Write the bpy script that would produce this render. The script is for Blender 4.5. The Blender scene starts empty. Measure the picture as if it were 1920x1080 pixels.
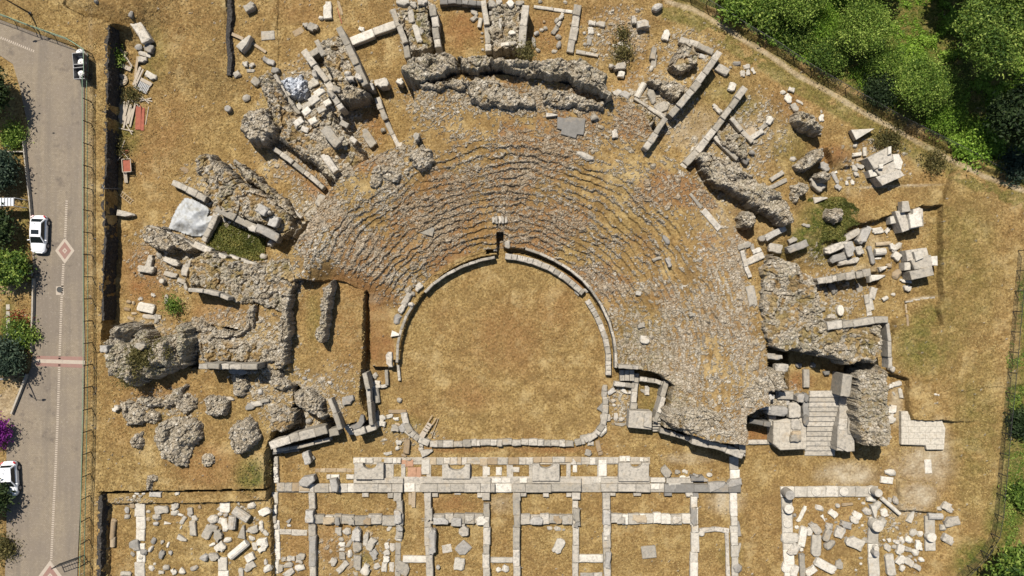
import bpy, math, random
import numpy as np
from mathutils import Vector

# ------------------------------------------------------------------ camera, sky, sun
SC = bpy.context.scene
COL = SC.collection
S = 0.0625            # metres per photo pixel on the excavation floor
HC = 93.3             # flying height of the drone above that floor
cam_d = bpy.data.cameras.new('camera')
cam_d.sensor_width = 36.0
cam_d.lens = 18.0 / (60.0 / HC)
cam_d.clip_start = 1.0
cam_d.clip_end = 6000.0
cam = bpy.data.objects.new('camera', cam_d)
cam.location = (0, 0, HC)
COL.objects.link(cam)
SC.camera = cam

SUN_EL = math.radians(60.0)
SUN_AZ = math.atan2(-0.40, 0.916)          # from the north-west, clockwise angle from +Y
world = bpy.data.worlds.new('World')
SC.world = world
world.use_nodes = True
wn = world.node_tree
sky = wn.nodes.new('ShaderNodeTexSky')
sky.sky_type = 'NISHITA'
sky.sun_disc = False
sky.sun_elevation = SUN_EL
sky.sun_rotation = SUN_AZ
bg = wn.nodes['Background']
bg.inputs['Strength'].default_value = 0.07
wn.links.new(sky.outputs[0], bg.inputs['Color'])
sun_d = bpy.data.lights.new('sun', 'SUN')
sun_d.energy = 5.0
sun_d.angle = math.radians(0.5)
sun_d.color = (1.0, 0.94, 0.845)
sun = bpy.data.objects.new('sun', sun_d)
ldir = Vector((-math.sin(SUN_AZ) * math.cos(SUN_EL), -math.cos(SUN_AZ) * math.cos(SUN_EL), -math.sin(SUN_EL)))
sun.rotation_euler = ldir.to_track_quat('-Z', 'Y').to_euler()
sun.location = (-20, 40, 80)
COL.objects.link(sun)
SC.view_settings.view_transform = 'Standard'
SC.view_settings.look = 'None'
SC.view_settings.gamma = 1.0
SC.view_settings.exposure = 0.46
SC.cycles.diffuse_bounces = 1
SC.cycles.max_bounces = 6

# ------------------------------------------------------------------ helpers
def P(px, py, z=0.0):
    """plan position of a point of height z seen at a place of the aerial survey"""
    k = S * (HC - z) / HC
    return ((px - 960.0) * k, (540.0 - py) * k)

def PL(poly, z=0.0):
    return [P(a, b, z) for a, b in poly]

def pts(s):
    v = [float(t) for t in s.replace(';', ' ').replace(',', ' ').split()]
    return [(v[i], v[i + 1]) for i in range(0, len(v), 2)]

def smooth(t):
    t = np.clip(t, 0, 1)
    return t * t * (3 - 2 * t)

def _h(ix, iy, seed):
    n = (ix.astype(np.int64) * 374761393 + iy.astype(np.int64) * 668265263 + seed * 1274126177) & 0xffffffff
    n = ((n ^ (n >> 13)) * 1274126177) & 0xffffffff
    n = ((n ^ (n >> 16)) * 2246822519) & 0xffffffff
    return ((n ^ (n >> 15)) & 0xffffff) / float(0xffffff)

def vnoise(x, y, seed=0):
    ix = np.floor(x); iy = np.floor(y)
    fx = smooth(x - ix); fy = smooth(y - iy)
    a = _h(ix, iy, seed); b = _h(ix + 1, iy, seed); c = _h(ix, iy + 1, seed); d = _h(ix + 1, iy + 1, seed)
    return (a * (1 - fx) + b * fx) * (1 - fy) + (c * (1 - fx) + d * fx) * fy

def fbm(x, y, octv=4, seed=0):
    s = 0; a = 0.5; t = 0
    for o in range(octv):
        s = s + a * vnoise(x * 2 ** o + 17.3 * o, y * 2 ** o - 9.1 * o, seed + o); t += a; a *= 0.5
    return s / t - 0.5

def cobble(x, y, size, seed):
    """loose stones: returns dome height 0..1, random id, gap"""
    gx = x / size; gy = y / size
    ix = np.floor(gx); iy = np.floor(gy)
    f1 = np.full(x.shape, 9.0); f2 = np.full(x.shape, 9.0); idr = np.zeros(x.shape)
    for dx in (-1, 0, 1):
        for dy in (-1, 0, 1):
            cx = ix + dx; cy = iy + dy
            jx = cx + 0.1 + 0.8 * _h(cx, cy, seed); jy = cy + 0.1 + 0.8 * _h(cx, cy, seed + 1)
            r = _h(cx, cy, seed + 2)
            ax = gx - jx; ay = gy - jy
            an = _h(cx, cy, seed + 3) * 3.1416
            ca = np.cos(an); sa = np.sin(an)
            d = np.sqrt((ax * ca + ay * sa) ** 2 * 0.72 + (ay * ca - ax * sa) ** 2 * 1.35) + 0.22 * (1 - r)
            m = d < f1
            f2 = np.where(m, f1, np.minimum(f2, d)); idr = np.where(m, r, idr); f1 = np.where(m, d, f1)
    edge = np.clip((f2 - f1) / 0.28, 0, 1)
    dome = np.sqrt(edge) * np.clip(1.15 - f1, 0, 1)
    return dome, idr, edge

def sdf(x, y, poly, margin):
    """signed distance, positive inside; only near the polygon"""
    P_ = np.array(poly)
    d = np.full(x.shape, -margin * 1.0)
    idx = np.where((x > P_[:, 0].min() - margin) & (x < P_[:, 0].max() + margin) & (y > P_[:, 1].min() - margin) & (y < P_[:, 1].max() + margin))
    if len(idx[0]) == 0: return d
    qx = x[idx]; qy = y[idx]
    dd = np.full(qx.shape, 1e9); ins = np.zeros(qx.shape, bool)
    n = len(P_)
    for i in range(n):
        ax, ay = P_[i]; bx, by = P_[(i + 1) % n]
        ex = bx - ax; ey = by - ay
        t = np.clip(((qx - ax) * ex + (qy - ay) * ey) / (ex * ex + ey * ey + 1e-9), 0, 1)
        dd = np.minimum(dd, (qx - ax - t * ex) ** 2 + (qy - ay - t * ey) ** 2)
        if ay != by:
            c = ((ay > qy) != (by > qy)) & (qx < (bx - ax) * (qy - ay) / (by - ay) + ax)
            ins ^= c
    dd = np.sqrt(dd)
    d[idx] = np.maximum(np.where(ins, dd, -dd), -margin)
    return d

def tag(o, label=None, cat=None, group=None, kind=None):
    if label: o['label'] = label
    if cat: o['category'] = cat
    if group: o['group'] = group
    if kind: o['kind'] = kind
    return o

def mesh_np(name, V, F, mat, attrs=None, parent=None, smooth_sh=False):
    V = np.asarray(V, np.float32); F = np.asarray(F, np.int32)
    me = bpy.data.meshes.new(name)
    me.vertices.add(len(V)); me.vertices.foreach_set('co', V.ravel())
    k = F.shape[1]
    me.loops.add(F.size); me.loops.foreach_set('vertex_index', F.ravel())
    me.polygons.add(len(F)); me.polygons.foreach_set('loop_start', np.arange(0, F.size, k, dtype=np.int32))
    me.update(calc_edges=True)
    if attrs:
        for an, av in attrs.items():
            av = np.asarray(av, np.float32)
            if av.ndim == 1:
                me.attributes.new(an, 'FLOAT', 'POINT').data.foreach_set('value', av)
            else:
                me.attributes.new(an, 'FLOAT_COLOR', 'POINT').data.foreach_set('color', np.ascontiguousarray(av).ravel())
    me.polygons.foreach_set('use_smooth', np.full(len(F), smooth_sh))
    me.materials.append(mat)
    o = bpy.data.objects.new(name, me)
    COL.objects.link(o)
    if parent: o.parent = parent
    return o

class MB:
    def __init__(s): s.v = []; s.f = []; s.t = []
    def add(s, v, f, tint=0.5):
        b = len(s.v); s.v += v; s.t += [tint] * len(v)
        s.f += [tuple(b + i for i in q) for q in f]
    def box(s, x0, x1, y0, y1, z0, z1, tint=0.5, rz=0.0, c=(0, 0)):
        v = [(x, y, z) for z in (z0, z1) for x, y in ((x0, y0), (x1, y0), (x1, y1), (x0, y1))]
        if rz:
            ca, sa = math.cos(rz), math.sin(rz); v = [(c[0] + x * ca - y * sa, c[1] + x * sa + y * ca, z) for x, y, z in v]
        elif c != (0, 0): v = [(x + c[0], y + c[1], z) for x, y, z in v]
        s.add(v, [(3, 2, 1, 0), (4, 5, 6, 7), (0, 1, 5, 4), (1, 2, 6, 5), (2, 3, 7, 6), (3, 0, 4, 7)], tint)
    def bar(s, a, b, w, h=None, tint=0.5):
        a = Vector(a); b = Vector(b); d = (b - a).normalized()
        u = d.cross(Vector((0, 0, 1)))
        u = Vector((1, 0, 0)) if u.length < 1e-3 else u.normalized()
        n = u.cross(d); h = h or w
        v = []
        for q in (a, b):
            for i, j in ((-1, -1), (1, -1), (1, 1), (-1, 1)):
                v.append(tuple(q + u * (w / 2 * i) + n * (h / 2 * j)))
        s.add(v, [(0, 1, 2, 3), (7, 6, 5, 4), (4, 5, 1, 0), (5, 6, 2, 1), (6, 7, 3, 2), (7, 4, 0, 3)], tint)
    def tube(s, path, radii, n=8, tint=0.5, caps=True):
        rings = []
        for i, p in enumerate(path):
            p = Vector(p); q0 = Vector(path[max(i - 1, 0)]); q1 = Vector(path[min(i + 1, len(path) - 1)])
            d = (q1 - q0).normalized()
            u = d.cross(Vector((0.31, 0.17, 0.93)))
            u = u.normalized() if u.length > 1e-3 else Vector((1, 0, 0))
            w = d.cross(u)
            r = radii[i] if hasattr(radii, '__len__') else radii
            rings.append([tuple(p + (u * math.cos(2 * math.pi * k / n) + w * math.sin(2 * math.pi * k / n)) * r) for k in range(n)])
        v = [q for r in rings for q in r]; f = []
        for i in range(len(path) - 1):
            for k in range(n):
                f.append((i * n + k, i * n + (k + 1) % n, (i + 1) * n + (k + 1) % n, (i + 1) * n + k))
        if caps:
            f.append(tuple(range(n - 1, -1, -1))); f.append(tuple((len(path) - 1) * n + k for k in range(n)))
        s.add(v, f, tint)
    def build(s, name, mat, parent=None, smooth_sh=False, loc=None):
        v = s.v
        if loc is not None: v = [(x - loc[0], y - loc[1], z - loc[2]) for x, y, z in v]
        me = bpy.data.meshes.new(name)
        me.from_pydata(v, [], s.f); me.update()
        me.attributes.new('tint', 'FLOAT', 'POINT').data.foreach_set('value', np.array(s.t, np.float32))
        if smooth_sh: me.polygons.foreach_set('use_smooth', np.ones(len(me.polygons), bool))
        me.materials.append(mat)
        o = bpy.data.objects.new(name, me); COL.objects.link(o)
        if loc is not None: o.location = loc
        if parent: o.parent = parent
        return o

def empty(name, loc, rz=0.0, label=None, cat=None, group=None):
    o = bpy.data.objects.new(name, None); COL.objects.link(o)
    o.location = loc; o.rotation_euler = (0, 0, rz); o.empty_display_size = 0.3
    return tag(o, label, cat, group)

def copy_tree(o, parent=None):
    c = o.copy(); COL.objects.link(c)
    if parent: c.parent = parent
    for ch in list(o.children): copy_tree(ch, c)
    return c

# ------------------------------------------------------------------ materials
class NT:
    def __init__(s, name):
        s.m = bpy.data.materials.new(name); s.m.use_nodes = True
        s.t = s.m.node_tree; s.b = s.t.nodes['Principled BSDF']
        s.b.inputs['Roughness'].default_value = 0.9
        s.b.inputs['Specular IOR Level'].default_value = 0.15
    def new(s, k, **kw):
        n = s.t.nodes.new(k)
        for a, v in kw.items(): setattr(n, a, v)
        return n
    def put(s, sock, v):
        if hasattr(v, 'is_output'): s.t.links.new(v, sock)
        else:
            if isinstance(v, tuple) and len(v) == 3: v = v + (1.0,)
            sock.default_value = v
    def pos(s): return s.new('ShaderNodeNewGeometry').outputs['Position']
    def noise(s, sc, det=4, rough=0.55, vec=None, dist=0.0):
        n = s.new('ShaderNodeTexNoise'); s.put(n.inputs['Vector'], vec or s.pos())
        n.inputs['Scale'].default_value = sc; n.inputs['Detail'].default_value = det; n.inputs['Roughness'].default_value = rough; n.inputs['Distortion'].default_value = dist
        return n.outputs['Fac']
    def voro(s, sc, feature='F1', out='Distance', vec=None):
        n = s.new('ShaderNodeTexVoronoi'); n.feature = feature; s.put(n.inputs['Vector'], vec or s.pos()); n.inputs['Scale'].default_value = sc
        return n.outputs[out]
    def ramp(s, fac, stops):
        n = s.new('ShaderNodeValToRGB'); s.put(n.inputs[0], fac); e = n.color_ramp.elements
        while len(e) < len(stops): e.new(0.5)
        for i, (p, c) in enumerate(stops):
            e[i].position = p; e[i].color = (c if isinstance(c, tuple) else (c, c, c)) + (1.0,)
        return n.outputs[0]
    def mix(s, fac, a, b, mode='MIX'):
        n = s.new('ShaderNodeMix'); n.data_type = 'RGBA'; n.blend_type = mode
        s.put(n.inputs[0], fac); s.put(n.inputs[6], a); s.put(n.inputs[7], b)
        return n.outputs[2]
    def math(s, op, a, b=0.0, clamp=False):
        n = s.new('ShaderNodeMath'); n.operation = op; n.use_clamp = clamp; s.put(n.inputs[0], a); s.put(n.inputs[1], b)
        return n.outputs[0]
    def attr(s, name, out='Fac'):
        n = s.new('ShaderNodeAttribute'); n.attribute_name = name
        return n.outputs[out]
    def sep(s, c):
        n = s.new('ShaderNodeSeparateColor'); s.put(n.inputs[0], c)
        return n.outputs
    def bump(s, h, strength=0.5, dist=0.1):
        n = s.new('ShaderNodeBump'); s.put(n.inputs['Height'], h); n.inputs['Strength'].default_value = strength; n.inputs['Distance'].default_value = dist
        s.t.links.new(n.outputs[0], s.b.inputs['Normal'])
    def color(s, c): s.put(s.b.inputs['Base Color'], c); return s

def plain(name, c, rough=0.6, metal=0.0, spec=0.4, var=0.12, scale=3.0):
    n = NT(name)
    f = n.noise(scale, 5)
    n.color(n.mix(f, tuple(x * (1 - var) for x in c), tuple(min(1, x * (1 + var)) for x in c)))
    n.b.inputs['Roughness'].default_value = rough; n.b.inputs['Metallic'].default_value = metal; n.b.inputs['Specular IOR Level'].default_value = spec
    return n.m

def ruin_ground(name):
    """dry grass, soil, greenery and loose stones, mixed by what the surface carries"""
    n = NT(name)
    big = n.noise(0.11, 4, 0.6); mid = n.noise(0.75, 5, 0.62); fine = n.noise(4.2, 6, 0.72); grain = n.noise(17.0, 3, 0.7)
    straw = n.ramp(mid, [(0.28, (0.145, 0.094, 0.034)), (0.44, (0.26, 0.174, 0.064)), (0.58, (0.34, 0.236, 0.092)), (0.75, (0.425, 0.312, 0.138))])
    straw2 = n.ramp(mid, [(0.3, (0.165, 0.096, 0.036)), (0.5, (0.275, 0.172, 0.063)), (0.72, (0.375, 0.255, 0.108))])
    base = n.mix(n.ramp(big, [(0.40, 0.0), (0.60, 1.0)]), straw, straw2)
    base = n.mix(n.ramp(fine, [(0.34, 1.0), (0.54, 0.0)]), base, (0.105, 0.06, 0.021))
    base = n.mix(n.ramp(n.noise(2.0, 6, 0.7), [(0.50, 0.0), (0.66, 0.55)]), base, (0.13, 0.085, 0.03))
    base = n.mix(n.ramp(fine, [(0.55, 0.0), (0.74, 0.65)]), base, (0.53, 0.40, 0.20))
    pt = n.noise(0.3, 6, 0.68)
    base = n.mix(n.ramp(pt, [(0.34, 0.65), (0.50, 0.0)]), base, (0.175, 0.11, 0.042))
    base = n.mix(n.ramp(pt, [(0.53, 0.0), (0.68, 0.65)]), base, (0.44, 0.335, 0.165))
    ms = n.sep(n.attr('mask', 'Color'))
    stone_m, green_m, soil_m = ms[0], ms[1], ms[2]
    pale_m = n.attr('pale')
    soil = n.ramp(fine, [(0.3, (0.13, 0.058, 0.022)), (0.55, (0.235, 0.115, 0.043)), (0.75, (0.33, 0.19, 0.085))])
    base = n.mix(n.math('MULTIPLY', soil_m, n.ramp(mid, [(0.30, 0.45), (0.6, 1.0)])), base, soil)
    pale = n.ramp(fine, [(0.3, (0.30, 0.235, 0.15)), (0.6, (0.43, 0.37, 0.27)), (0.8, (0.52, 0.47, 0.38))])
    base = n.mix(n.math('MULTIPLY', pale_m, n.ramp(mid, [(0.32, 0.35), (0.62, 1.0)])), base, pale)
    green = n.ramp(fine, [(0.3, (0.018, 0.035, 0.008)), (0.5, (0.07, 0.088, 0.015)), (0.66, (0.165, 0.155, 0.03)), (0.82, (0.30, 0.235, 0.07))])
    base = n.mix(n.math('MULTIPLY', green_m, n.ramp(n.noise(1.1, 5, 0.65), [(0.30, 0.25), (0.52, 1.0)])), base, green)
    dust = n.math('MULTIPLY', n.ramp(grain, [(0.57, 0.0), (0.7, 0.5)]), 1.0)
    base = n.mix(dust, base, (0.40, 0.33, 0.22))
    tint = n.attr('tint')
    vc = n.sep(n.voro(3.0, 'F1', 'Color'))[0]; ve = n.voro(3.0, 'DISTANCE_TO_EDGE'); vf = n.sep(n.voro(7.5, 'F1', 'Color'))[1]
    tv = n.math('ADD', n.math('MULTIPLY', tint, 0.45), n.math('ADD', n.math('MULTIPLY', vc, 0.33), n.math('MULTIPLY', vf, 0.22)))
    rock = n.ramp(tv, [(0.12, (0.205, 0.166, 0.112)), (0.34, (0.325, 0.275, 0.20)), (0.56, (0.425, 0.372, 0.288)), (0.74, (0.515, 0.466, 0.382)), (0.92, (0.64, 0.60, 0.52))])
    rock = n.mix(n.ramp(n.noise(2.3, 6, 0.7), [(0.46, 0.0), (0.70, 0.5)]), rock, (0.27, 0.238, 0.19))
    rock = n.mix(n.ramp(n.noise(0.9, 5, 0.6), [(0.52, 0.0), (0.72, 0.35)]), rock, (0.34, 0.265, 0.165))
    rock = n.mix(n.ramp(grain, [(0.58, 0.0), (0.74, 0.5)]), rock, (0.60, 0.58, 0.53))
    rock = n.mix(n.ramp(n.noise(9.0, 3, 0.7), [(0.30, 0.7), (0.42, 0.0)]), rock, (0.15, 0.122, 0.09))
    rock = n.mix(n.ramp(ve, [(0.0, 0.45), (0.06, 0.0)]), rock, (0.17, 0.135, 0.09))
    rock = n.mix(n.math('MULTIPLY', soil_m, n.ramp(n.noise(1.4, 5, 0.7), [(0.34, 0.15), (0.60, 0.8)])), rock, (0.275, 0.188, 0.105))
    rock = n.mix(n.math('MULTIPLY', green_m, n.ramp(n.noise(2.1, 5, 0.65), [(0.44, 0.0), (0.56, 0.85)])), rock, (0.10, 0.105, 0.028))
    n.color(n.mix(stone_m, base, rock))
    hb = n.math('ADD', n.math('ADD', n.math('MULTIPLY', fine, 1.0), n.math('MULTIPLY', grain, 0.5)), n.math('MULTIPLY', n.math('MULTIPLY', n.math('MINIMUM', ve, 0.16), stone_m), 4.0))
    n.bump(hb, 0.95, 0.14)
    n.b.inputs['Specular IOR Level'].default_value = 0.05
    return n.m

def stone_mat(name, lo, mid_c, hi, lich=0.5, joints=False):
    n = NT(name)
    f = n.noise(1.7, 7, 0.65); g = n.noise(11.0, 4, 0.7); t = n.attr('tint')
    fac = n.math('ADD', n.math('MULTIPLY', f, 0.55), n.math('MULTIPLY', t, 0.45))
    c = n.ramp(fac, [(0.22, lo), (0.5, mid_c), (0.78, hi)])
    c = n.mix(n.ramp(n.noise(3.1, 6, 0.72), [(0.47, 0.0), (0.66, lich + .12)]), c, (0.135, 0.13, 0.12))
    c = n.mix(n.ramp(n.noise(7.0, 5, 0.7), [(0.54, 0.0), (0.70, 0.45)]), c, (0.20, 0.19, 0.165))
    c = n.mix(n.ramp(n.noise(0.8, 5, 0.65), [(0.56, 0.0), (0.72, 0.45)]), c, (0.36, 0.27, 0.16))
    c = n.mix(n.ramp(g, [(0.30, 0.55), (0.44, 0.0)]), c, (0.15, 0.14, 0.13))
    if joints:
        b = n.new('ShaderNodeTexBrick'); n.put(b.inputs['Vector'], n.pos())
        b.inputs['Scale'].default_value = 1.0; b.inputs['Brick Width'].default_value = 1.3; b.inputs['Row Height'].default_value = 0.7; b.inputs['Mortar Size'].default_value = 0.025; b.inputs['Mortar Smooth'].default_value = 0.4
        c = n.mix(n.math('MULTIPLY', b.outputs['Fac'], 0.6), c, (0.13, 0.11, 0.085))
    n.color(c)
    n.bump(n.math('ADD', n.math('MULTIPLY', n.noise(5.0, 6, 0.7), 1.0), n.math('MULTIPLY', g, 0.4)), 0.7, 0.06)
    n.b.inputs['Specular IOR Level'].default_value = 0.1
    return n.m

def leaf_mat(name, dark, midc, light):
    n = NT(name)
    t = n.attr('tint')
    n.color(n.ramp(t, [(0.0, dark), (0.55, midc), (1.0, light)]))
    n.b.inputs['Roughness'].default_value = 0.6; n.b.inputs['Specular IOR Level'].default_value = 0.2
    tr = n.new('ShaderNodeBsdfTranslucent'); c = n.ramp(t, [(0.0, midc), (1.0, light)]); n.put(tr.inputs['Color'], c)
    mx = n.new('ShaderNodeMixShader'); mx.inputs[0].default_value = 0.34
    n.t.links.new(n.b.outputs[0], mx.inputs[1]); n.t.links.new(tr.outputs[0], mx.inputs[2])
    n.t.links.new(mx.outputs[0], n.t.nodes['Material Output'].inputs['Surface'])
    return n.m

M = {}
M['ruin'] = ruin_ground('ruin_ground')
M['w'] = stone_mat('white_marble', (0.304, 0.275, 0.226), (0.478, 0.440, 0.373), (0.626, 0.584, 0.508), 0.35)
M['g'] = stone_mat('grey_limestone', (0.190, 0.176, 0.153), (0.311, 0.289, 0.257), (0.440, 0.414, 0.371), 0.5)
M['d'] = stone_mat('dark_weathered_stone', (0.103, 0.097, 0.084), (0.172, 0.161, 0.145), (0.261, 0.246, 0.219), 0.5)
M['t'] = stone_mat('tan_stone', (0.215, 0.150, 0.086), (0.318, 0.241, 0.150), (0.413, 0.335, 0.232), 0.3)
M['p'] = stone_mat('pale_limestone', (0.230, 0.205, 0.163), (0.358, 0.322, 0.266), (0.497, 0.453, 0.385), 0.6)
M['pj'] = stone_mat('pale_paving', (0.276, 0.235, 0.179), (0.405, 0.362, 0.293), (0.534, 0.489, 0.406), 0.4, True)
M['wood'] = plain('weathered_wood', (0.30, 0.235, 0.16), 0.85, 0, 0.1, 0.4, 6.0)
M['wood2'] = plain('grey_wood', (0.34, 0.29, 0.23), 0.85, 0, 0.1, 0.35, 7.0)
M['rust'] = plain('rusty_red_metal', (0.25, 0.075, 0.045), 0.7, 0.0, 0.2, 0.4, 3.0)
M['iron'] = plain('dark_iron', (0.045, 0.045, 0.043), 0.55, 0.4, 0.4, 0.2)
M['greenpaint'] = plain('green_painted_metal', (0.13, 0.22, 0.13), 0.5, 0.0, 0.4, 0.3)
M['greypaint'] = plain('grey_metal', (0.2, 0.2, 0.2), 0.5, 0.3, 0.4, 0.2)
M['whitepaint'] = plain('white_car_paint', (0.66, 0.67, 0.685), 0.25, 0.0, 0.6, 0.02, 1.0)
M['glass'] = plain('dark_car_glass', (0.012, 0.016, 0.018), 0.08, 0.0, 0.6, 0.2, 1.0)
M['rubber'] = plain('black_rubber', (0.02, 0.02, 0.02), 0.8, 0.0, 0.2, 0.2)
M['alloy'] = plain('grey_alloy', (0.35, 0.35, 0.36), 0.35, 0.6, 0.5, 0.1)
M['black'] = plain('black_plastic', (0.025, 0.025, 0.027), 0.5, 0.0, 0.35, 0.2)
M['red'] = plain('red_lens', (0.42, 0.03, 0.04), 0.3, 0.0, 0.5, 0.1)
M['lens'] = plain('clear_lens', (0.55, 0.57, 0.6), 0.2, 0.0, 0.6, 0.1)
M['white'] = plain('white_plaster', (0.66, 0.65, 0.62), 0.8, 0.0, 0.2, 0.12, 2.0)
M['bark'] = plain('bark', (0.10, 0.075, 0.05), 0.95, 0.0, 0.1, 0.35, 5.0)
M['brick'] = plain('red_brick', (0.33, 0.19, 0.12), 0.9, 0.0, 0.1, 0.35, 4.0)

# ------------------------------------------------------------------ terrain
CAVP = pts('546,478 575,440 600,398 625,360 660,322 700,300 755,280 775,240 780,180 860,150 1000,150 1140,185 1200,215 1232,280 1290,330 1350,400 1388,455 1385,530 1400,620 1428,690 1432,755 1392,775 1393,828 1340,825 1290,812 1240,800 1250,770 1262,722 1235,700 1200,695 1155,690 1157,640 1150,605 1128,566 1092,522 1036,484 985,466 945,462 930,466 900,474 855,492 808,522 778,552 760,580 742,640 738,690 690,690 686,545 640,528 560,524')
CAV = PL(CAVP, 3.0)
CX, CY = P(947, 673, 0)
ROAD = pts('-300,20 0,37 70,63 120,82 150,96 157,112 158,150 157,400 157,560 159,640 157,760 154,860 150,960 146,1040 142,1200 5,1200 12,1000 12,850 18,785 42,726 58,690 63,650 63,520 58,440 56,360 50,320 46,280 52,235 36,160 24,120 0,104 -300,30')

LEV = [  # outline, height of the level, softness of its edge (m)
 ('-300,-300 440,-300 428,0 300,22 235,40 150,35 -300,0', 2.5, 2.6),
 ('1150,185 1330,90 1450,180 1560,360 1540,470 1440,480 1400,760 1370,700 1250,400 1150,260', 2.2, 2.6),
 ('300,-80 431,-80 431,150 300,130', 1.0, 3.0),
 ('431,-80 521,-80 521,146 431,146', 0.15, 0.08),
 ('98,-60 121,-60 123,28 104,31', 1.3, 0.1),
 ('1532,529 1638,510 1644,540 1546,560', -0.9, 0.08),
 ('150,628 370,690 548,692 552,760 512,806 497,850 497,919 300,922 150,926', 2.45, 0.14),
 ('150,926 300,922 500,919 506,1200 150,1200', 1.75, 0.09),
 ('206,942 410,941 508,935 512,1200 206,1200', 1.1, 0.09),
 ('-300,-300 110,-300 120,10 160,30 233,45 205,47 202,150 199,300 196,460 193,602 188,660 -300,660', 2.6, 0.07),
 ('-300,630 172,630 178,760 178,930 -300,930', 2.55, 0.9),
 ('-300,915 180,915 190,925 187,1200 -300,1200', 2.6, 0.09),
 ('1800,740 2100,700 2100,1200 1740,1200 1800,980', 1.1, 2.6),
 ('1767,383 1800,300 2100,300 2100,792 1712,790 1704,770 1704,712 1671,700 1671,640 1680,600 1768,565', 1.1, 0.12),
 ('1562,400 1585,352 1768,345 1772,385 1730,388 1676,402 1618,421', 1.1, 0.12),
 ('1550,275 1598,270 1601,308 1566,318', 1.5, 0.10),
 ('1685,901 1757,905 1760,935 1758,962 1690,957', 0.75, 0.18),
 ('350,500 400,480 480,494 530,490 552,520 548,560 440,560 356,548', 3.1, 0.15),
 ('552,520 640,520 683,535 681,650 674,745 694,790 640,800 610,775 545,712 530,640', 2.2, 0.12),
 ('356,600 400,612 445,620 482,600 482,560 530,550 542,695 372,687', 3.2, 0.10),
 ('356,548 390,546 430,556 484,566 482,612 445,620 400,612 360,600', 3.15, 0.15),
 ('1372,440 1440,468 1445,690 1400,730 1372,690', 5.2, 0.4),
 ('1478,640 1584,640 1584,742 1478,742', 2.0, 0.1),
 ('1410,740 1480,735 1480,770 1420,772', 2.6, 0.3),
 ('1500,300 1700,330 1690,390 1500,380', 0.5, 1.2),
 ('1703,563 1752,557 1760,608 1701,614', 0.3, 0.10),
 ('826,8 908,8 908,97 838,97', 0.0, 0.2),
]
LEVW = [(PL(pts(a), b), b, e) for a, b, e in LEV]
ROADW = PL(ROAD, 2.6)
CHAN_IN, CHAN_OUT = 199 * S, 206.5 * S
PODIUM_Z = 1.15

def terrain(x, y, fine):
    z = 0.35 * fbm(x / 9, y / 9, 3, 5) + 0.16 * fbm(x / 2.1, y / 2.1, 3, 9)
    tuft = 0.11 * fbm(x / 0.42, y / 0.42, 2, 21) + 0.05 * fbm(x / 0.2, y / 0.2, 1, 31)
    jag = 0.42 * fbm(x / 0.9, y / 0.9, 4, 41)
    for poly, val, e in LEVW:
        m = max(1.0, e * 1.5)
        d = sdf(x, y, poly, m) + (jag if e < 0.5 else jag * 1.5)
        w = smooth((d + e) / (2 * e))
        z = z * (1 - w) + (val + 0.35 * (z - np.round(z)) * 0.3) * w
    # --- the curved bank of seats
    dx = x - CX; dy = y - CY
    r = np.hypot(dx, dy); a = np.degrees(np.arctan2(dy, dx))
    rr = r / S
    cd = sdf(x, y, CAV, 2.5) + 1.2 * jag
    wob = 26 * fbm(x / 6.5, y / 6.5, 3, 51) + 15 * fbm(x / 1.2, y / 1.2, 4, 55)
    q = (rr - 206 + wob) / 12.6
    fl = np.floor(q); fr = q - fl
    ruin = np.clip(0.62 + 2.2 * fbm(x / 4, y / 4, 4, 61), 0.0, 0.95)
    q2 = fl + (1 - ruin) * fr + ruin * smooth((fr - 0.78) / 0.2)
    zc = PODIUM_Z + np.clip(q2, 0, 30) * 0.285
    zc = np.minimum(zc, 5.2 + 0.25 * fbm(x / 3, y / 3, 3, 63))
    lw = smooth((a - 146 + 3 * fbm(x / 3, y / 3, 2, 64)) / 12) * (a > 0) + (a < -90)
    zl = 1.0 + 1.5 * smooth((rr - 215) / 150)
    outer = smooth((rr - 350) / 40)
    lw = np.where(a < 160, lw * (1 - 0.75 * outer), lw)
    zc = zc * (1 - lw) + zl * lw
    cw = smooth((cd + 0.06) / 0.12)
    z = z * (1 - cw) + zc * cw
    # orchestra floor, drain channel
    orch = smooth((np.where((a > 92) & (a < 184), 194.0, 206.5) * S - r) / 0.05) * (dy > -2.2)
    z = np.where((orch > 0.5), np.minimum(z, 0.12 + 0.10 * fbm(x / 2, y / 2, 3, 71)), z)
    lring = smooth((rr - 194.5) / 1.2) * (a > 92) * (a < 184) * (rr < 212)
    z = np.where(lring > 0.02, z * (1 - lring) + np.maximum(z, 1.05) * lring, z)
    ch = (rr > 199.5) & (rr < 206) & (a > -10) & (a < 100)
    z = np.where(ch, -0.35, z)
    slot = (np.abs(x - P(938, 0, 1)[0]) < 0.40) & (y > P(0, 480, 1)[1]) & (y < P(0, 436, 1)[1])
    z = np.where(slot, -0.1, z)
    # --- surface masks, looked up where the survey shows them
    k = HC / (HC - z) / S
    u = 960 + x * k; v = 540 - y * k
    return z, tuft, u, v, cw, rr, a, lw

def blob(u, v, cx, cy, rx, ry, rot=0.0):
    c, s = math.cos(math.radians(rot)), math.sin(math.radians(rot))
    dx = (u - cx); dy = (v - cy)
    return smooth(1.35 - np.hypot((dx * c + dy * s) / rx, (dy * c - dx * s) / ry))

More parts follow.
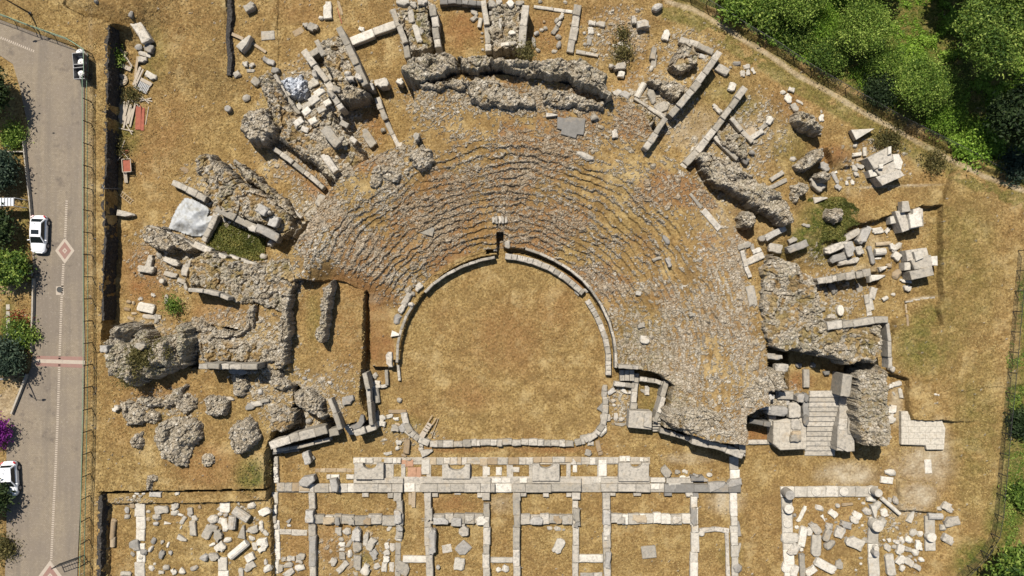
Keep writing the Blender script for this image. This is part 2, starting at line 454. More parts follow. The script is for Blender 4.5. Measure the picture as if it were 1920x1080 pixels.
SOIL = [(950, 640, 70, 70, 0, .45), (880, 740, 60, 30, 0, .4), (1040, 580, 40, 40, 0, .35), (840, 600, 40, 40, 0, .25), (868, 55, 42, 45, 0, .7), (600, 360, 45, 25, 40, .9), (560, 320, 60, 25, 40, .5), (420, 585, 65, 28, 5, .6), (270, 520, 45, 60, 0, .9), (700, 240, 30, 40, 0, .7),
 (660, 550, 80, 22, 8, .35), (715, 620, 30, 90, 0, .45), (640, 640, 60, 90, 0, .2), (860, 420, 80, 40, -20, .7), (760, 470, 60, 35, -30, .6), (1000, 400, 70, 25, 10, .5), (930, 440, 60, 20, 0, .6),
 (1420, 815, 26, 16, 0, 1.0), (1500, 715, 30, 20, 0, .9), (1180, 120, 25, 45, 0, .7), (300, 740, 60, 20, 0, .5), (390, 880, 60, 40, 0, .5), (620, 1010, 40, 60, 0, .4), (850, 945, 60, 20, 0, .6),
 (850, 842, 90, 8, 0, .8), (1040, 842, 90, 8, 0, .8), (1390, 470, 25, 60, 0, .5), (1560, 290, 40, 20, 0, .8), (1020, 60, 50, 45, 0, .6), (570, 1030, 40, 60, 0, .3), (380, 860, 60, 30, 0, .5), (1560, 960, 90, 50, 0, .35), (240, 800, 40, 60, 0, .3),
 (1080, 520, 30, 25, 45, .8), (1240, 560, 40, 30, 0, .6), (1150, 560, 20, 60, -30, .4), (300, 260, 60, 90, 0, .35), (560, 20, 60, 30, 0, .35), (1490, 200, 60, 30, 30, .5), (1640, 370, 60, 20, 0, .3), (1100, 20, 50, 30, 0, .5), (1170, 70, 40, 60, 0, .3)]
GREEN = [(1800, 500, 70, 160, 0, .3), (1830, 800, 50, 160, 0, .3), (1240, 760, 60, 60, 0, .3), (1200, 640, 60, 100, 0, .25), (1480, 280, 40, 40, 0, .3), (1350, 170, 40, 30, 0, .35), (1745, 590, 25, 22, 0, .6), (440, 450, 55, 38, 20, .95), (1545, 430, 50, 62, 0, .95), (1500, 450, 20, 30, 0, .9), (1730, 650, 60, 60, 0, .55), (1730, 620, 30, 40, 0, .6), (470, 890, 30, 30, 0, .8), (1790, 600, 40, 120, 0, .3), (1905, 800, 26, 150, 5, 1.0), (1890, 960, 40, 130, 15, 1.0), (1850, 1060, 70, 60, 0, .9), (1925, 600, 18, 100, 0, .8),
 (1740, 290, 40, 30, 0, .5), (1650, 255, 30, 15, 0, .6), (540, 190, 40, 25, 0, .4), (15, 620, 16, 60, 0, 1.0), (30, 270, 25, 30, 0, .6), (45, 430, 12, 80, 0, .5), (290, 100, 30, 60, 0, .35), (240, 250, 25, 40, 0, .6), (1170, 110, 30, 30, 0, .4), (590, 600, 18, 60, 0, .35), (760, 800, 40, 20, 0, .25), (1390, 200, 40, 30, 0, .35), (1470, 470, 20, 20, 0, .4), (680, 1050, 20, 15, 0, .4), (1370, 1040, 25, 30, 0, .3), (1560, 590, 30, 20, 0, .3)]
PALE = [(1680, 349, 90, 3, -2, .9), (1728, 559, 30, 3, -8, .9), (1590, 360, 4, 12, 0, .6), (1590, 890, 60, 25, 0, .8), (1730, 870, 60, 40, 0, .8), (1720, 930, 40, 28, 0, .9), (1290, 860, 50, 12, 0, .6), (1360, 935, 35, 30, 0, .7), (1190, 70, 25, 30, 0, .5), (540, 160, 30, 30, 0, .4), (1300, 240, 50, 30, -40, .6), (1400, 240, 25, 20, 0, .6), (940, 945, 25, 18, 0, .4), (1680, 760, 14, 40, 0, .8), (1760, 850, 25, 70, 0, .7), (1700, 955, 40, 20, 0, .8), (270, 620, 50, 20, 0, .5), (700, 560, 20, 10, 0, .3), (1360, 400, 60, 60, 30, .3), (30, 540, 34, 12, 0, .6), (20, 760, 40, 60, 0, .6), (1600, 640, 60, 50, 0, .2), (1620, 505, 40, 12, 0, .5), (170, 300, 6, 300, 0, .25), (1640, 460, 25, 20, 0, .4)]
PATHL = pts('1250,0 1300,14 1350,42 1400,76 1440,98 1500,140 1560,172 1620,208 1680,240 1730,268 1790,300 1850,330 1930,358')
RUBM = [  # loose rubble lying on the ground: cx cy rx ry rot density
 (590, 220, 90, 120, 35, .9), (640, 290, 60, 60, 0, .9), (450, 640, 95, 60, 0, .8), (520, 520, 60, 40, 0, .8), (430, 380, 90, 55, 40, .7), (540, 760, 50, 40, 0, .7), (500, 730, 40, 40, 0, .6), (1330, 320, 30, 70, -30, .7), (1160, 70, 60, 60, 0, .45), (1500, 590, 50, 60, 0, .5), (1440, 750, 60, 40, 0, .9), (960, 185, 200, 34, 0, .85), (1380, 600, 40, 90, 0, .5), (820, 190, 60, 50, 0, .8), (560, 400, 40, 60, 40, .7), (1560, 560, 60, 60, 0, .4), (1290, 100, 60, 50, 0, .4), (780, 40, 40, 60, 0, .6), (570, 760, 80, 60, 0, .7), (310, 760, 80, 30, 0, .35), (950, 60, 30, 50, 0, .6), (1230, 200, 70, 80, 40, .55), (330, 480, 80, 60, 0, .55), (290, 630, 60, 40, 0, .4), (1640, 300, 70, 50, 0, .25), (1400, 260, 70, 90, 40, .5), (240, 940, 50, 8, 0, .5), (470, 960, 40, 30, 0, .15), (1680, 980, 60, 40, 0, .2), (1550, 480, 50, 30, 0, .3), (1420, 690, 20, 60, 0, .9), (770, 815, 60, 22, 0, .25), (1165, 760, 30, 40, 0, .5), (470, 690, 60, 20, 0, .5), (660, 1040, 70, 50, 0, .2), (640, 720, 80, 40, 0, .25)]
SPARE = [(1265, 350, 85, 45, 40, .55), (1330, 440, 50, 60, 30, .55), (960, 228, 150, 22, 0, .6), (880, 440, 70, 25, -15, .4), (640, 535, 100, 28, 8, 1.0), (1200, 470, 50, 30, 30, .6), (1185, 500, 40, 35, 0, .5), (1210, 570, 40, 25, 0, .8), (820, 210, 40, 40, 0, .3), (790, 340, 25, 25, 0, .9), (690, 330, 25, 40, 0, .8), (1050, 330, 30, 20, 0, .4), (850, 490, 60, 22, -15, .8), (760, 440, 40, 40, -40, .35), (1010, 470, 60, 20, 15, .6)]

def surface(x, y, fine):
    z, tuft, u, v, cw, rr, a, lw = terrain(x, y, fine)
    n1 = fbm(x / 1.3, y / 1.3, 4, 81); n2 = fbm(x / 3.7, y / 3.7, 4, 91)
    def acc(tab):
        m = np.zeros(x.shape)
        for cx, cy, rx, ry, rot, st in tab: m = np.maximum(m, st * blob(u, v, cx, cy, rx, ry, rot))
        return np.clip(m * (1 + 1.2 * n1) + 0.25 * n2 * (m > 0.02), 0, 1)
    soil = acc(SOIL); green = acc(GREEN); pale = acc(PALE)
    # worn path along the fence
    dl = np.full(x.shape, 99.0)
    for (ax, ay), (bx, by) in zip(PATHL[:-1], PATHL[1:]):
        ex, ey = bx - ax, by - ay
        t = np.clip(((u - ax) * ex + (v - ay) * ey) / (ex * ex + ey * ey), 0, 1)
        dl = np.minimum(dl, np.hypot(u - ax - t * ex, v - ay - t * ey))
    pale = np.maximum(pale, smooth((7.0 - dl + 5 * n1) / 4) * 0.7)
    bank = smooth((20 - np.abs(dl - 20)) / 9)
    z = z - 0.5 * smooth((16 - dl) / 8) * (u > 1240)
    green = np.maximum(green, 0.55 * bank * (u > 1240) * (n1 > -0.1))
    jung = (v < 345) & (u > 1290) & (v < (u - 1290) * 0.57 - 12)
    green = np.where(jung, 1.0, green)
    pale = np.where(jung & (dl > 14), pale * 0.2, pale)
    soil = np.maximum(soil, 0.85 * cw * smooth((n2 + 0.08) / 0.2) * (rr > 206) * (1 - 0.5 * (a < 30)))
    # stones
    rub = np.zeros(x.shape)
    for cx, cy, rx, ry, rot, st in RUBM: rub = np.maximum(rub, st * blob(u, v, cx, cy, rx, ry, rot))
    sp = np.zeros(x.shape)
    for cx, cy, rx, ry, rot, st in SPARE: sp = np.maximum(sp, st * blob(u, v, cx, cy, rx, ry, rot))
    dx = x - CX; dy = y - CY
    band = 0.5 + 0.5 * np.cos(2 * math.pi * (rr + 26 * fbm(x / 6.5, y / 6.5, 3, 51) + 15 * fbm(x / 1.2, y / 1.2, 4, 55) - 206) / 12.6)
    dens = 0.44 + 0.50 * (band - 0.5) + 1.9 * n2 + 1.0 * n1
    dens = dens + 0.10 * (a < 25) * (a > -90) + 0.30 * smooth((rr - 320) / 60) * (a > 115)
    dens = dens * (1 - lw) * (1 - sp)
    rub = np.maximum(rub * (0.8 + 1.3 * n1), cw * (rr > 207) * dens)
    rub = rub * ((rr > 207) | (v > 680))
    pale = np.maximum(pale, np.clip(rub * 1.1, 0, 1) * np.where(cw > .5, np.where(a < 30, 0.4, 0.2), 0.55))
    dome, idr, edge = cobble(x + 0.3 * n1, y + 0.3 * n2, 0.33, 101)
    dome2, idr2, edge2 = cobble(x + 5, y + 3, 0.19, 131)
    flat = 1 - 0.5 * (a < 35) * cw
    on = (idr < rub * 0.92) & (dome > 0.16)
    on2 = (idr2 < rub * 0.75 + 0.006 * (rr > 215)) & (dome2 > 0.22) & ~on
    hgt = np.where(on, flat * dome * (0.07 + 0.20 * np.mod(idr * 7.3, 1) ** 2), np.where(on2, flat * dome2 * 0.10, 0))
    dome3, idr3, edge3 = cobble(x + 11, y - 7, 0.85, 161)
    on3 = (idr3 < rub * 0.16 * (n2 > -.1)) & (dome3 > 0.3)
    hgt = np.where(on3, np.maximum(hgt, (dome3 - .3) * 0.5), hgt)
    st = np.where(on | on2 | on3, 1.0, 0.0)
    tint = np.where(on, 0.15 + 0.8 * np.mod(idr * 13.7, 1) ** 1.3, 0.3 + 0.7 * np.mod(idr2 * 11.3, 1))
    tint = np.where(on3, .35 + .5 * np.mod(idr3 * 91.7, 1), tint)
    tint = np.clip(tint + (-0.10 * (a < 25) - 0.24 * smooth((a - 35) / 25) * (a < 140)) * cw, 0, 1)
    rd = sdf(x, y, ROADW, 1.0)
    inroad = smooth((rd + 0.35) / 0.3)
    hgt = hgt * (1 - inroad); st = np.where(inroad > 0.3, 0, st)
    z = (z + tuft * (1 - 0.4 * cw) * (1 + 0.8 * green) + hgt) * (1 - inroad) + 2.48 * inroad
    mask = np.stack([st, green, soil, np.ones(x.shape)], -1)
    return z, mask, pale, tint, cw

def grid_mesh(x0, x1, y0, y1, d):
    nx = int(round((x1 - x0) / d)) + 1; ny = int(round((y1 - y0) / d)) + 1
    X, Y = np.meshgrid(np.linspace(x0, x1, nx), np.linspace(y0, y1, ny))
    return X, Y, nx, ny

def quads(nx, ny, keep=None):
    i = np.arange((ny - 1) * (nx - 1)); c = i % (nx - 1); r = i // (nx - 1)
    a = r * nx + c
    F = np.stack([a, a + 1, a + nx + 1, a + nx], -1)
    return F if keep is None else F[keep.ravel()]

def compact(V, F, attrs):
    used = np.zeros(len(V), bool); used[F.ravel()] = True
    m = np.cumsum(used) - 1
    return V[used], m[F], {k: a[used] for k, a in attrs.items()}

GX0, GX1, GY0, GY1, GD = -64.0, 64.0, -37.5, 37.5, 0.115
X, Y, NX, NY = grid_mesh(GX0, GX1, GY0, GY1, GD)
Z, mask, pale, tint, cw = surface(X, Y, False)
ZG = Z.copy()

def gz(x, y):
    fx = min(max((x - GX0) / (GX1 - GX0) * (NX - 1), 0), NX - 1.001); fy = min(max((y - GY0) / (GY1 - GY0) * (NY - 1), 0), NY - 1.001)
    i, j = int(fx), int(fy); a, b = fx - i, fy - j
    return float((ZG[j, i] * (1 - a) + ZG[j, i + 1] * a) * (1 - b) + (ZG[j + 1, i] * (1 - a) + ZG[j + 1, i + 1] * a) * b)

def ground_at(px, py, h=0.0):
    """ground point under a feature of height h surveyed at px, py"""
    z = 0.0
    for _ in range(4):
        x, y = P(px, py, z + h); z = gz(x, y)
    return x, y, z

GRASSY = (mask[..., 0] < .5) & (pale < .55) & (cw < .3) & (sdf(X, Y, ROADW, 1.0) < -.3)
GREENM = mask[..., 1].copy(); SOILM = mask[..., 2].copy()
deep = sdf(X, Y, CAV, 2.5)
Zl = Z - 0.25 * smooth(deep / 0.5)
keep = ~((deep[:-1, :-1] > 0.7) & (deep[1:, 1:] > 0.7) & (deep[1:, :-1] > 0.7) & (deep[:-1, 1:] > 0.7))
V = np.stack([X.ravel(), Y.ravel(), Zl.ravel()], -1)
at = {'mask': mask.reshape(-1, 4), 'pale': pale.ravel(), 'tint': tint.ravel()}
F = quads(NX, NY, keep)
# carry the sheet on to the horizon
bi = np.concatenate([np.arange(NX), NX - 1 + NX * np.arange(1, NY), (NY - 1) * NX + np.arange(NX - 2, -1, -1), NX * np.arange(NY - 2, 0, -1)])
far = V[bi].copy(); far[:, :2] *= 30.0; far[:, 2] = 0.0
nb = len(bi); o0 = len(V)
ring = np.stack([bi, o0 + np.arange(nb), o0 + (np.arange(nb) + 1) % nb, np.roll(bi, -1)], -1)
V = np.concatenate([V, far]); F = np.concatenate([F, ring])
at = {k: np.concatenate([a_, a_[bi]]) for k, a_ in at.items()}
V, F, at = compact(V, F, at)
tag(mesh_np('ground', V, F, M['ruin'], at), kind='structure')
# the bank of seats in finer steps
cx0, cx1 = min(p[0] for p in CAV) - 0.6, max(p[0] for p in CAV) + 0.6
cy0, cy1 = min(p[1] for p in CAV) - 0.6, max(p[1] for p in CAV) + 0.6
Xc, Yc, nxc, nyc = grid_mesh(cx0, cx1, cy0, cy1, 0.072)
Zc, mc, pc, tc, cwc = surface(Xc, Yc, True)
dc = sdf(Xc, Yc, CAV, 2.0)
kc = (dc[:-1, :-1] > 0.05) & (dc[1:, 1:] > 0.05) & (dc[1:, :-1] > 0.05) & (dc[:-1, 1:] > 0.05)
Vc, Fc, ac = compact(np.stack([Xc.ravel(), Yc.ravel(), Zc.ravel()], -1), quads(nxc, nyc, kc), {'mask': mc.reshape(-1, 4), 'pale': pc.ravel(), 'tint': tc.ravel()})
tag(mesh_np('seating_bank', Vc, Fc, M['ruin'], ac), 'ruined curved bank of eroded seat rows strewn with grey rubble around the round orchestra', 'seating bank')
del X, Y, Z, Zl, Xc, Yc, Zc, mc, V, F, mask

# ------------------------------------------------------------------ road
def sheet(name, poly, z, mat, kind='structure', zoff=0.0):
    """flat sheet with a small thickness, level at z"""
    w = PL(poly, z); mb = MB(); n = len(w)
    v = [(x, y, z + zoff) for x, y in w] + [(x, y, z + zoff - 0.04) for x, y in w]
    mb.add(v, [tuple(range(n))] + [(i, n + i, n + (i + 1) % n, (i + 1) % n) for i in range(n)])
    o = mb.build(name, mat)
    me = o.data
    if me.polygons[0].normal.z < 0:
        me.flip_normals()
    return tag(o, kind=kind)

def road_material():
    n = NT('block_paving')
    b = n.new('ShaderNodeTexBrick'); n.put(b.inputs['Vector'], n.pos())
    b.inputs['Scale'].default_value = 1.0; b.inputs['Brick Width'].default_value = 0.24; b.inputs['Row Height'].default_value = 0.14; b.inputs['Mortar Size'].default_value = 0.012
    b.inputs['Color1'].default_value = (0.242, 0.198, 0.142, 1); b.inputs['Color2'].default_value = (0.197, 0.160, 0.114, 1); b.inputs['Mortar'].default_value = (0.13, 0.108, 0.086, 1)
    c = n.mix(n.ramp(n.noise(0.22, 5, 0.6), [(0.38, 0.0), (0.62, 0.85)]), b.outputs[0], (0.165, 0.136, 0.107))
    mp = n.new('ShaderNodeMapping'); n.put(mp.inputs['Vector'], n.pos()); mp.inputs['Scale'].default_value = (1.1, 0.06, 1)
    c = n.mix(n.ramp(n.noise(1.0, 5, 0.6, mp.outputs[0]), [(0.46, 0.0), (0.66, 0.6)]), c, (0.135, 0.114, 0.092))
    c = n.mix(n.ramp(n.noise(0.55, 7, 0.72), [(0.56, 0.0), (0.68, 0.7)]), c, (0.10, 0.082, 0.068))
    c = n.mix(n.ramp(n.noise(6.0, 5, 0.7), [(0.55, 0.0), (0.75, 0.6)]), c, (0.32, 0.28, 0.23))
    c = n.mix(n.ramp(n.noise(2.3, 4, 0.7), [(0.68, 0.0), (0.73, 0.6)]), c, (0.09, 0.075, 0.06))
    n.color(c); n.bump(n.noise(14.0, 4, 0.7), 0.3, 0.02)
    return n.m
M['road'] = road_material()
def paving_mark(name, c1, c2):
    n = NT(name)
    c = n.mix(n.noise(5.0, 5, 0.7), c1, c2)
    c = n.mix(n.ramp(n.noise(1.5, 5, 0.7), [(0.52, 0), (0.7, 0.5)]), c, (0.22, 0.18, 0.15))
    n.color(c); return n.m
M['cream'] = paving_mark('cream_paving', (0.30, 0.25, 0.20), (0.40, 0.345, 0.28))
M['pink'] = paving_mark('red_paving', (0.20, 0.115, 0.095), (0.26, 0.16, 0.13))
RZ = 2.60
sheet('road', ROAD, RZ, M['road'])
def along(path, step):
    out = []; acc = 0.0
    for (ax, ay), (bx, by) in zip(path[:-1], path[1:]):
        L = math.hypot(bx - ax, by - ay)
        while acc < L:
            t = acc / L; out.append((ax + (bx - ax) * t, ay + (by - ay) * t, math.atan2(by - ay, bx - ax))); acc += step
        acc -= L
    return out
def dashes(path, step, ln, wd):
    mb = MB()
    for x, y, an in along(path, step):
        c, s = math.cos(an), math.sin(an)
        q = [P(x + i * c * ln / 2 - j * s * wd / 2, y + i * s * ln / 2 + j * c * wd / 2, RZ) for i, j in ((-1, -1), (1, -1), (1, 1), (-1, 1))]
        mb.add([(a_, b_, RZ + 0.004) for a_, b_ in q], [(3, 2, 1, 0)])
    return tag(mb.build('road_marking', M['cream']), kind='structure')
dashes(pts('125,377 122,448'), 4.1, 2.2, 4.4)
dashes(pts('119,496 115,570 112,660 108,790 104,880 96,1050'), 4.1, 2.2, 4.4)
dashes(pts('-20,60 0,70 66,97'), 4.1, 2.2, 4.4)
def diamond(cx, cy, rx, ry, mat, dz):
    return sheet('road_marking', [(cx, cy - ry), (cx + rx, cy), (cx, cy + ry), (cx - rx, cy)], RZ, mat, zoff=dz)
for cx, cy, sx in ((121.5, 470, 1.0), (94, 1081, 1.25)):
    diamond(cx, cy, 18 * sx, 24.5 * sx, M['cream'], 0.004)
    diamond(cx, cy, 12 * sx, 16.5 * sx, M['pink'], 0.008)
    diamond(cx, cy, 4.6 * sx, 5.5 * sx, M['cream'], 0.012)
    diamond(cx, cy, 1.8 * sx, 2.2 * sx, M['pink'], 0.016)
sheet('road_marking', pts('68,667 158,669 158,690 68,686'), RZ, M['pink'], zoff=0.004)
sheet('road_marking', pts('64,673 159,676 159,683 64,680'), RZ, M['cream'], zoff=0.008)
sheet('road_marking', pts('105,537 119,536 120,553 105,553'), RZ, M['cream'], zoff=0.004)

# ------------------------------------------------------------------ tufts of dry grass
def tufts(n, seed):
    R = np.random.RandomState(seed)
    x = R.uniform(-62, 62, n); y = R.uniform(-35.5, 35.5, n)
    i = ((x - GX0) / (GX1 - GX0) * (NX - 1)).astype(int); j = ((y - GY0) / (GY1 - GY0) * (NY - 1)).astype(int)
    c = fbm(x / 1.1, y / 1.1, 4, 300) + .8 * fbm(x / 5, y / 5, 3, 310)
    k = GRASSY[j, i] & (c + R.uniform(-.25, .25, n) > -.06)
    x, y, c, i, j = x[k], y[k], c[k], i[k], j[k]; m = len(x)
    z = ZG[j, i] + R.uniform(-.02, .07, m)
    nr = R.normal(size=(m, 3)) * .9 + np.array([0, 0, .55]); nr /= np.linalg.norm(nr, axis=1)[:, None]
    t = np.cross(nr, R.normal(size=(m, 3))); t /= np.linalg.norm(t, axis=1)[:, None]; b_ = np.cross(nr, t)
    s = (.062 * R.uniform(.5, 1.7, m))[:, None]; q = np.stack([x, y, z], -1)
    V = np.stack([q - t * s * 1.5, q - b_ * s * .4, q + t * s * 1.5, q + b_ * s * .4], 1).reshape(-1, 3)
    g = GREENM[j, i]
    ti = np.clip(.5 + .9 * c + R.uniform(-.35, .35, m) - .25 * SOILM[j, i], 0, 1)
    n_ = NT('straw_tufts')
    d = n_.ramp(n_.attr('tint'), [(0.0, (0.11, 0.066, 0.024)), (0.5, (0.29, 0.20, 0.078)), (1.0, (0.42, 0.315, 0.14))])
    e = n_.ramp(n_.attr('tint'), [(0.0, (0.03, 0.045, 0.010)), (0.5, (0.12, 0.125, 0.03)), (1.0, (0.26, 0.225, 0.07))])
    n_.color(n_.mix(n_.attr('green'), d, e)); n_.b.inputs['Specular IOR Level'].default_value = .05
    tag(mesh_np('dry_grass', V, np.arange(m * 4).reshape(m, 4), n_.m, {'tint': np.repeat(ti, 4), 'green': np.repeat(g, 4)}), kind='stuff')
tufts(520000, 77)

# ------------------------------------------------------------------ rubble masses
PITS = {'huge grey': [(247, 632, 16, 22, 2.6), (262, 700, 10, 30, 1.6), (325, 660, 10, 40, 1.5), (212, 640, 10, 10, .8), (300, 690, 14, 10, 1.2)], 'broad pale': [(345, 850, 14, 22, .9), (322, 815, 10, 26, .7)], 'ragged western': [(862, 112, 8, 20, 1.2), (810, 125, 8, 12, .9)], 'long eastern': [(985, 130, 26, 8, .9), (1075, 120, 10, 20, .8)], 'thick tongue': [(1400, 340, 30, 12, .8), (1452, 380, 14, 10, .7)], 'broad flat': [(1480, 560, 30, 30, .5), (1600, 640, 20, 12, .4), (1520, 600, 20, 20, .4)]}
def rubble(name, label, cat, poly, z1, ew=0.3, size=0.42, green=0.1, amp=0.5, soilm=0.25, group=None, gap=0.12, rough=1.0, seed=None, step=0.085, conglom=0.9):
    w = PL(pts(poly), z1)
    xs = [p[0] for p in w]; ys = [p[1] for p in w]
    seed = seed or (int(abs(xs[0] * 31 + ys[0] * 17) * 10) % 9000 + 100)
    zb = min(gz(px, py) for px, py in w) - 0.35
    m = 0.5
    X, Y, nx, ny = grid_mesh(min(xs) - m, max(xs) + m, min(ys) - m, max(ys) + m, step)
    d = sdf(X, Y, w, 0.8) + 0.85 * rough * fbm(X / 1.0, Y / 1.0, 3, seed) + 0.30 * rough * fbm(X / 0.25, Y / 0.25, 2, seed + 4)
    n1 = fbm(X / 1.6, Y / 1.6, 4, seed + 9)
    dome, idr, edge = cobble(X, Y, size, seed + 20)
    dome2, idr2, edge2 = cobble(X, Y, size * 0.55, seed + 40)
    on = idr < conglom + 0.5 * n1
    hh = np.where(on, dome * (0.07 + 0.22 * np.mod(idr * 7.7, 1)), dome2 * 0.10)
    e = np.clip(d / ew, 0, 1)
    prof = np.sqrt(np.clip(1 - (1 - e) ** 2, 0, 1))
    H = z1 - zb
    crack = smooth((0.035 - np.abs(fbm(X / 1.9, Y / 1.9, 3, seed + 70))) / 0.03)
    Z = zb + H * prof + (hh * 1.4 + amp * .8 * n1 + 0.35 * amp * fbm(X / 0.5, Y / 0.5, 2, seed + 3) - 0.35 * crack * (H > 0.7)) * np.clip(d / 0.2, 0, 1)
    for key, lst in PITS.items():
        if label.startswith(key):
            for cx_, cy_, rx_, ry_, dp in lst:
                wx, wy = P(cx_, cy_, z1 - dp / 2)
                Z = Z - dp * smooth(1.4 - np.hypot((X - wx) / (rx_ * S), (Y - wy) / (ry_ * S)) - .5 * n1) * np.clip(d / 0.3, 0, 1)
    # ragged sides: shift the skin sideways with height
    j = 0.17
    Xd = X + j * fbm(Z / 0.35 + 7, Y / 0.35, 2, seed + 80) * 1.6; Yd = Y + j * fbm(Z / 0.35, X / 0.35 + 3, 2, seed + 81) * 1.6
    keep = (np.maximum.reduce([d[:-1, :-1], d[1:, 1:], d[1:, :-1], d[:-1, 1:]]) > -step)
    top = np.clip(d / 0.5, 0, 1)
    st = np.where(on | (idr2 < 0.55 - soilm), 1.0, np.clip(1 - 1.8 * soilm * top, 0, 1))
    st = np.where(fbm(X / 1.1, Y / 1.1, 3, seed + 60) > 0.42 - 0.75 * soilm, np.where(on & (idr < 0.35), 1.0, 1 - 0.85 * top), st)
    gm = np.clip(green * (0.6 + 4 * fbm(X / 1.3, Y / 1.3, 3, seed + 61)), 0, 1) * top
    mk = np.stack([st, gm, np.full(X.shape, 0.12), np.ones(X.shape)], -1)
    ti = np.clip(np.where(on, 0.2 + 0.7 * np.mod(idr * 13.1, 1), 0.15 + 0.6 * idr2), 0, 1)
    V, F, at = compact(np.stack([Xd.ravel(), Yd.ravel(), Z.ravel()], -1), quads(nx, ny, keep), {'mask': mk.reshape(-1, 4), 'pale': np.zeros(X.size), 'tint': ti.ravel()})
    cx, cy = sum(xs) / len(xs), sum(ys) / len(ys)
    V = V - np.array([cx, cy, zb])
    o = mesh_np(name, V, F, M['ruin'], at)
    o.location = (cx, cy, zb)
    return tag(o, label, cat, group)

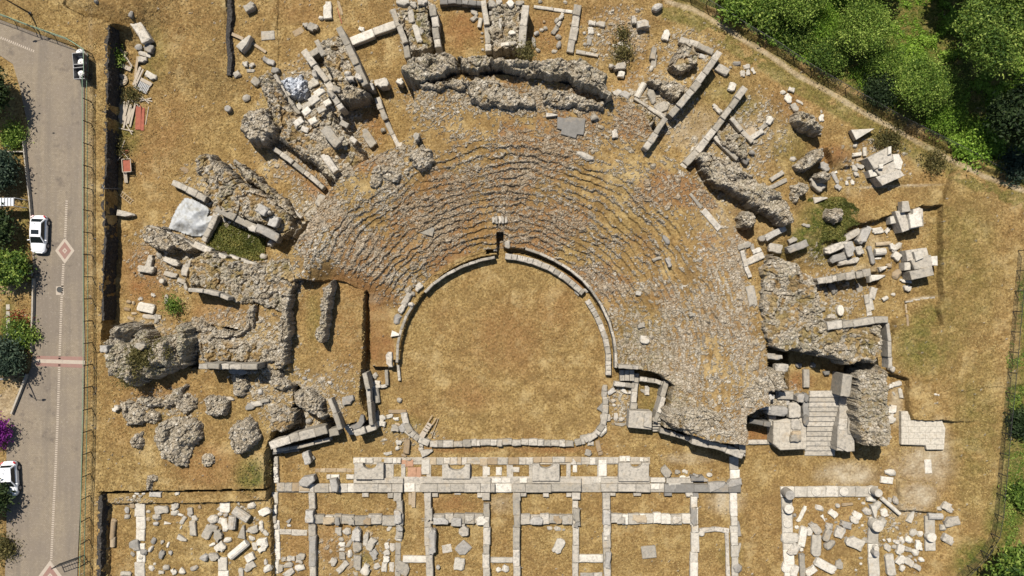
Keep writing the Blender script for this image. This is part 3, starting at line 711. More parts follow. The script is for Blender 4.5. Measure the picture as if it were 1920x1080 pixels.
RUB = [
 # --- boulders of the west field
 ('rubble_boulder', 'huge grey conglomerate block with green bushes on top beside the road fence', 'ruin', '183,660 185,640 195,612 215,607 237,613 247,620 262,648 290,632 305,630 318,607 345,600 357,620 353,660 338,688 322,702 282,712 256,720 240,728 215,720 186,716', 6.2, .9, .42, .35, 1.3, .1),
 ('rubble_boulder', 'shaded tilted slab of rubble just below the huge bush topped block', 'ruin', '236,748 262,742 300,747 325,728 345,724 340,752 312,766 272,766', 3.3, .5, .42, .1, .6, .1),
 ('rubble_boulder', 'round grey rubble lump right of the shaded tilted slab', 'ruin', '326,757 332,744 350,740 364,748 364,764 354,774 336,776 328,768', 3.2, .7, .36, 0, .4, .05),
 ('rubble_boulder', 'squarish grey rubble boulder standing alone with a clean shadow on its right', 'ruin', '379,745 390,739 415,741 425,756 420,778 400,786 383,778', 3.8, .45, .36, 0, .4, .05),
 ('rubble_boulder', 'lumpy grey rubble heap left of the dry hollow near the fence', 'ruin', '220,757 236,750 262,765 270,782 262,800 236,800 223,786', 3.4, .8, .4, .05, .7, .05),
 ('rubble_boulder', 'small rubble lump tucked against the right side of the lumpy heap', 'ruin', '263,772 280,770 298,776 294,790 280,798 264,792', 3.2, .7, .36, .0, .4, .05),
 ('rubble_boulder', 'broad pale rubble boulder with two lobes in the middle of the boulder field', 'ruin', '286,800 303,785 330,783 360,787 375,800 376,815 370,830 354,848 341,880 326,878 301,862 292,842 285,820', 3.9, .8, .42, .12, .7, .1),
 ('rubble_boulder', 'smooth egg shaped grey rubble boulder left of the broad two lobed one', 'ruin', '238,830 246,815 262,812 270,836 262,848 245,842', 3.2, .6, .3, 0, .3, .05),
 ('rubble_boulder', 'smallest round rubble lump below right of the broad two lobed boulder', 'ruin', '374,858 384,850 398,852 404,864 394,878 380,877', 2.8, .6, .32, 0, .3, .05),
 ('rubble_boulder', 'tall pale rubble boulder casting a black shadow beside the grassy hollow', 'ruin', '424,815 436,793 460,786 475,800 480,828 465,848 440,853 427,836', 4.2, .7, .38, 0, .5, .05),
 ('rubble_boulder', 'hook shaped grey rubble piece lying at the top edge of the stone yard', 'ruin', '270,890 284,885 298,892 296,902 286,904 284,925 274,922 271,905', 2.8, .5, .3, 0, .3, .05),
 ('rubble_boulder', 'long sloping rubble chunk leaning beside the grey slab left of the stage wing', 'ruin', '426,702 442,692 468,710 466,732 452,752 434,744', 3.3, .7, .4, .05, .5, .15),
 # --- west vaults
 ('rubble_wall', 'curved rubble wall around the orange apse floor in the west', 'wall', '354,592 372,596 402,612 440,622 458,612 460,578 474,570 482,580 480,612 452,632 420,636 396,638 372,656 356,652', 3.7, .3, .38, .05, .3, .35),
 ('rubble_wall', 'flat rubble terrace between the green pit and the orange apse', 'wall', '355,488 380,472 400,472 424,487 480,494 520,486 546,482 560,505 552,540 548,560 530,590 480,570 440,566 400,548 372,538 353,540', 3.7, .35, .40, .25, .45, .45),
 ('rubble_wall', 'rubble wall top between the white tarpaulin and the wooden debris', 'wall', '262,436 270,420 296,424 342,450 364,466 352,476 330,466 310,474 290,462 266,462', 2.2, .3, .4, .0, .4, .35),
 ('rubble_wall', 'tapering rubble wall running down right from the small pale slab to the bank', 'wall', '363,300 375,288 395,290 420,310 450,340 480,352 500,368 545,402 548,430 530,446 506,428 480,416 436,402 402,388 390,372 386,345 366,326', 2.3, .35, .40, .3, .5, .55),
 ('rubble_wall', 'narrow rubble wall with a black shaded side left of the two grass strips', 'wall', '530,548 546,552 541,610 536,680 528,696 512,692 520,622', 4.3, .2, .36, .05, .3, .2),
 ('rubble_wall', 'short rubble wall stub standing between the two grass strips', 'wall', '606,540 622,527 616,590 610,646 590,646 597,585', 4.4, .2, .34, .1, .25, .15),
 ('rubble_wall', 'thick heap of grey rubble above the left stage wing wall', 'wall', '546,738 570,730 598,736 611,782 603,800 580,782 556,772 544,756', 3.9, .6, .42, .05, .6, .1),
 ('rubble_wall', 'rubble edge at the foot of the narrow shaded wall', 'wall', '484,690 500,684 530,700 545,725 530,735 505,720 488,705', 3.3, .5, .4, .05, .5, .2),
 ('rubble_wall', 'rubble behind the left stage wing with a small dark hole', 'wall', '502,760 530,752 550,770 560,800 545,806 506,815 500,790', 3.0, .5, .4, .05, .5, .4),
 # --- north west vaults
 ('rubble_boulder', 'big round topped rubble mass with a black shaded face at the north west', 'ruin', '445,234 449,214 463,201 485,197 504,208 517,236 508,252 494,272 468,266 452,252', 3.2, .6, .42, .05, .8, .1),
 ('rubble_wall', 'sloping rubble spread around the blue white spoil in the north west vaults', 'wall', '476,140 500,132 520,150 540,190 556,215 590,232 620,206 652,240 688,300 660,330 628,345 600,320 560,290 520,262 512,230 498,196', 2.6, .6, .42, .25, .6, .5),
 ('rubble_pier', 'leaning masonry pier core right of the long sloping grey wall', 'ruin', '598,80 634,58 656,92 684,160 688,176 652,190 640,176 624,150 604,112', 3.3, .3, .5, .12, .5, .5),
 ('rubble_pier', 'dark faced lump of rubble ending the leaning pier', 'ruin', '626,170 660,150 688,168 686,180 650,193 634,190', 3.8, .4, .42, .1, .7, .15),
 # --- back wall
 ('rubble_wall', 'ragged western stretch of the high rubble wall along the top of the seats', 'wall', '750,132 757,114 776,102 800,94 830,92 858,96 864,110 861,128 846,134 838,142 818,150 790,156 766,150', 6.6, .45, .46, .2, .9, .15),
 ('rubble_wall', 'low middle stretch joining the two high rubble walls above the seats', 'wall', '856,100 900,100 925,106 922,128 900,134 862,132', 6.5, .4, .44, .2, .6, .35),
 ('rubble_wall', 'long eastern stretch of the high rubble wall with a deep black shadow', 'wall', '914,112 960,105 1000,106 1040,103 1080,104 1100,112 1124,124 1142,140 1146,166 1156,182 1140,184 1110,166 1082,155 1062,146 1022,142 962,134', 7.5, .45, .46, .15, 1.0, .12),
 ('rubble_wall', 'rubble ledge in front of the high wall, left of the flat grey slabs', 'wall', '866,152 900,146 936,152 952,166 1005,173 1005,197 960,202 902,198 882,188', 6.1, .35, .42, .1, .6, .3),
 ('rubble_wall', 'rubble ledge under the black shadow just above the flat grey slabs', 'wall', '1010,168 1050,164 1100,180 1138,192 1134,208 1100,206 1060,200 1018,194', 6.0, .4, .42, .1, .5, .35),
 ('rubble_wall', 'dark rubble shelf below the ragged western high wall', 'wall', '782,152 800,148 824,150 862,140 878,150 872,172 842,166 800,172 786,168', 5.9, .4, .44, .15, .7, .25),
 ('rubble_wall', 'grey rubble knob at the left edge of the seats below the open passage', 'wall', '760,298 766,280 790,272 812,278 812,304 792,316 770,312', 6.0, .6, .40, 0, .5, .05),
 ('rubble_wall', 'rough rubble hump at the western rim of the seats near the vault passage', 'wall', '694,318 712,302 736,308 758,330 748,342 720,340 704,360 690,350', 5.6, .7, .42, 0, .6, .05),
 ('rubble_wall', 'grey rubble rim at the far left end of the seats', 'wall', '544,458 566,420 604,390 640,380 656,352 640,340 612,352 590,390 556,420 546,440', 4.4, .5, .42, 0, .6, .05),
 # --- north bays
 ('rubble_pier', 'grassy pier core between two walls above the ragged western high wall', 'ruin', '744,18 786,8 800,14 812,88 800,96 770,104 764,84', 2.0, .2, .44, .4, .5, .55),
 ('rubble_pier', 'pale stone filled pier right of the square sunken pit at the top', 'ruin', '916,4 978,4 982,92 930,98 920,90', 2.4, .2, .5, .2, .6, .35),
 # --- north east
 ('rubble_pier', 'square masonry pier with a grassy top at the north east', 'ruin', '1256,122 1263,100 1286,78 1304,86 1310,102 1306,120 1284,138 1258,128', 3.4, .15, .6, .3, .3, .6),
 ('rubble_wall', 'short steep rubble block beside the long north east wall', 'wall', '1211,150 1222,141 1250,146 1286,159 1284,178 1268,188 1250,177 1222,161', 3.5, .3, .36, .15, .4, .2),
 ('rubble_wall', 'broken rubble chunk with a grassy top below the worn path', 'wall', '1492,214 1502,206 1520,206 1534,222 1552,236 1544,247 1530,247 1510,240 1496,230', 3.1, .5, .36, .2, .4, .3),
 ('rubble_wall', 'tilted oblong rubble slab in the east above the grassy hollow', 'wall', '1485,312 1498,300 1546,272 1552,285 1544,300 1520,317 1494,322', 3.2, .4, .36, .05, .5, .15),
 ('rubble_boulder', 'small rough lump of rubble left of the big ashlar pier in the east', 'ruin', '1534,330 1546,318 1562,324 1560,341 1542,341', 2.8, .4, .34, .05, .4, .15),
 ('rubble_boulder', 'heart shaped rubble boulder lying in the green hollow', 'ruin', '1548,400 1556,389 1566,394 1578,388 1587,398 1584,412 1570,422 1555,414', 2.7, .5, .34, 0, .35, .05),
 ('rubble_boulder', 'flat bent slab of rubble at the upper left of the green hollow', 'ruin', '1484,350 1500,341 1516,344 1519,360 1504,366 1494,384 1482,368', 2.8, .4, .36, .15, .4, .25),
 ('rubble_wall', 'thick tongue of pale rubble running down right with a black shaded foot', 'wall', '1306,290 1320,279 1346,286 1380,302 1440,346 1468,356 1484,384 1492,414 1476,424 1450,404 1420,390 1376,366 1346,350 1322,320', 4.8, .4, .42, .15, .8, .2),
 ('rubble_boulder', 'round rubble ball with a grey stone against it right of the seats', 'ruin', '1391,408 1398,394 1414,392 1422,404 1420,424 1404,430 1394,424', 4.6, .5, .32, .05, .4, .1),
 # --- east terrace
 ('rubble_wall', 'broad flat rubble terrace at the east end of the seats', 'wall', '1424,500 1456,478 1500,492 1532,530 1543,572 1552,612 1600,602 1656,604 1658,662 1638,690 1616,676 1594,684 1560,672 1520,664 1490,656 1462,658 1448,650 1432,628 1428,580', 6.1, .3, .42, .25, .5, .5),
 ('rubble_wall', 'tall rubble wall right of the wide stairs with a black shadow at its end', 'wall', '1606,704 1640,690 1660,684 1668,704 1671,800 1673,836 1622,838 1606,812 1604,760', 5.0, .25, .38, .2, .4, .3),
 ('rubble_wall', 'rubble core above the right stage wing wall', 'wall', '1244,770 1300,760 1380,768 1388,806 1386,826 1345,826 1320,826 1290,818 1262,804 1244,795', 5.2, .5, .36, .15, .6, .1),
 ('rubble_wall', 'small rubble knob above the dark recess near the right stage wing', 'wall', '1384,732 1410,712 1440,692 1476,690 1478,730 1446,738 1424,764 1414,774 1392,772 1376,756', 5.2, .5, .36, .05, .4, .05),
 ('rubble_wall', 'slim rubble wall between the tapering rubble wall and the orange bays', 'wall', '430,300 444,302 476,328 510,352 540,380 560,408 548,412 520,384 486,356 452,332', 1.7, .3, .34, .25, .35, .45),
 ('rubble_wall', 'low rubble patch right of the second radial wall in the north east', 'wall', '1342,244 1366,236 1392,252 1408,276 1400,296 1380,292 1352,268', 3.3, .35, .38, .2, .4, .5),
 ('rubble_wall', 'low rubble bank right of the huge bush topped block under the apse', 'wall', '368,640 400,636 450,640 500,640 524,652 520,676 480,682 420,682 376,680', 3.75, .5, .36, .1, .3, .5),
 ('rubble_wall', 'rubble collar between the blue white heap and the north west boulder', 'wall', '478,152 500,146 520,170 534,204 528,222 508,200 490,178', 2.9, .4, .38, .25, .4, .4),
 ('rubble_wall', 'rough masonry mass between the long radial wall and the seats', 'wall', '1150,176 1178,180 1200,196 1236,214 1222,250 1200,240 1168,222 1146,204', 4.9, .4, .38, .2, .35, .6),
 ('spoil_heap', 'blue white heap of crushed limestone in the north west vaults', 'heap', '522,150 540,140 558,136 572,150 578,170 560,184 545,186 530,172', 1.6, 1.0, .34, 0, .4, .0),
]
for r_ in RUB:
    o_ = rubble(*r_)
    if r_[0] == 'spoil_heap':
        o_.data.materials[0] = stone_mat('blue_white_limestone', (0.24, 0.27, 0.31), (0.42, 0.45, 0.50), (0.66, 0.68, 0.72), 0.4)

# ------------------------------------------------------------------ cut blocks
def block_geo(L, W, h, rng, kind='b'):
    """an irregular worn block, origin at its base centre"""
    out = []
    if kind == 'r':
        n = rng.randint(6, 9); a0 = rng.random() * 6.28
        for i in range(n):
            a = a0 + 6.283 * (i + rng.uniform(-.28, .28)) / n
            k = 1.0 / max(abs(math.cos(a)), abs(math.sin(a))); k = 1 + (k - 1) * rng.uniform(.2, .8)
            out.append((L / 2 * math.cos(a) * k * rng.uniform(.82, 1.04), W / 2 * math.sin(a) * k * rng.uniform(.82, 1.04)))
    elif kind == 'o':
        n = 18
        out = [(L / 2 * math.cos(6.283 * i / n) * rng.uniform(.97, 1.02), W / 2 * math.sin(6.283 * i / n) * rng.uniform(.97, 1.02)) for i in range(n)]
    elif kind == 'v':
        out = [(-L / 2, -W / 2 * rng.uniform(.5, 1)), (0, -W / 2 * rng.uniform(.5, .8)), (L / 2, -W * .1), (L / 2 * .94, W * .12), (0, W / 2 * .7), (-L / 2 * .95, W / 2)]
    else:
        cn = [(-1, -1), (1, -1), (1, 1), (-1, 1)]
        cut = [rng.choice((0, .05, .1, .18, .3, .55 if kind == 'b' else .08) if kind == 'b' else (0, 0, 0, .05, .08)) for _ in cn]
        if kind == 'm': cut = [rng.choice((0, 0, 0, .05, .12)) for _ in cn]
        jl = 0.022 if kind == 's' else 0.03 if kind == 'm' else 0.06
        for i in range(4):
            ax, ay = cn[i]; bx, by = cn[(i + 1) % 4]; px, py = cn[i - 1]
            c = cut[i]
            A = (ax * L / 2, ay * W / 2)
            if c > 0.01:
                m = min(L, W)
                lp = math.hypot(px - ax, py - ay)
                out.append((A[0] + (px - ax) / 2 * c * m, A[1] + (py - ay) / 2 * c * m))
                out.append((A[0] + (bx - ax) / 2 * c * m * rng.uniform(.5, 1.3), A[1] + (by - ay) / 2 * c * m))
            else: out.append(A)
            for t in (.33, .67):
                out.append(((ax + (bx - ax) * t) * L / 2 + rng.uniform(-jl, jl) * (ax == bx), (ay + (by - ay) * t) * W / 2 + rng.uniform(-jl, jl) * (ay == by)))
    n = len(out); b = min(0.07, 0.14 * min(L, W), 0.3 * h)
    if kind == 'r': b = min(0.16, .2 * min(L, W), .4 * h)
    sx = (L - 2 * b) / L; sy = (W - 2 * b) / W
    v = [(x * 1.03, y * 1.03, -0.25) for x, y in out]
    v += [(x * rng.uniform(.99, 1.02), y * rng.uniform(.99, 1.02), h * .55) for x, y in out]
    v += [(x, y, h - b * rng.uniform(.7, 1.5)) for x, y in out]
    v += [(x * sx, y * sy, h - rng.uniform(0, .02)) for x, y in out]
    if kind in 'bvr':
        for i in range(n):
            if rng.random() < .2:
                dz = rng.uniform(.08, .3) * min(h, .9); k = rng.uniform(.72, .9)
                x_, y_, z_ = v[2 * n + i]; v[2 * n + i] = (x_, y_, z_ - dz)
                x_, y_, z_ = v[3 * n + i]; v[3 * n + i] = (x_ * k, y_ * k, z_ - rng.uniform(0, .03))
    v.append((rng.uniform(-.1, .1) * L, rng.uniform(-.1, .1) * W, h + rng.uniform(-.015, .02) + (.12 * min(h, W) if kind == 'r' else 0)))
    f = []
    for k in range(3):
        for i in range(n):
            j = (i + 1) % n
            f.append((k * n + i, k * n + j, (k + 1) * n + j, (k + 1) * n + i))
    for i in range(n): f.append((3 * n + i, 3 * n + (i + 1) % n, 4 * n))
    return v, f

def drum_geo(L, D, rng, flutes=True):
    """a column piece lying along x"""
    n = 24; v = []; f = []
    r0 = D / 2; r1 = D / 2 * rng.uniform(.9, 1.0)
    for i, t in enumerate((0, .04, .5, .96, 1)):
        r = (r0 + (r1 - r0) * t) * (.94 if i in (0, 4) else 1)
        for k in range(n):
            q = r * (1 - (.05 if flutes and k % 2 else 0)) * rng.uniform(.985, 1.01)
            v.append((-L / 2 + L * t, q * math.cos(6.283 * k / n), r0 + q * math.sin(6.283 * k / n)))
    for i in range(4):
        for k in range(n): f.append((i * n + k, i * n + (k + 1) % n, (i + 1) * n + (k + 1) % n, (i + 1) * n + k))
    f.append(tuple(range(n - 1, -1, -1))); f.append(tuple(4 * n + k for k in range(n)))
    return v, f

def xf(v, ang, tx=0.0, ty=0.0, loc=(0, 0, 0)):
    ca, sa = math.cos(ang), math.sin(ang); out = []
    for x, y, z in v:
        z2 = z + x * tx + y * ty
        out.append((x * ca - y * sa + loc[0], x * sa + y * ca + loc[1], z2 + loc[2]))
    return out

# every line: cx cy length width angle(clockwise in the photo) height tone kind [base height]
#   tone w white g grey d dark t tan p pale ; kind b block s slab r rough rock c lying column o round v wedge
ZONES = {}
def zone(key, phrase, group, text): ZONES[key] = (phrase, group, text)
zone('stone yard', 'lower left stone yard', 'fallen stones in the lower left stone yard', '''
235 958 15 10 80 .5 g r;246 948 12 10 80 .4 t b;236 970 12 9 0 .4 p r;212 977 12 8 20 .3 t r;210 995 32 10 94 .5 t c;210 1017 18 10 92 .5 t c;249 1025 20 18 80 .7 g b;247 1040 12 8 50 .3 p r;267 1037 15 12 10 .5 g r;262 1047 11 9 20 .5 w r;277 960 9 8 0 .25 p r
301 957 26 14 -4 .5 p b;325 951 16 13 -40 .6 p b;326 963 16 11 -20 .4 w r;337 966 14 6 10 .25 w r;291 972 17 14 10 .6 p r;291 983 11 8 0 .4 g r;277 974 8 9 0 .2 t r;313 982 13 7 5 .2 p v;355 962 17 11 80 .5 p b;363 973 12 9 0 .4 w b;360 992 28 12 86 .5 p b;342 977 17 8 -60 .3 w b;338 990 9 5 -60 .2 w r;373 951 8 8 0 .2 t r
397 976 22 17 -18 .7 w r;417 952 20 18 -60 .3 p v;412 965 10 7 0 .3 p r;422 967 10 8 -30 .4 g r;413 977 12 9 -70 .3 w b;420 985 24 12 80 .4 w b;387 999 27 16 -65 .6 p b;398 991 16 11 25 .5 p b;407 1007 24 16 98 .7 p b;425 1014 16 11 -10 .5 w r;411 1028 20 17 -40 .6 w b;397 1022 14 6 -25 .25 w r;400 1046 20 14 0 .6 p b;380 1048 17 16 10 .7 g r
434 981 24 16 95 .8 p c;451 966 33 18 33 .8 p c;446 943 12 7 70 .25 w v;452 951 7 5 0 .2 p r;470 950 17 12 -20 .5 w r;471 995 22 13 -12 .6 w b;453 999 26 15 -80 .6 p v;446 1032 43 15 -40 .7 w c;470 1011 15 12 20 .5 w r;477 1026 15 10 80 .4 w b;467 1047 17 14 -30 .6 w b;467 1063 22 13 -30 .4 w b;451 1075 18 9 90 .4 w b
339 1012 19 13 20 .5 w v;286 1015 14 10 -60 .4 g r;303 1017 8 6 90 .3 p b;314 1022 14 5 -70 .25 w r;281 1031 16 9 -60 .4 p r;301 1041 15 10 -55 .5 d b;319 1038 9 7 80 .3 g b;282 1066 15 10 60 .4 w r;289 1058 6 6 0 .2 w r;309 1066 14 11 10 .5 w r;301 1074 11 6 0 .3 w b;325 1073 11 9 70 .4 w b;339 1073 14 12 50 .5 w r;363 1067 15 11 -30 .4 p r;234 1077 20 8 0 .4 p b;358 1030 5 4 0 .2 t r;331 926 9 5 -30 .3 w b;290 928 22 9 5 .3 g s;255 926 10 6 20 .3 w r;262 931 8 5 0 .3 p r;268 926 7 5 0 .2 w r;250 931 7 6 0 .25 w r''')
zone('court blocks', 'stage rooms at left', 'blocks lying in the lower court', '''
541 978 11 8 -50 .4 g v;541 986 9 6 0 .2 p r;515 989 11 10 0 .5 w r;495 961 21 13 -25 .5 w b;488 982 9 9 0 .4 w r;489 991 15 9 80 .4 w b;497 1001 12 8 40 .4 w b;490 1020 20 17 -10 .6 w b;491 1031 18 9 -30 .5 w b;497 1055 7 12 0 .4 p r;500 1068 20 15 -35 .5 w r
562 1045 16 11 10 .6 p b;544 1049 15 9 0 .5 p b;531 1050 9 8 0 .5 p b;560 1054 13 8 10 .5 p b;539 1061 18 9 -5 .5 p b;525 1068 14 10 90 .5 p b;561 1067 23 12 -5 .6 w r;540 1077 22 11 -35 .6 p b
634 998 15 12 90 .4 p b;650 998 18 15 -20 .5 p r;667 1004 25 16 92 .9 g b;669 1027 20 16 90 .6 p b;685 1012 25 9 95 .5 p b;695 1022 24 14 -60 .5 w b;701 1041 18 14 60 .4 g b;639 1013 12 10 20 .3 p r;640 1022 12 8 0 .35 w b;640 1031 11 6 0 .3 w b;641 1043 15 11 85 .4 p b;655 1040 15 10 90 .5 w r;624 1055 15 12 -70 .5 p b;641 1065 26 11 -45 .5 p b;669 1057 28 15 92 .6 p b;685 1070 19 16 -60 .6 w b;725 1025 11 9 80 .4 w b;735 1027 15 9 90 .3 p b;724 1038 12 11 -20 .5 w b;724 1050 12 12 0 .5 w b;705 1064 15 14 -30 .5 p r;720 1065 18 10 95 .4 w b;734 1064 18 9 90 .2 p b;746 1011 15 13 20 .5 w r;754 1067 26 22 25 .6 p b;655 1019 20 9 -60 .2 p r;729 992 11 8 -60 .3 w b;658 1060 20 9 -60 .2 t b;692 1000 12 8 40 .1 t s
869 995 23 18 88 .8 p b;868 1030 25 22 -45 .5 g b;861 1059 22 19 95 .5 w b;838 1029 18 15 -10 .12 p s;821 1065 8 8 0 .5 w o;935 1070 12 10 -30 .4 w r;948 1069 16 14 40 .5 w r''')
zone('stage right', 'stage rooms at right', 'blocks lying in the lower court', '''
1217 1036 27 23 -6 .35 p s;1048 1025 28 17 -65 .5 w b;1038 1032 10 6 70 .2 p r;1046 992 16 10 20 .2 p r;1031 991 11 8 0 .2 p r;1057 994 7 5 0 .15 p r;1250 886 22 15 50 .7 p b;1271 886 10 8 10 .3 p b;1285 885 10 7 20 .3 w b;1281 896 12 6 0 .3 w b;1291 897 8 5 -20 .3 w b;1314 899 30 16 10 .5 g v;1331 891 11 8 0 .4 w o;1316 1001 11 11 0 .5 w o;1382 993 28 14 80 .5 g b;1385 1032 26 12 -70 .5 p v;1384 1067 20 18 0 .6 g r;1292 921 24 14 75 .7 w b;1268 912 28 13 -2 .7 w b;1314 915 30 11 -8 .7 g v;1346 911 34 19 -15 .8 g v;1378 906 28 13 -8 .8 g b''')
zone('colonnade', 'colonnade ruins', 'fallen stones in the colonnade ruins', '''
1505 965 33 7 -62 .4 w b;1538 954 20 11 20 .4 w r;1563 964 17 12 40 .4 w b;1572 949 9 8 0 .4 p o;1590 947 22 6 -5 .4 t b;1609 967 17 12 25 .5 w b;1604 976 17 11 20 .5 w b;1545 973 14 7 60 .3 w v;1491 967 7 7 0 .3 p r;1550 974 5 4 0 .2 p r;1556 988 13 12 10 .5 p b;1553 1005 23 13 -65 .6 p b;1589 986 22 13 12 .6 g b;1577 1000 21 17 -70 .6 p b;1531 992 25 14 55 .6 p b;1520 997 16 10 90 .5 w b;1507 1008 38 13 100 .6 w b;1484 1012 36 24 -12 .7 w r;1532 1025 40 17 92 .6 w b;1558 1023 27 15 -35 .6 p r;1605 1019 34 21 25 .6 w b;1624 1014 15 13 10 .3 p r;1490 1032 25 16 -55 .7 p b;1506 1062 44 10 87 .6 p b;1477 1067 19 16 20 .6 w b;1491 1072 20 13 -75 .6 w b;1522 1072 22 12 -35 .6 w b;1550 1063 43 16 28 .7 w b;1576 1059 18 13 95 .5 p b;1615 1047 8 5 0 .2 p r;1615 1058 6 5 0 .2 w r;1606 1070 6 6 0 .2 w r;1504 1031 7 6 0 .3 w b;1568 980 7 5 0 .2 p r;1495 990 10 8 0 .3 w r
1660 963 16 13 80 .5 w b;1646 951 26 14 -50 .7 w r;1629 961 20 15 30 .6 p r;1636 938 20 12 10 .7 w r;1671 940 12 8 90 .5 p r;1682 940 18 12 80 .6 p r;1641 960 24 14 85 .9 w v;1658 981 18 14 80 .8 w r;1711 970 24 14 -70 .5 w v;1679 982 8 5 0 .2 w r;1683 990 8 6 0 .2 p r;1715 1000 17 14 -60 .5 w r;1728 1003 13 12 10 .5 w r;1694 1015 15 11 70 .4 w r;1706 1013 15 13 30 .5 w r;1682 1017 12 8 5 .4 w b;1669 1014 9 8 20 .4 w b;1659 1014 6 5 60 .3 w r;1726 1024 19 12 88 .6 w b;1690 1032 19 14 -70 .5 w b;1704 1031 14 9 10 .4 p b;1718 1037 17 14 40 .5 w r;1666 1028 14 11 40 .5 w b;1678 1027 11 8 0 .4 w r;1671 1060 40 16 82 .6 w b;1691 1052 19 15 -55 .5 w b;1706 1055 19 13 35 .5 w b;1721 1064 16 10 30 .5 w b;1694 1067 14 12 -50 .5 w r;1709 1045 10 7 10 .4 p r;1730 1051 13 10 10 .5 w r;1718 1052 8 5 60 .3 p r
1687 963 7 6 0 .3 w r;1637 975 12 10 0 .5 p r;1620 944 9 6 0 .2 w r;1612 936 6 4 0 .2 w r;1755 969 27 13 2 .6 g c;1780 952 22 15 30 .4 p b;1789 980 29 17 -10 .7 p b;1771 991 13 13 0 .5 w r;1781 1013 22 15 30 .5 p b;1763 955 11 9 0 .4 w r;1672 887 25 14 8 .5 w r;1664 901 23 12 6 .35 w s;1741 875 26 13 85 .12 w s;1612 990 5 4 0 .2 p r;1618 986 6 5 0 .2 w r;1622 996 5 4 0 .2 p r''')
zone('rim', 'orchestra margins', 'stones beside the orchestra', '''
784 538 16 11 -45 .6 p b;772 551 12 9 0 .5 p r;762 560 26 11 -60 .5 p b;754 577 22 10 -55 .5 p b;769 571 13 10 -10 .6 p r;744 598 22 15 -70 .5 g r;741 627 16 12 8 .5 w v;729 675 28 12 88 .6 p b;703 705 11 9 -45 .4 p b;706 719 13 9 0 .35 p b;705 742 27 13 82 .6 p c;748 751 12 9 20 .5 p r;652 751 22 15 -12 .7 g b;570 710 10 7 20 .4 g r;618 718 10 7 0 .4 g r;543 793 17 14 60 .7 p r;578 790 13 12 0 .5 g r;520 768 12 9 40 .6 p r;668 796 24 15 -70 .9 d r
706 779 18 6 92 .5 p b;716 786 14 12 80 .5 w b;713 795 19 9 10 .6 w b;730 781 13 7 -12 .4 w b;742 786 11 6 0 .4 w b;757 782 15 12 85 .7 g b;745 772 34 7 0 .25 t s;755 803 16 14 -35 .6 g b;740 804 14 12 5 .7 p b;744 796 11 5 0 .3 t b;765 811 15 11 40 .5 w b;776 819 13 9 30 .3 w r;746 831 12 10 30 .5 w b;745 841 10 9 0 .4 w r;762 838 26 11 95 .6 t b;790 833 12 8 100 .5 p b;789 843 10 7 0 .4 p b;800 849 24 15 -20 .6 p v;727 851 16 6 -10 .3 w b;574 859 24 13 75 1.3 g b;587 859 8 5 60 .4 p r;767 862 10 6 0 .3 p r;757 855 12 7 10 .3 t r
1083 549 12 7 45 .4 p b;1098 545 10 5 40 .3 p b;1133 735 20 8 92 .4 p b;1135 748 10 9 0 .5 p b;1131 762 22 14 -60 .6 g v;1136 784 18 13 -5 .5 p b;1129 805 20 16 -50 .5 w b;1147 735 16 9 -35 .5 g b;1172 735 14 11 30 .5 w v;1183 737 10 8 0 .5 p r;1150 752 11 9 -30 .3 p r;1162 748 10 6 60 .2 p r;1152 760 8 6 0 .2 w r;1155 782 14 7 90 .3 p b;1166 787 10 8 0 .3 p b;1163 796 20 5 5 .25 p b;1098 821 18 11 -15 .6 p b;1108 832 12 9 0 .4 p b;1104 850 13 11 20 .4 p b;1129 812 16 10 -40 .5 p b;1108 822 7 10 0 .5 w b;1207 734 12 6 40 .3 p b;1214 732 19 9 92 .35 p b''')
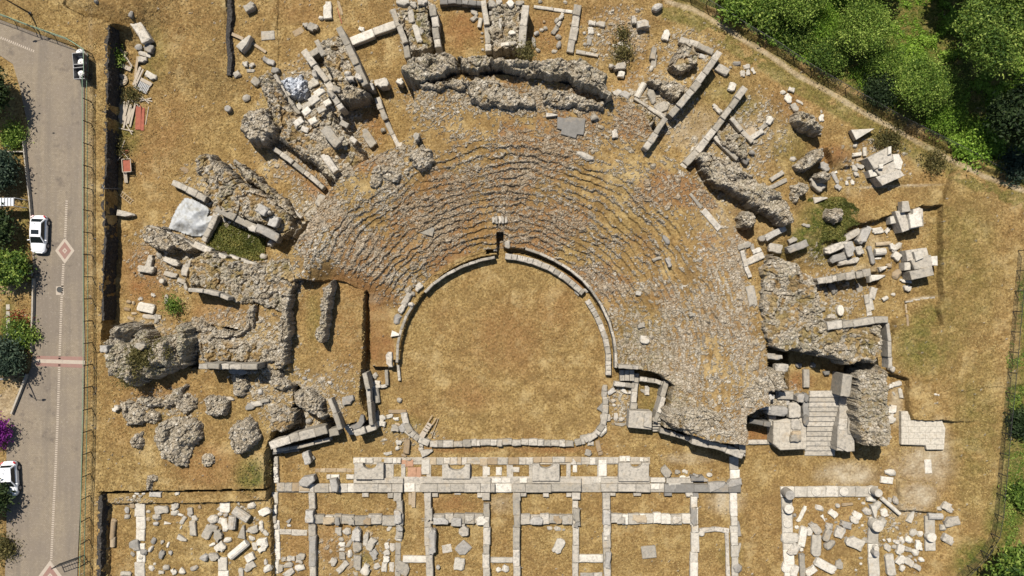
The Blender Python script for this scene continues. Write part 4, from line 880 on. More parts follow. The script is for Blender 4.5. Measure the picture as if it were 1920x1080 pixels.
zone('north west', 'north west ruins', 'stones on the north west grass', '''
177 1 10 8 0 .5 g r;243 25 14 8 -70 .4 g r;262 58 46 19 58 .8 p b;257 86 14 13 0 .7 g r;277 89 17 15 20 .8 g b;270 101 25 9 15 .4 p b;266 111 16 11 5 .6 p b;230 98 15 10 10 .5 t r;281 141 22 12 28 .6 w b;466 11 21 14 -30 .9 p b;458 79 34 20 -50 1.2 w v;458 119 11 10 0 .5 w b;471 121 10 8 0 .5 p b;469 132 16 6 2 .3 p b;442 138 13 11 -30 .7 p b;478 152 16 14 40 .6 p b;460 182 17 14 -30 .6 p r;426 203 13 12 0 .7 g o;234 401 32 14 5 .9 p v;345 318 17 10 25 .2 t b;502 66 25 17 -4 .15 p s;559 59 20 12 -30 .1 t s;572 46 11 9 0 .7 p b;586 50 17 14 20 .8 p b;601 32 10 9 0 .5 w r;613 18 32 16 86 .6 w b;496 110 11 9 40 .6 g b;506 115 15 9 20 .6 g b;515 131 14 10 10 .7 g b;677 53 11 7 20 .5 w b;637 14 28 5 75 .2 t b
588 186 20 14 -35 .2 w s 2.9;574 208 16 12 -40 .2 w s 2.9;559 228 18 12 -35 .2 w s 2.8;602 204 17 11 -30 .2 w s 3.0;613 192 14 11 -30 .2 w s 3.0;586 226 15 11 -30 .2 w s 2.9;571 242 14 10 20 .2 p s 2.8;598 172 20 12 -35 .25 w s 2.8;645 232 16 10 30 .2 p s 3.4;662 262 14 9 40 .2 p s 3.6;545 172 20 12 60 .5 w b;552 205 30 12 -40 .6 w b;575 198 24 10 -35 .6 w b;585 155 22 14 -30 .5 w b;616 145 20 12 -40 .5 w b;555 218 20 13 40 .8 p b;540 190 17 11 30 1.2 w b;536 177 16 11 -30 1.2 w b;620 255 42 18 50 .5 p b 4.2;637 260 20 10 -30 .3 p r 4.2;617 305 40 13 55 .7 p b 4.0;588 137 18 10 80 .8 p r 4.0;650 137 14 12 10 .7 p r 4.0;655 146 15 8 0 .6 p b 4.0;671 143 16 10 60 .8 p b 4.0;630 166 15 11 15 .6 p b 3.8;619 174 22 12 45 .7 p r 3.6;715 155 24 17 -15 2.0 p b;694 163 14 14 -10 2.0 g b;640 221 10 6 80 .8 g r;717 243 10 10 0 .7 p r;690 258 36 15 55 .8 p b;754 272 24 12 -20 .9 p b;750 151 13 12 30 1.6 w b;779 163 26 11 68 1.5 p b;600 375 23 13 -60 .8 p b;781 255 11 14 -20 1.5 p b''')
zone('north bays', 'north bays', 'stones in the north bays', '''
770 29 24 11 80 .6 p b 2.0;782 62 33 11 72 .5 w b 2.0;790 57 14 7 70 .4 p b 2.0;755 2 24 12 10 .8 w b 1.8;775 6 14 10 40 .7 p b 2.0;792 3 18 10 0 .8 p b 2.0;889 22 16 9 30 .4 p b;889 33 14 8 -35 .5 p b;900 42 18 9 100 .5 w c;904 61 6 5 0 .3 p r;903 70 7 5 0 .3 t r;904 77 6 5 0 .3 t r;905 92 7 5 0 .3 p r;923 6 14 12 0 .6 p b 2.3;936 3 12 9 0 .5 p b 2.3;957 5 14 11 40 .7 w b 2.3;975 4 16 9 0 .6 p b 2.3;960 60 13 9 -10 .6 w b 2.4;948 82 17 7 -8 .4 w b 2.4;961 80 13 8 -5 .5 w b 2.4;972 88 9 10 0 .6 w r 2.0;938 44 24 9 85 .4 w v 2.3;926 24 18 7 0 .3 p b 2.3;936 31 20 5 0 .3 p b 2.3
1053 30 14 8 -60 .5 w b;1044 37 10 7 -50 .4 p b;1049 43 11 7 -50 .4 p b;1041 55 18 9 -55 .5 p b;1047 68 13 10 20 .4 p r;1048 83 16 9 -80 .5 g r;1023 52 9 8 70 .4 p r;1020 40 6 6 0 .3 t r;1016 55 9 7 0 .4 p r;1006 61 11 9 -30 .5 g r;1001 78 19 7 88 .4 p b;1009 93 11 7 40 .4 p r;1040 95 12 8 0 .3 p r;1060 3 10 7 0 .3 p r;1013 2 9 7 0 .3 p r;1071 44 7 6 0 .4 t r;1111 42 13 9 10 .5 w b;1126 44 17 9 12 .4 w b;1108 56 14 11 85 .4 w b;1096 61 7 6 0 .3 w r;1105 75 18 9 90 .3 p b;1123 64 6 5 0 .3 w r;1097 82 8 7 0 .3 p r;1165 82 14 9 20 .3 w r;1178 88 12 8 60 .3 w r;1152 85 12 7 10 .2 w r
1233 12 22 16 -20 .9 g r;1190 36 14 9 85 .7 p b;1206 44 22 14 -8 1.0 p b;1212 54 13 7 10 .4 t r;1250 64 20 13 -75 .7 w b;1163 123 22 13 -8 1.1 p b;1147 123 10 9 0 .9 p r;1165 139 12 11 10 .8 w b''')
zone('north east', 'north east slope', 'stones on the north east slope', '''
1202 168 30 13 -62 .8 w c;1223 180 30 16 75 .3 p r;1242 200 26 18 -30 .5 p b;1236 212 28 8 32 .4 p b;1228 112 28 10 -80 .7 p b;1222 128 12 8 -70 .5 w r;1355 130 25 15 32 .8 p b;1383 118 18 10 -5 .6 g r;1401 124 13 8 -15 .5 p b;1370 126 7 6 0 .3 p r;1393 137 12 9 85 .5 p b;1403 135 11 9 70 .5 w b;1413 132 11 6 60 .4 w b;1374 162 16 13 -70 .7 w b;1346 203 22 9 42 .6 w b;1444 225 15 10 -70 .6 w b;1470 172 12 9 0 .4 w r;1485 167 12 9 20 .5 w b;1480 184 18 13 50 .6 w b;1491 201 16 11 60 .6 w b;1500 191 15 4 32 .2 w b;1542 220 13 9 80 .5 w b;1541 209 8 4 80 .2 p r;1535 250 15 8 5 .5 p v;1035 215 22 10 0 .6 p v;1115 219 17 11 -10 .6 p r;1153 250 16 11 88 .5 p b;1158 172 16 12 -30 .6 g b;1173 177 18 12 30 .6 g b;1165 192 22 12 -60 .4 p b;1405 250 26 15 -35 .15 t s;1432 237 20 9 -35 .3 p b;1440 222 9 7 -50 .3 w b;1350 265 18 10 40 .6 p b;1397 300 16 12 30 .8 d b;1411 285 12 10 0 .6 g r;1378 290 24 9 40 .6 p b;1318 105 12 8 20 .5 g b;1385 260 22 8 40 .4 p b''')
zone('east bays', 'east bays', 'stones in the east bays', '''
1605 273 9 7 0 .4 w r;1623 284 16 8 88 .5 w c;1608 289 18 8 -10 .5 w b;1612 299 12 6 -20 .3 t b;1604 315 14 9 70 .5 w b;1614 312 16 8 20 .5 w b;1607 326 9 9 0 .5 w b;1589 343 8 6 75 .3 w b;1600 341 9 6 80 .3 w b;1593 334 9 6 0 .3 p r;1574 350 12 9 40 .6 g b;1567 323 8 5 -20 .3 w b;1533 345 31 17 40 .8 p b;1540 373 27 13 -12 .9 p v;1549 312 20 15 30 .7 g b;1568 333 26 8 60 .5 g b;1489 297 14 10 0 .4 p r;1458 345 40 8 -25 .4 p b;1512 422 16 6 10 .3 p b
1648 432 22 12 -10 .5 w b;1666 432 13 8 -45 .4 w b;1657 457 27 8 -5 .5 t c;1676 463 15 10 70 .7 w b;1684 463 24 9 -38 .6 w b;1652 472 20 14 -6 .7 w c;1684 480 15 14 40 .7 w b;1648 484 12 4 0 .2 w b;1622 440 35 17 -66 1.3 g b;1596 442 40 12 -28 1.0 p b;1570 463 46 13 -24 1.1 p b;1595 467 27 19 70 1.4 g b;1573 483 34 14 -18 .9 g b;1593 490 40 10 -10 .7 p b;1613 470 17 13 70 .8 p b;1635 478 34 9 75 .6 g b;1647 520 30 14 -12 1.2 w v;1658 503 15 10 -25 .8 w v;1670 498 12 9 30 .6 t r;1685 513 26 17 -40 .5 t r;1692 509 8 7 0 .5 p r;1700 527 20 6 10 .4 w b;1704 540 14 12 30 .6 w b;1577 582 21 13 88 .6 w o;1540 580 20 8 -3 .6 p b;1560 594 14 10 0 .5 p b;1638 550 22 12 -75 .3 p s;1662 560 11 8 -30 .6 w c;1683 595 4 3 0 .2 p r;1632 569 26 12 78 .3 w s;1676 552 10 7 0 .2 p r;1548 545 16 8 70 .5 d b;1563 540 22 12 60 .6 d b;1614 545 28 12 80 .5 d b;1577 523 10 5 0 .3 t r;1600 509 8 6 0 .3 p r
1497 462 40 13 -22 1.0 g b;1455 465 26 16 10 .7 p b;1488 450 17 10 -30 .6 p b;1430 447 14 11 -20 .7 g o;1455 437 44 12 -28 .8 g b;1397 460 26 11 -18 .4 p b;1420 470 18 9 -20 .3 w b;1413 486 44 12 -24 .4 p b;1412 465 16 8 70 .2 p b''')
zone('east court', 'wide stairs court', 'stones around the east stairs', '''
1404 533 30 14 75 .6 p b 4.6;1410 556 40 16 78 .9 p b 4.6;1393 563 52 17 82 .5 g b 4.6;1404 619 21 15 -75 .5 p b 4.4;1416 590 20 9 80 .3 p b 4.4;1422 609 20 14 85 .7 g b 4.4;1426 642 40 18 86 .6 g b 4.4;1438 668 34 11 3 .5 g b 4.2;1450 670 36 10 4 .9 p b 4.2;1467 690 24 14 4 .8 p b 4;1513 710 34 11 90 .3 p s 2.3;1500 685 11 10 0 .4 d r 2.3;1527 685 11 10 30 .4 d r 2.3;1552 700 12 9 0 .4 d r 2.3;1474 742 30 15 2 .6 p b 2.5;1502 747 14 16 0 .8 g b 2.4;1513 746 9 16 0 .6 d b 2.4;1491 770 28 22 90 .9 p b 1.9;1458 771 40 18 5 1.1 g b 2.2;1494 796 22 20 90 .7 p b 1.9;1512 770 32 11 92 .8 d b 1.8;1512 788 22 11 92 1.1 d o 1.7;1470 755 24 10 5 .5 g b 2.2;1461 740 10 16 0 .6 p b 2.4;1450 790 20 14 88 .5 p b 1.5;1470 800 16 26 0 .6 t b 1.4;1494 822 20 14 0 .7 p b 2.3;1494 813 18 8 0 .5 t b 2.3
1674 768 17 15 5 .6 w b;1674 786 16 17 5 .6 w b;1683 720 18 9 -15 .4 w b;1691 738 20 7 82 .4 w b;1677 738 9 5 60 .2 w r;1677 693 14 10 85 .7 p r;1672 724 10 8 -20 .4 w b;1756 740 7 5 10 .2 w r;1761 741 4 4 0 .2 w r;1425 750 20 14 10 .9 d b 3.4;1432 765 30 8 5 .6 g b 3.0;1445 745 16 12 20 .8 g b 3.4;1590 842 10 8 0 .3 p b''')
zone('west vaults', 'west vault ruins', 'stones in the west vault ruins', '''
278 492 28 11 -72 .6 p b;272 505 30 13 8 .8 p b;320 490 32 11 18 .8 p b;345 505 24 13 -75 .7 p b;318 515 24 9 12 .6 p b;302 527 10 9 0 .7 w o;338 527 15 9 20 .7 w b;347 538 16 8 70 .9 p r;250 511 6 5 0 .3 t r;296 478 12 14 0 .5 p r;356 490 22 8 -60 .5 p r;272 577 30 17 14 .6 w b;283 594 36 8 3 .3 p b;244 597 14 6 20 .2 t b;236 580 15 8 15 .3 t r;249 568 8 6 60 .3 t r;240 566 10 8 20 .3 t r;292 598 17 8 92 .4 p b;310 561 18 6 95 .4 p b;250 605 8 6 0 .2 w r;286 553 9 8 60 .2 w b;215 767 12 11 0 .7 w b;193 655 14 14 0 1.2 g b 5.5;262 650 20 12 5 .8 p b 6.2;445 697 36 13 3 .9 g o;467 762 18 12 -15 .5 g b;430 748 20 9 10 .4 p r;480 757 22 9 -5 .5 p b;496 752 16 8 -10 .5 p b;487 735 9 12 0 .4 g r;250 588 12 6 0 .25 t r;262 560 8 6 0 .3 p b
500 436 46 15 26 1.6 g b 1.4;472 428 16 12 20 1.8 p b 1.4;490 393 20 16 30 .8 g b 3.0;512 415 16 20 20 .9 g b 3.0;502 398 11 10 0 .6 p r 3.0;507 455 17 12 -60 .9 g r;520 452 14 9 0 .8 g r;492 480 14 10 10 .6 p r;420 412 8 5 70 .4 w b;429 416 7 6 0 .3 w r''')
zone('seats', 'seating bank', 'slabs on the seats', '''
925 412 12 5 88 .3 p b;931 412 14 5 88 .35 p b;937 412 13 5 88 .3 p b;943 412 14 5 88 .35 p b;949 412 12 5 88 .3 p b;1198 550 10 8 10 .4 w b;1210 637 17 14 5 .5 w b;1203 610 14 10 -10 .4 p b;1299 590 12 8 10 .4 p b;800 432 26 16 15 .12 p s;1236 484 24 6 -20 .4 p b;1392 421 19 14 20 .7 g r;927 466 10 10 0 .4 p b;951 458 10 14 0 .5 p b;1255 492 8 18 -20 .6 g b;1250 450 10 22 -35 .4 g r;1098 292 40 16 25 .4 p r;1265 306 40 10 30 .2 p r''')
zone('stage walls', 'stage cross walls', 'blocks set on the stage cross walls', '''
616 978 22 14 2 .25 t b .6;632 979 15 8 88 .5 g b .6;658 979 15 12 90 .5 p b .6;688 978 15 13 0 .35 t b .6;745 971 24 14 90 .6 g b .7;748 991 13 12 0 .3 g b .7;803 967 22 13 90 .6 p b .7;826 978 28 13 0 .5 g b .6;855 980 20 15 0 .5 g b .6;880 974 15 12 0 .3 w b .6;904 978 22 16 0 .4 w b .6;1005 978 24 14 3 .5 g b .6;1046 976 16 15 0 .3 t b .6;1081 967 24 13 90 .6 p b .5;1082 985 12 12 0 .4 g b .5;1138 972 28 14 90 .5 g b .6;1138 998 12 14 0 .3 w b .6;1165 977 16 13 0 .4 p b .5;1200 974 26 15 0 .25 t b .5;1270 976 16 14 0 .3 p b .5;1302 970 34 12 90 .4 g b .5;579 970 15 22 0 .5 g b .6;810 1018 46 13 90 .7 g b .7;1137 1012 10 9 0 .4 w r .6;1140 1052 30 11 95 .5 g b .6;585 1035 56 13 91 .4 g b .6;748 955 12 9 0 .1 t s .1''')
SHAPE = {'b': ('long block', 'block'), 's': ('flat slab', 'flat slab'), 'r': ('rough rock', 'rough rock'), 'c': ('fallen column', 'column drum'), 'o': ('oval stone', 'round stone'), 'v': ('tapering fragment', 'wedge of stone')}
TONE = {'w': 'white', 'g': 'grey', 'd': 'dark', 't': 'tan', 'p': 'pale'}
NAME = {'b': 'stone_block', 's': 'stone_slab', 'r': 'rock', 'c': 'column_drum', 'o': 'round_stone', 'v': 'stone_fragment'}
CATN = {'b': 'stone block', 's': 'stone slab', 'r': 'rock', 'c': 'column piece', 'o': 'stone', 'v': 'stone fragment'}
ORDN = ['first', 'second', 'third', 'fourth', 'fifth', 'sixth', 'seventh', 'eighth', 'ninth', 'tenth', 'eleventh', 'twelfth']
for key, (phrase, group, text) in ZONES.items():
    items = []
    for ln in text.replace('\n', ';').split(';'):
        f = ln.split()
        if not f: continue
        items.append(dict(cx=float(f[0]), cy=float(f[1]), L=float(f[2]), W=float(f[3]), an=float(f[4]), h=float(f[5]), t=f[6], k=f[7], z=float(f[8]) if len(f) > 8 else None))
    x0 = min(i['cx'] for i in items); x1 = max(i['cx'] for i in items); y0 = min(i['cy'] for i in items); y1 = max(i['cy'] for i in items)
    for it in items:
        a = it['L'] * it['W']
        size = 'tiny' if a < 60 else 'small' if a < 130 else 'medium' if a < 280 else 'large'
        shp = SHAPE[it['k']][0 if it['L'] > 1.7 * it['W'] else 1]
        col = min(2, int((it['cx'] - x0) / (x1 - x0 + .01) * 3)); row = min(2, int((it['cy'] - y0) / (y1 - y0 + .01) * 3))
        cell = [['top left', 'top middle', 'top right'], ['middle left', 'centre', 'middle right'], ['bottom left', 'bottom middle', 'bottom right']][row][col]
        it['base'] = f"{size} {TONE[it['t']]} {shp}"
        it['cell'] = f"{cell} of {phrase}"
    seen = {}
    for it in items: seen.setdefault((it['base'], it['cell']), []).append(it)
    for (b, c), g in seen.items():
        if len(g) == 1: g[0]['label'] = f"{b} in the {c}"
        else:
            sx = max(i['cx'] for i in g) - min(i['cx'] for i in g); sy = max(i['cy'] for i in g) - min(i['cy'] for i in g)
            ax, w1, w2 = ('cx', 'left', 'right') if sx >= sy else ('cy', 'top', 'bottom')
            g.sort(key=lambda i: i[ax])
            for n_, it in enumerate(g):
                if n_ == 0: pos = f"{w1}most one"
                elif n_ == len(g) - 1: pos = f"{w2}most one"
                else: pos = f"{ORDN[n_]} from {w1}"
                it['label'] = f"{b}, {c}, {pos}"
    for it in items:
        rng = random.Random(int(it['cx'] * 131 + it['cy'] * 17))
        if it['z'] is None: x, y, z = ground_at(it['cx'], it['cy'], it['h'])
        else:
            z = it['z']; x, y = P(it['cx'], it['cy'], z + it['h'])
        ks = S * (HC - z - it['h']) / HC
        L, W = it['L'] * ks, it['W'] * ks
        v, f = drum_geo(L, W, rng) if it['k'] == 'c' else block_geo(L, W, it['h'], rng, it['k'])
        tl = 0.02 if it['k'] == 's' else 0.07
        v = xf(v, math.radians(-it['an']), rng.uniform(-tl, tl), rng.uniform(-tl, tl))
        mb = MB(); mb.add(v, f, rng.uniform(.0, .95))
        o = mb.build(NAME[it['k']], M[it['t']])
        o.location = (x, y, z - 0.03 - (rng.uniform(0, .3) * it['h'] if it['k'] in 'rbv' and it['h'] < .75 else 0))
        tag(o, it['label'], CATN[it['k']], group)

# ------------------------------------------------------------------ walls of cut blocks
def wall(label, path, wpx, h, tone='p', z0=None, bl=1.3, name='ashlar_wall', cat='wall', group=None, rough=0.17, gaps=0.0, parent=None, kind='m', hvar=0.17, skip=0.0):
    path = pts(path); mb = MB()
    rng = random.Random(int(path[0][0] * 7 + path[0][1] * 13 + path[-1][0]))
    c0 = None
    for (ax, ay), (bx, by) in zip(path[:-1], path[1:]):
        Lp = math.hypot(bx - ax, by - ay); t = 0.0
        an = math.atan2(by - ay, bx - ax)
        while t < Lp - 1:
            l = rng.uniform(.65, 1.35) * bl / S
            if Lp - t - l < 0.4 * bl / S: l = Lp - t
            l = min(l, Lp - t)
            mx, my = ax + (bx - ax) * (t + l / 2) / Lp, ay + (by - ay) * (t + l / 2) / Lp
            t += l
            if rng.random() < skip: continue
            hh = h * (1 + rng.uniform(-hvar, hvar))
            if z0 is None:
                x, y, z = ground_at(mx, my, hh); z = z - 0.05
            else:
                z = z0; x, y = P(mx, my, z + hh)
            ks = S * (HC - z - hh) / HC
            v, f = block_geo(l * ks - 0.02, wpx * ks * rng.uniform(1 - rough, 1 + rough * .5), hh, rng, kind)
            off = rng.uniform(-rough, rough) * wpx * ks * .5
            v = xf(v, -an + rng.uniform(-.02, .02), rng.uniform(-.02, .02), rng.uniform(-.02, .02), (x + off * math.sin(an), y + off * math.cos(an), z))
            mb.add(v, f, rng.uniform(-.1, .95))
            if c0 is None: c0 = (x, y, z)
    o = mb.build(name, M[tone], parent, loc=None if parent else c0)
    if parent is None: tag(o, label, cat, group)
    return o

WALLS = [
 ('long sloping grey wall at the left of the leaning pier', '568,94 588,122 612,152 628,176', 12, 1.9, 'p', None, 2.2),
 ('short pale wall piece joining the sloping wall to the leaning pier', '581,103 599,92', 12, 1.5, 'p', None, 1.2),
 ('tall smooth wall along the right side of the leaning pier', '635,50 652,84 668,120 684,160', 13, 3.3, 'p', 0.9, 2.0),
 ('low wall edging the left side of the leaning pier', '592,75 606,104', 10, 2.8, 'p', 0.9, 1.8),
 ('dark wall below the leaning pier falling to the shaded room', '622,174 640,204', 12, 2.8, 'p', .9, 1.2),
 ('white wall running from the leaning pier up to the grassy pier', '657,76 700,60 741,46', 15, .9, 'w', None, 2.4),
 ('pale wall on the left side of the grassy pier', '736,16 748,48 760,80 764,108', 12, 2.0, 'p', None, 1.8),
 ('narrow wall with a black shadow left of the square sunken pit', '811,8 816,50 821,88', 14, 2.5, 'p', None, 1.4),
 ('grey and white wall along the right side of the square sunken pit', '905,0 912,46 917,95', 12, 1.7, 'p', None, 1.9),
 ('high dark edged wall right of the stone filled pier', '987,9 982,48 978,90', 13, 3.2, 'p', None, 2.2),
 ('low weathered wall between two northern bays', '1084,8 1078,50 1070,98', 15, .6, 'p', None, 1.5),
 ('thin pale kerb across the top of a northern bay', '1001,12 1038,17 1074,22', 6, .3, 'w', None, 2.0),
 ('thin low kerb line at the corner of the eastern northern bay', '1080,96 1122,104', 7, .4, 'p', None, 1.6),
 ('rubble kerb at the top of the square sunken pit', '824,3 866,2 904,6', 10, 1.2, 'd', None, 1.0),
 ('long radial wall of squared blocks in the north east', '1350,96 1310,154 1290,178 1257,216', 13, 2.0, 'p', None, 1.5),
 ('lower grey end of the long radial wall above the seats', '1250,221 1230,250 1210,278', 12, 1.6, 'p', None, 1.6),
 ('second radial wall stepping down towards the seats', '1398,163 1370,202 1340,244 1308,284 1274,320', 12, 1.3, 'p', None, 1.7),
 ('low wall along the back of the square north east pier', '1276,72 1310,84 1338,98', 12, 1.0, 'p', None, 1.5),
 ('thin kerb left of the steep rubble block', '1190,184 1216,200 1246,222', 6, .4, 'p', None, 1.6),
 ('low white wall left of the square north east pier', '1228,88 1224,110', 11, .9, 'p', None, 1.3),
 ('pale wall stub above the thick tongue of rubble', '1372,220 1392,244 1412,266', 9, .7, 'p', None, 1.4),
 ('dark wall edge beside the thick tongue of rubble', '1340,256 1362,278 1384,298', 8, .7, 'p', None, 1.6),
 ('low wall running right from the second radial wall', '1405,262 1432,244', 9, .4, 'p', None, 1.4),
 ('sloping kerb above the tilted oblong slab of rubble', '1446,338 1470,322', 8, .5, 'p', None, 1.2),
 ('rim wall along the seats at the east with a raised upper block', '1392,470 1400,500 1408,520', 8, .5, 'p', None, 1.4),
 ('row of squared blocks above the black pit in the east', '1534,528 1570,522 1606,515 1634,510', 13, 1.6, 'p', None, .9),
 ('squared wall along the top edge of the broad east terrace', '1552,613 1600,606 1640,600 1666,599', 14, 1.0, 'p', 5.6, 1.9),
 ('narrow grey wall along the right edge of the broad east terrace', '1664,606 1668,640 1670,690', 8, 1.4, 'p', 4.6, 2.4),
 ('grey wall along the right side of the wide stairs', '1590,702 1584,760 1578,846', 17, 2.9, 'p', None, 2.0),
 ('narrow wall strip between the stair wall and the tall rubble wall', '1600,706 1597,770 1594,840', 11, 2.4, 'p', 0.0, 1.7),
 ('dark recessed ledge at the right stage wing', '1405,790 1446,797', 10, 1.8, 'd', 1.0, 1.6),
 ('low kerb of pale blocks joining the right stage wing to the stairs', '1400,829 1450,829', 9, .5, 'p', None, 1.6),
 ('squared end wall of the right stage wing', '1391,775 1393,812 1394,850', 12, 3.6, 'p', 0.0, 2.6),
 ('long front wall of the right stage wing with a black shadow', '1298,826 1330,834 1362,843 1394,854', 15, 3.2, 'p', 0.0, 2.2),
 ('stepped left part of the right stage wing wall', '1238,808 1268,815 1300,826', 9, 2.4, 'p', 0.0, 1.2),
 ('sloping grey wall beside the small square of dry grass', '1262,722 1254,752 1246,782 1240,802', 9, 2.2, 'p', None, 2.0),
 ('pale paved wall left of the small square of dry grass', '1194,700 1191,735 1188,768', 12, 1.1, 'p', None, 1.0),
 ('short stepped wall above the small square of dry grass', '1200,712 1228,714 1260,726', 8, 1.5, 'p', None, 1.2),
 ('thin upper ledge of the little terrace right of the orchestra', '1160,687 1198,690', 7, 1.5, 'p', None, 1.4),
 ('lower ledge of the little terrace right of the orchestra', '1152,720 1190,724', 10, 1.0, 'p', None, 1.4),
 ('long straight grey wall under the apse in the west', '372,687 410,688 452,688 482,688', 10, 3.2, 'p', None, 1.2),
 ('white grey wall below the flat rubble terrace in the west', '352,543 380,546 410,552 428,560', 8, 2.6, 'p', None, 1.6),
 ('pale wall above the white tarpaulin ending at the fence side', '322,341 350,355 385,373', 12, 1.4, 'p', None, 1.4),
 ('grey wall along the top edge of the green pit', '404,390 440,408 480,428', 14, 2.0, 'p', None, 2.2),
 ('grey wall between the white tarpaulin and the green pit', '403,402 392,428 380,452', 12, 1.3, 'p', None, 1.2),
 ('pale wall along the lower edge of the green pit', '362,458 394,472 424,486', 11, 1.3, 'p', None, 1.4),
 ('thin edging continuing the lower side of the green pit', '428,480 456,490 482,498', 8, 1.0, 'p', None, 1.6),
 ('pale wall top left of the white tarpaulin', '278,428 310,438 340,452 364,466', 12, 1.6, 'p', None, 1.3),
 ('narrow pale wall below the blue white heap falling to the right', '512,278 548,304', 9, 1.2, 'p', None, 1.6),
 ('second length of the narrow pale wall above the orange floor', '550,306 580,330 606,352', 9, 1.2, 'p', None, 1.4),
 ('pale wall on the right of the blue white heap going down right', '512,140 536,182 560,214', 10, 1.6, 'p', None, 1.2),
 ('long pale kerb inside the vault passage', '707,182 714,204 722,224', 11, 1.3, 'p', None, 1.8),
 ('lower part of the kerb inside the vault passage', '724,226 736,252 748,276', 9, .8, 'p', None, 2.2),
 ('broken kerb along the lower edge of the vault bays', '566,226 590,240 606,262', 10, 1.5, 'p', None, 1.0),
 ('slim wall along the two orange bays in the west', '565,408 545,390 524,372', 6, .6, 'p', None, 1.2),
 ('rough wall strip above the left of the orange bays', '438,300 470,324 500,350', 6, .5, 'p', None, 1.2),
 ('thin grey wall right of the heap on the left stage wing', '618,748 628,776 638,806', 9, 1.9, 'p', None, 2.0),
 ('grey wall strip with a black shaded side left of the orchestra', '683,700 690,730 692,756 696,798', 9, 2.4, 'p', None, 1.8),
 ('thin L shaped kerb with a small grassy square left of the orchestra', '690,728 725,723 724,694', 6, .6, 'p', None, 1.6),
 ('top course of the left stage wing wall with two big slabs', '505,836 560,818 612,805', 17, 2.9, 'p', None, 2.3),
 ('second step of the left stage wing wall', '512,846 560,838 618,824', 7, 1.6, 'p', None, 1.8),
 ('upper corner blocks at the middle of the left stage wing wall', '616,812 634,808', 14, 2.9, 'p', None, 1.0),
 ('right part of the left stage wing wall below the curved bench', '664,812 684,806 704,799', 14, 2.5, 'p', None, 2.6),
 ('lowest course along the front of the left stage wing wall', '510,850 530,846 560,842', 8, .9, 'd', None, 1.4),
 ('slim white kerb left of the stage building', '516,856 517,906', 10, .5, 'w', None, 1.4),
 ('long low wall closing the bottom of the orchestra', '806,833 850,833 900,831 960,830 1020,831 1076,832', 12, .7, 'p', None, .95),
 ('curved end piece of the low wall at the bottom of the orchestra', '1078,831 1096,826 1112,818', 12, .6, 'p', None, .9),
 ('thin brick edging falling from the low wall beside the stage building', '1121,826 1126,854', 9, .3, 't', None, 1.0),
 # stage building ground plan
 ('broad white foundation strip at the left of the lower court', '513,925 512,1000 513,1082', 12, .25, 'w', None, 1.6),
 ('westmost wall line of the stage rooms', '584,924 585,985 586,1082', 13, .7, 'p', None, 2.0),
 ('wall between the second and third stage rooms', '748,940 748,985 747,1010', 13, .8, 'p', None, 1.6),
 ('low footing below the wall between second and third rooms', '747,1018 746,1082', 12, .25, 'p', None, 1.2),
 ('wall left of the room with three loose slabs', '802,940 803,990 804,1042 805,1082', 13, .8, 'p', None, 2.4),
 ('wall right of the room with three loose slabs', '913,945 913,990 912,1040 912,1082', 13, .8, 'p', None, 1.7),
 ('wall left of the room with one leaning white block', '968,930 969,990 969,1082', 13, .9, 'p', None, 2.0),
 ('wall right of the room with one leaning white block', '1080,940 1079,990 1080,1082', 12, .5, 'p', None, 2.2),
 ('wall left of the room with one flat slab', '1138,935 1138,1000 1139,1082', 14, .7, 'p', None, 1.6),
 ('wall right of the room with one flat slab', '1303,932 1303,1000 1303,1082', 14, .6, 'w', None, 1.8),
 ('outer right wall of the stage building', '1376,920 1378,1000 1380,1082', 14, .5, 'w', None, 1.5),
 ('upper right foundation strip of the stage building', '1378,856 1378,915', 18, .3, 'w', None, 1.6),
 ('inner thin wall beside the outer right wall of the stage', '1364,1000 1366,1082', 7, .4, 'p', None, 1.8),
 ('cross wall closing the westmost stage room', '574,975 640,975 742,976', 18, .7, 'p', None, 1.4),
 ('cross wall above the room with three loose slabs', '798,975 850,973 906,975', 18, .7, 'p', None, 1.3),
 ('cross wall above the room with one leaning white block', '976,975 1030,974 1074,975', 18, .7, 'p', None, 1.3),
 ('cross wall with tan patches above the room with one flat slab', '1146,974 1210,974 1296,973', 18, .6, 'w', None, 1.1),
 ('cross kerb between the two right stage walls', '1312,996 1340,993 1368,997', 9, .4, 'p', None, 1.4),
 ('thin brick kerb left of the westmost stage room', '522,997 576,999', 11, .2, 'p', None, 1.2),
 ('low pale kerb between two walls below the wooden plank', '755,1049 802,1049', 13, .5, 'w', None, 2.6),
 ('low pale kerb left of the room with one leaning white block', '920,1051 962,1051', 11, .4, 'w', None, 2.0),
 ('low pale kerb left of the room with one flat slab', '1086,1048 1131,1048', 14, .5, 'w', None, 2.4),
 ('lowest kerb at the frame edge left of the flat slab room', '1088,1078 1130,1078', 8, .3, 'p', None, 1.4),
 ('white foundation strip through the stone yard', '262,944 262,1015', 19, .3, 'w', None, 1.8),
 ('lower white foundation strip in the stone yard', '262,1020 262,1082', 18, .3, 'w', None, 1.8),
 ('second foundation strip right of the stone yard', '420,936 420,962', 18, .3, 'w', None, 1.6),
 ('lower right foundation strip of the stone yard', '418,1046 418,1082', 19, .3, 'w', None, 1.6),
 ('upper stone edging of the sunken grass bed at the far right', '1698,566 1726,561 1754,558', 4, .12, 'p', None, 1.0),
 ('left stone edging of the sunken grass bed at the far right', '1699,570 1702,590 1703,612', 4, .12, 't', None, 1.0),
 ('low kerb ending at a small pier in the east bays', '1625,552 1632,592', 10, .3, 'w', None, .9),
 ('fallen wall strip on the rim of the seats in the north east', '1294,363 1316,390', 7, .25, 'p', None, 1.4),
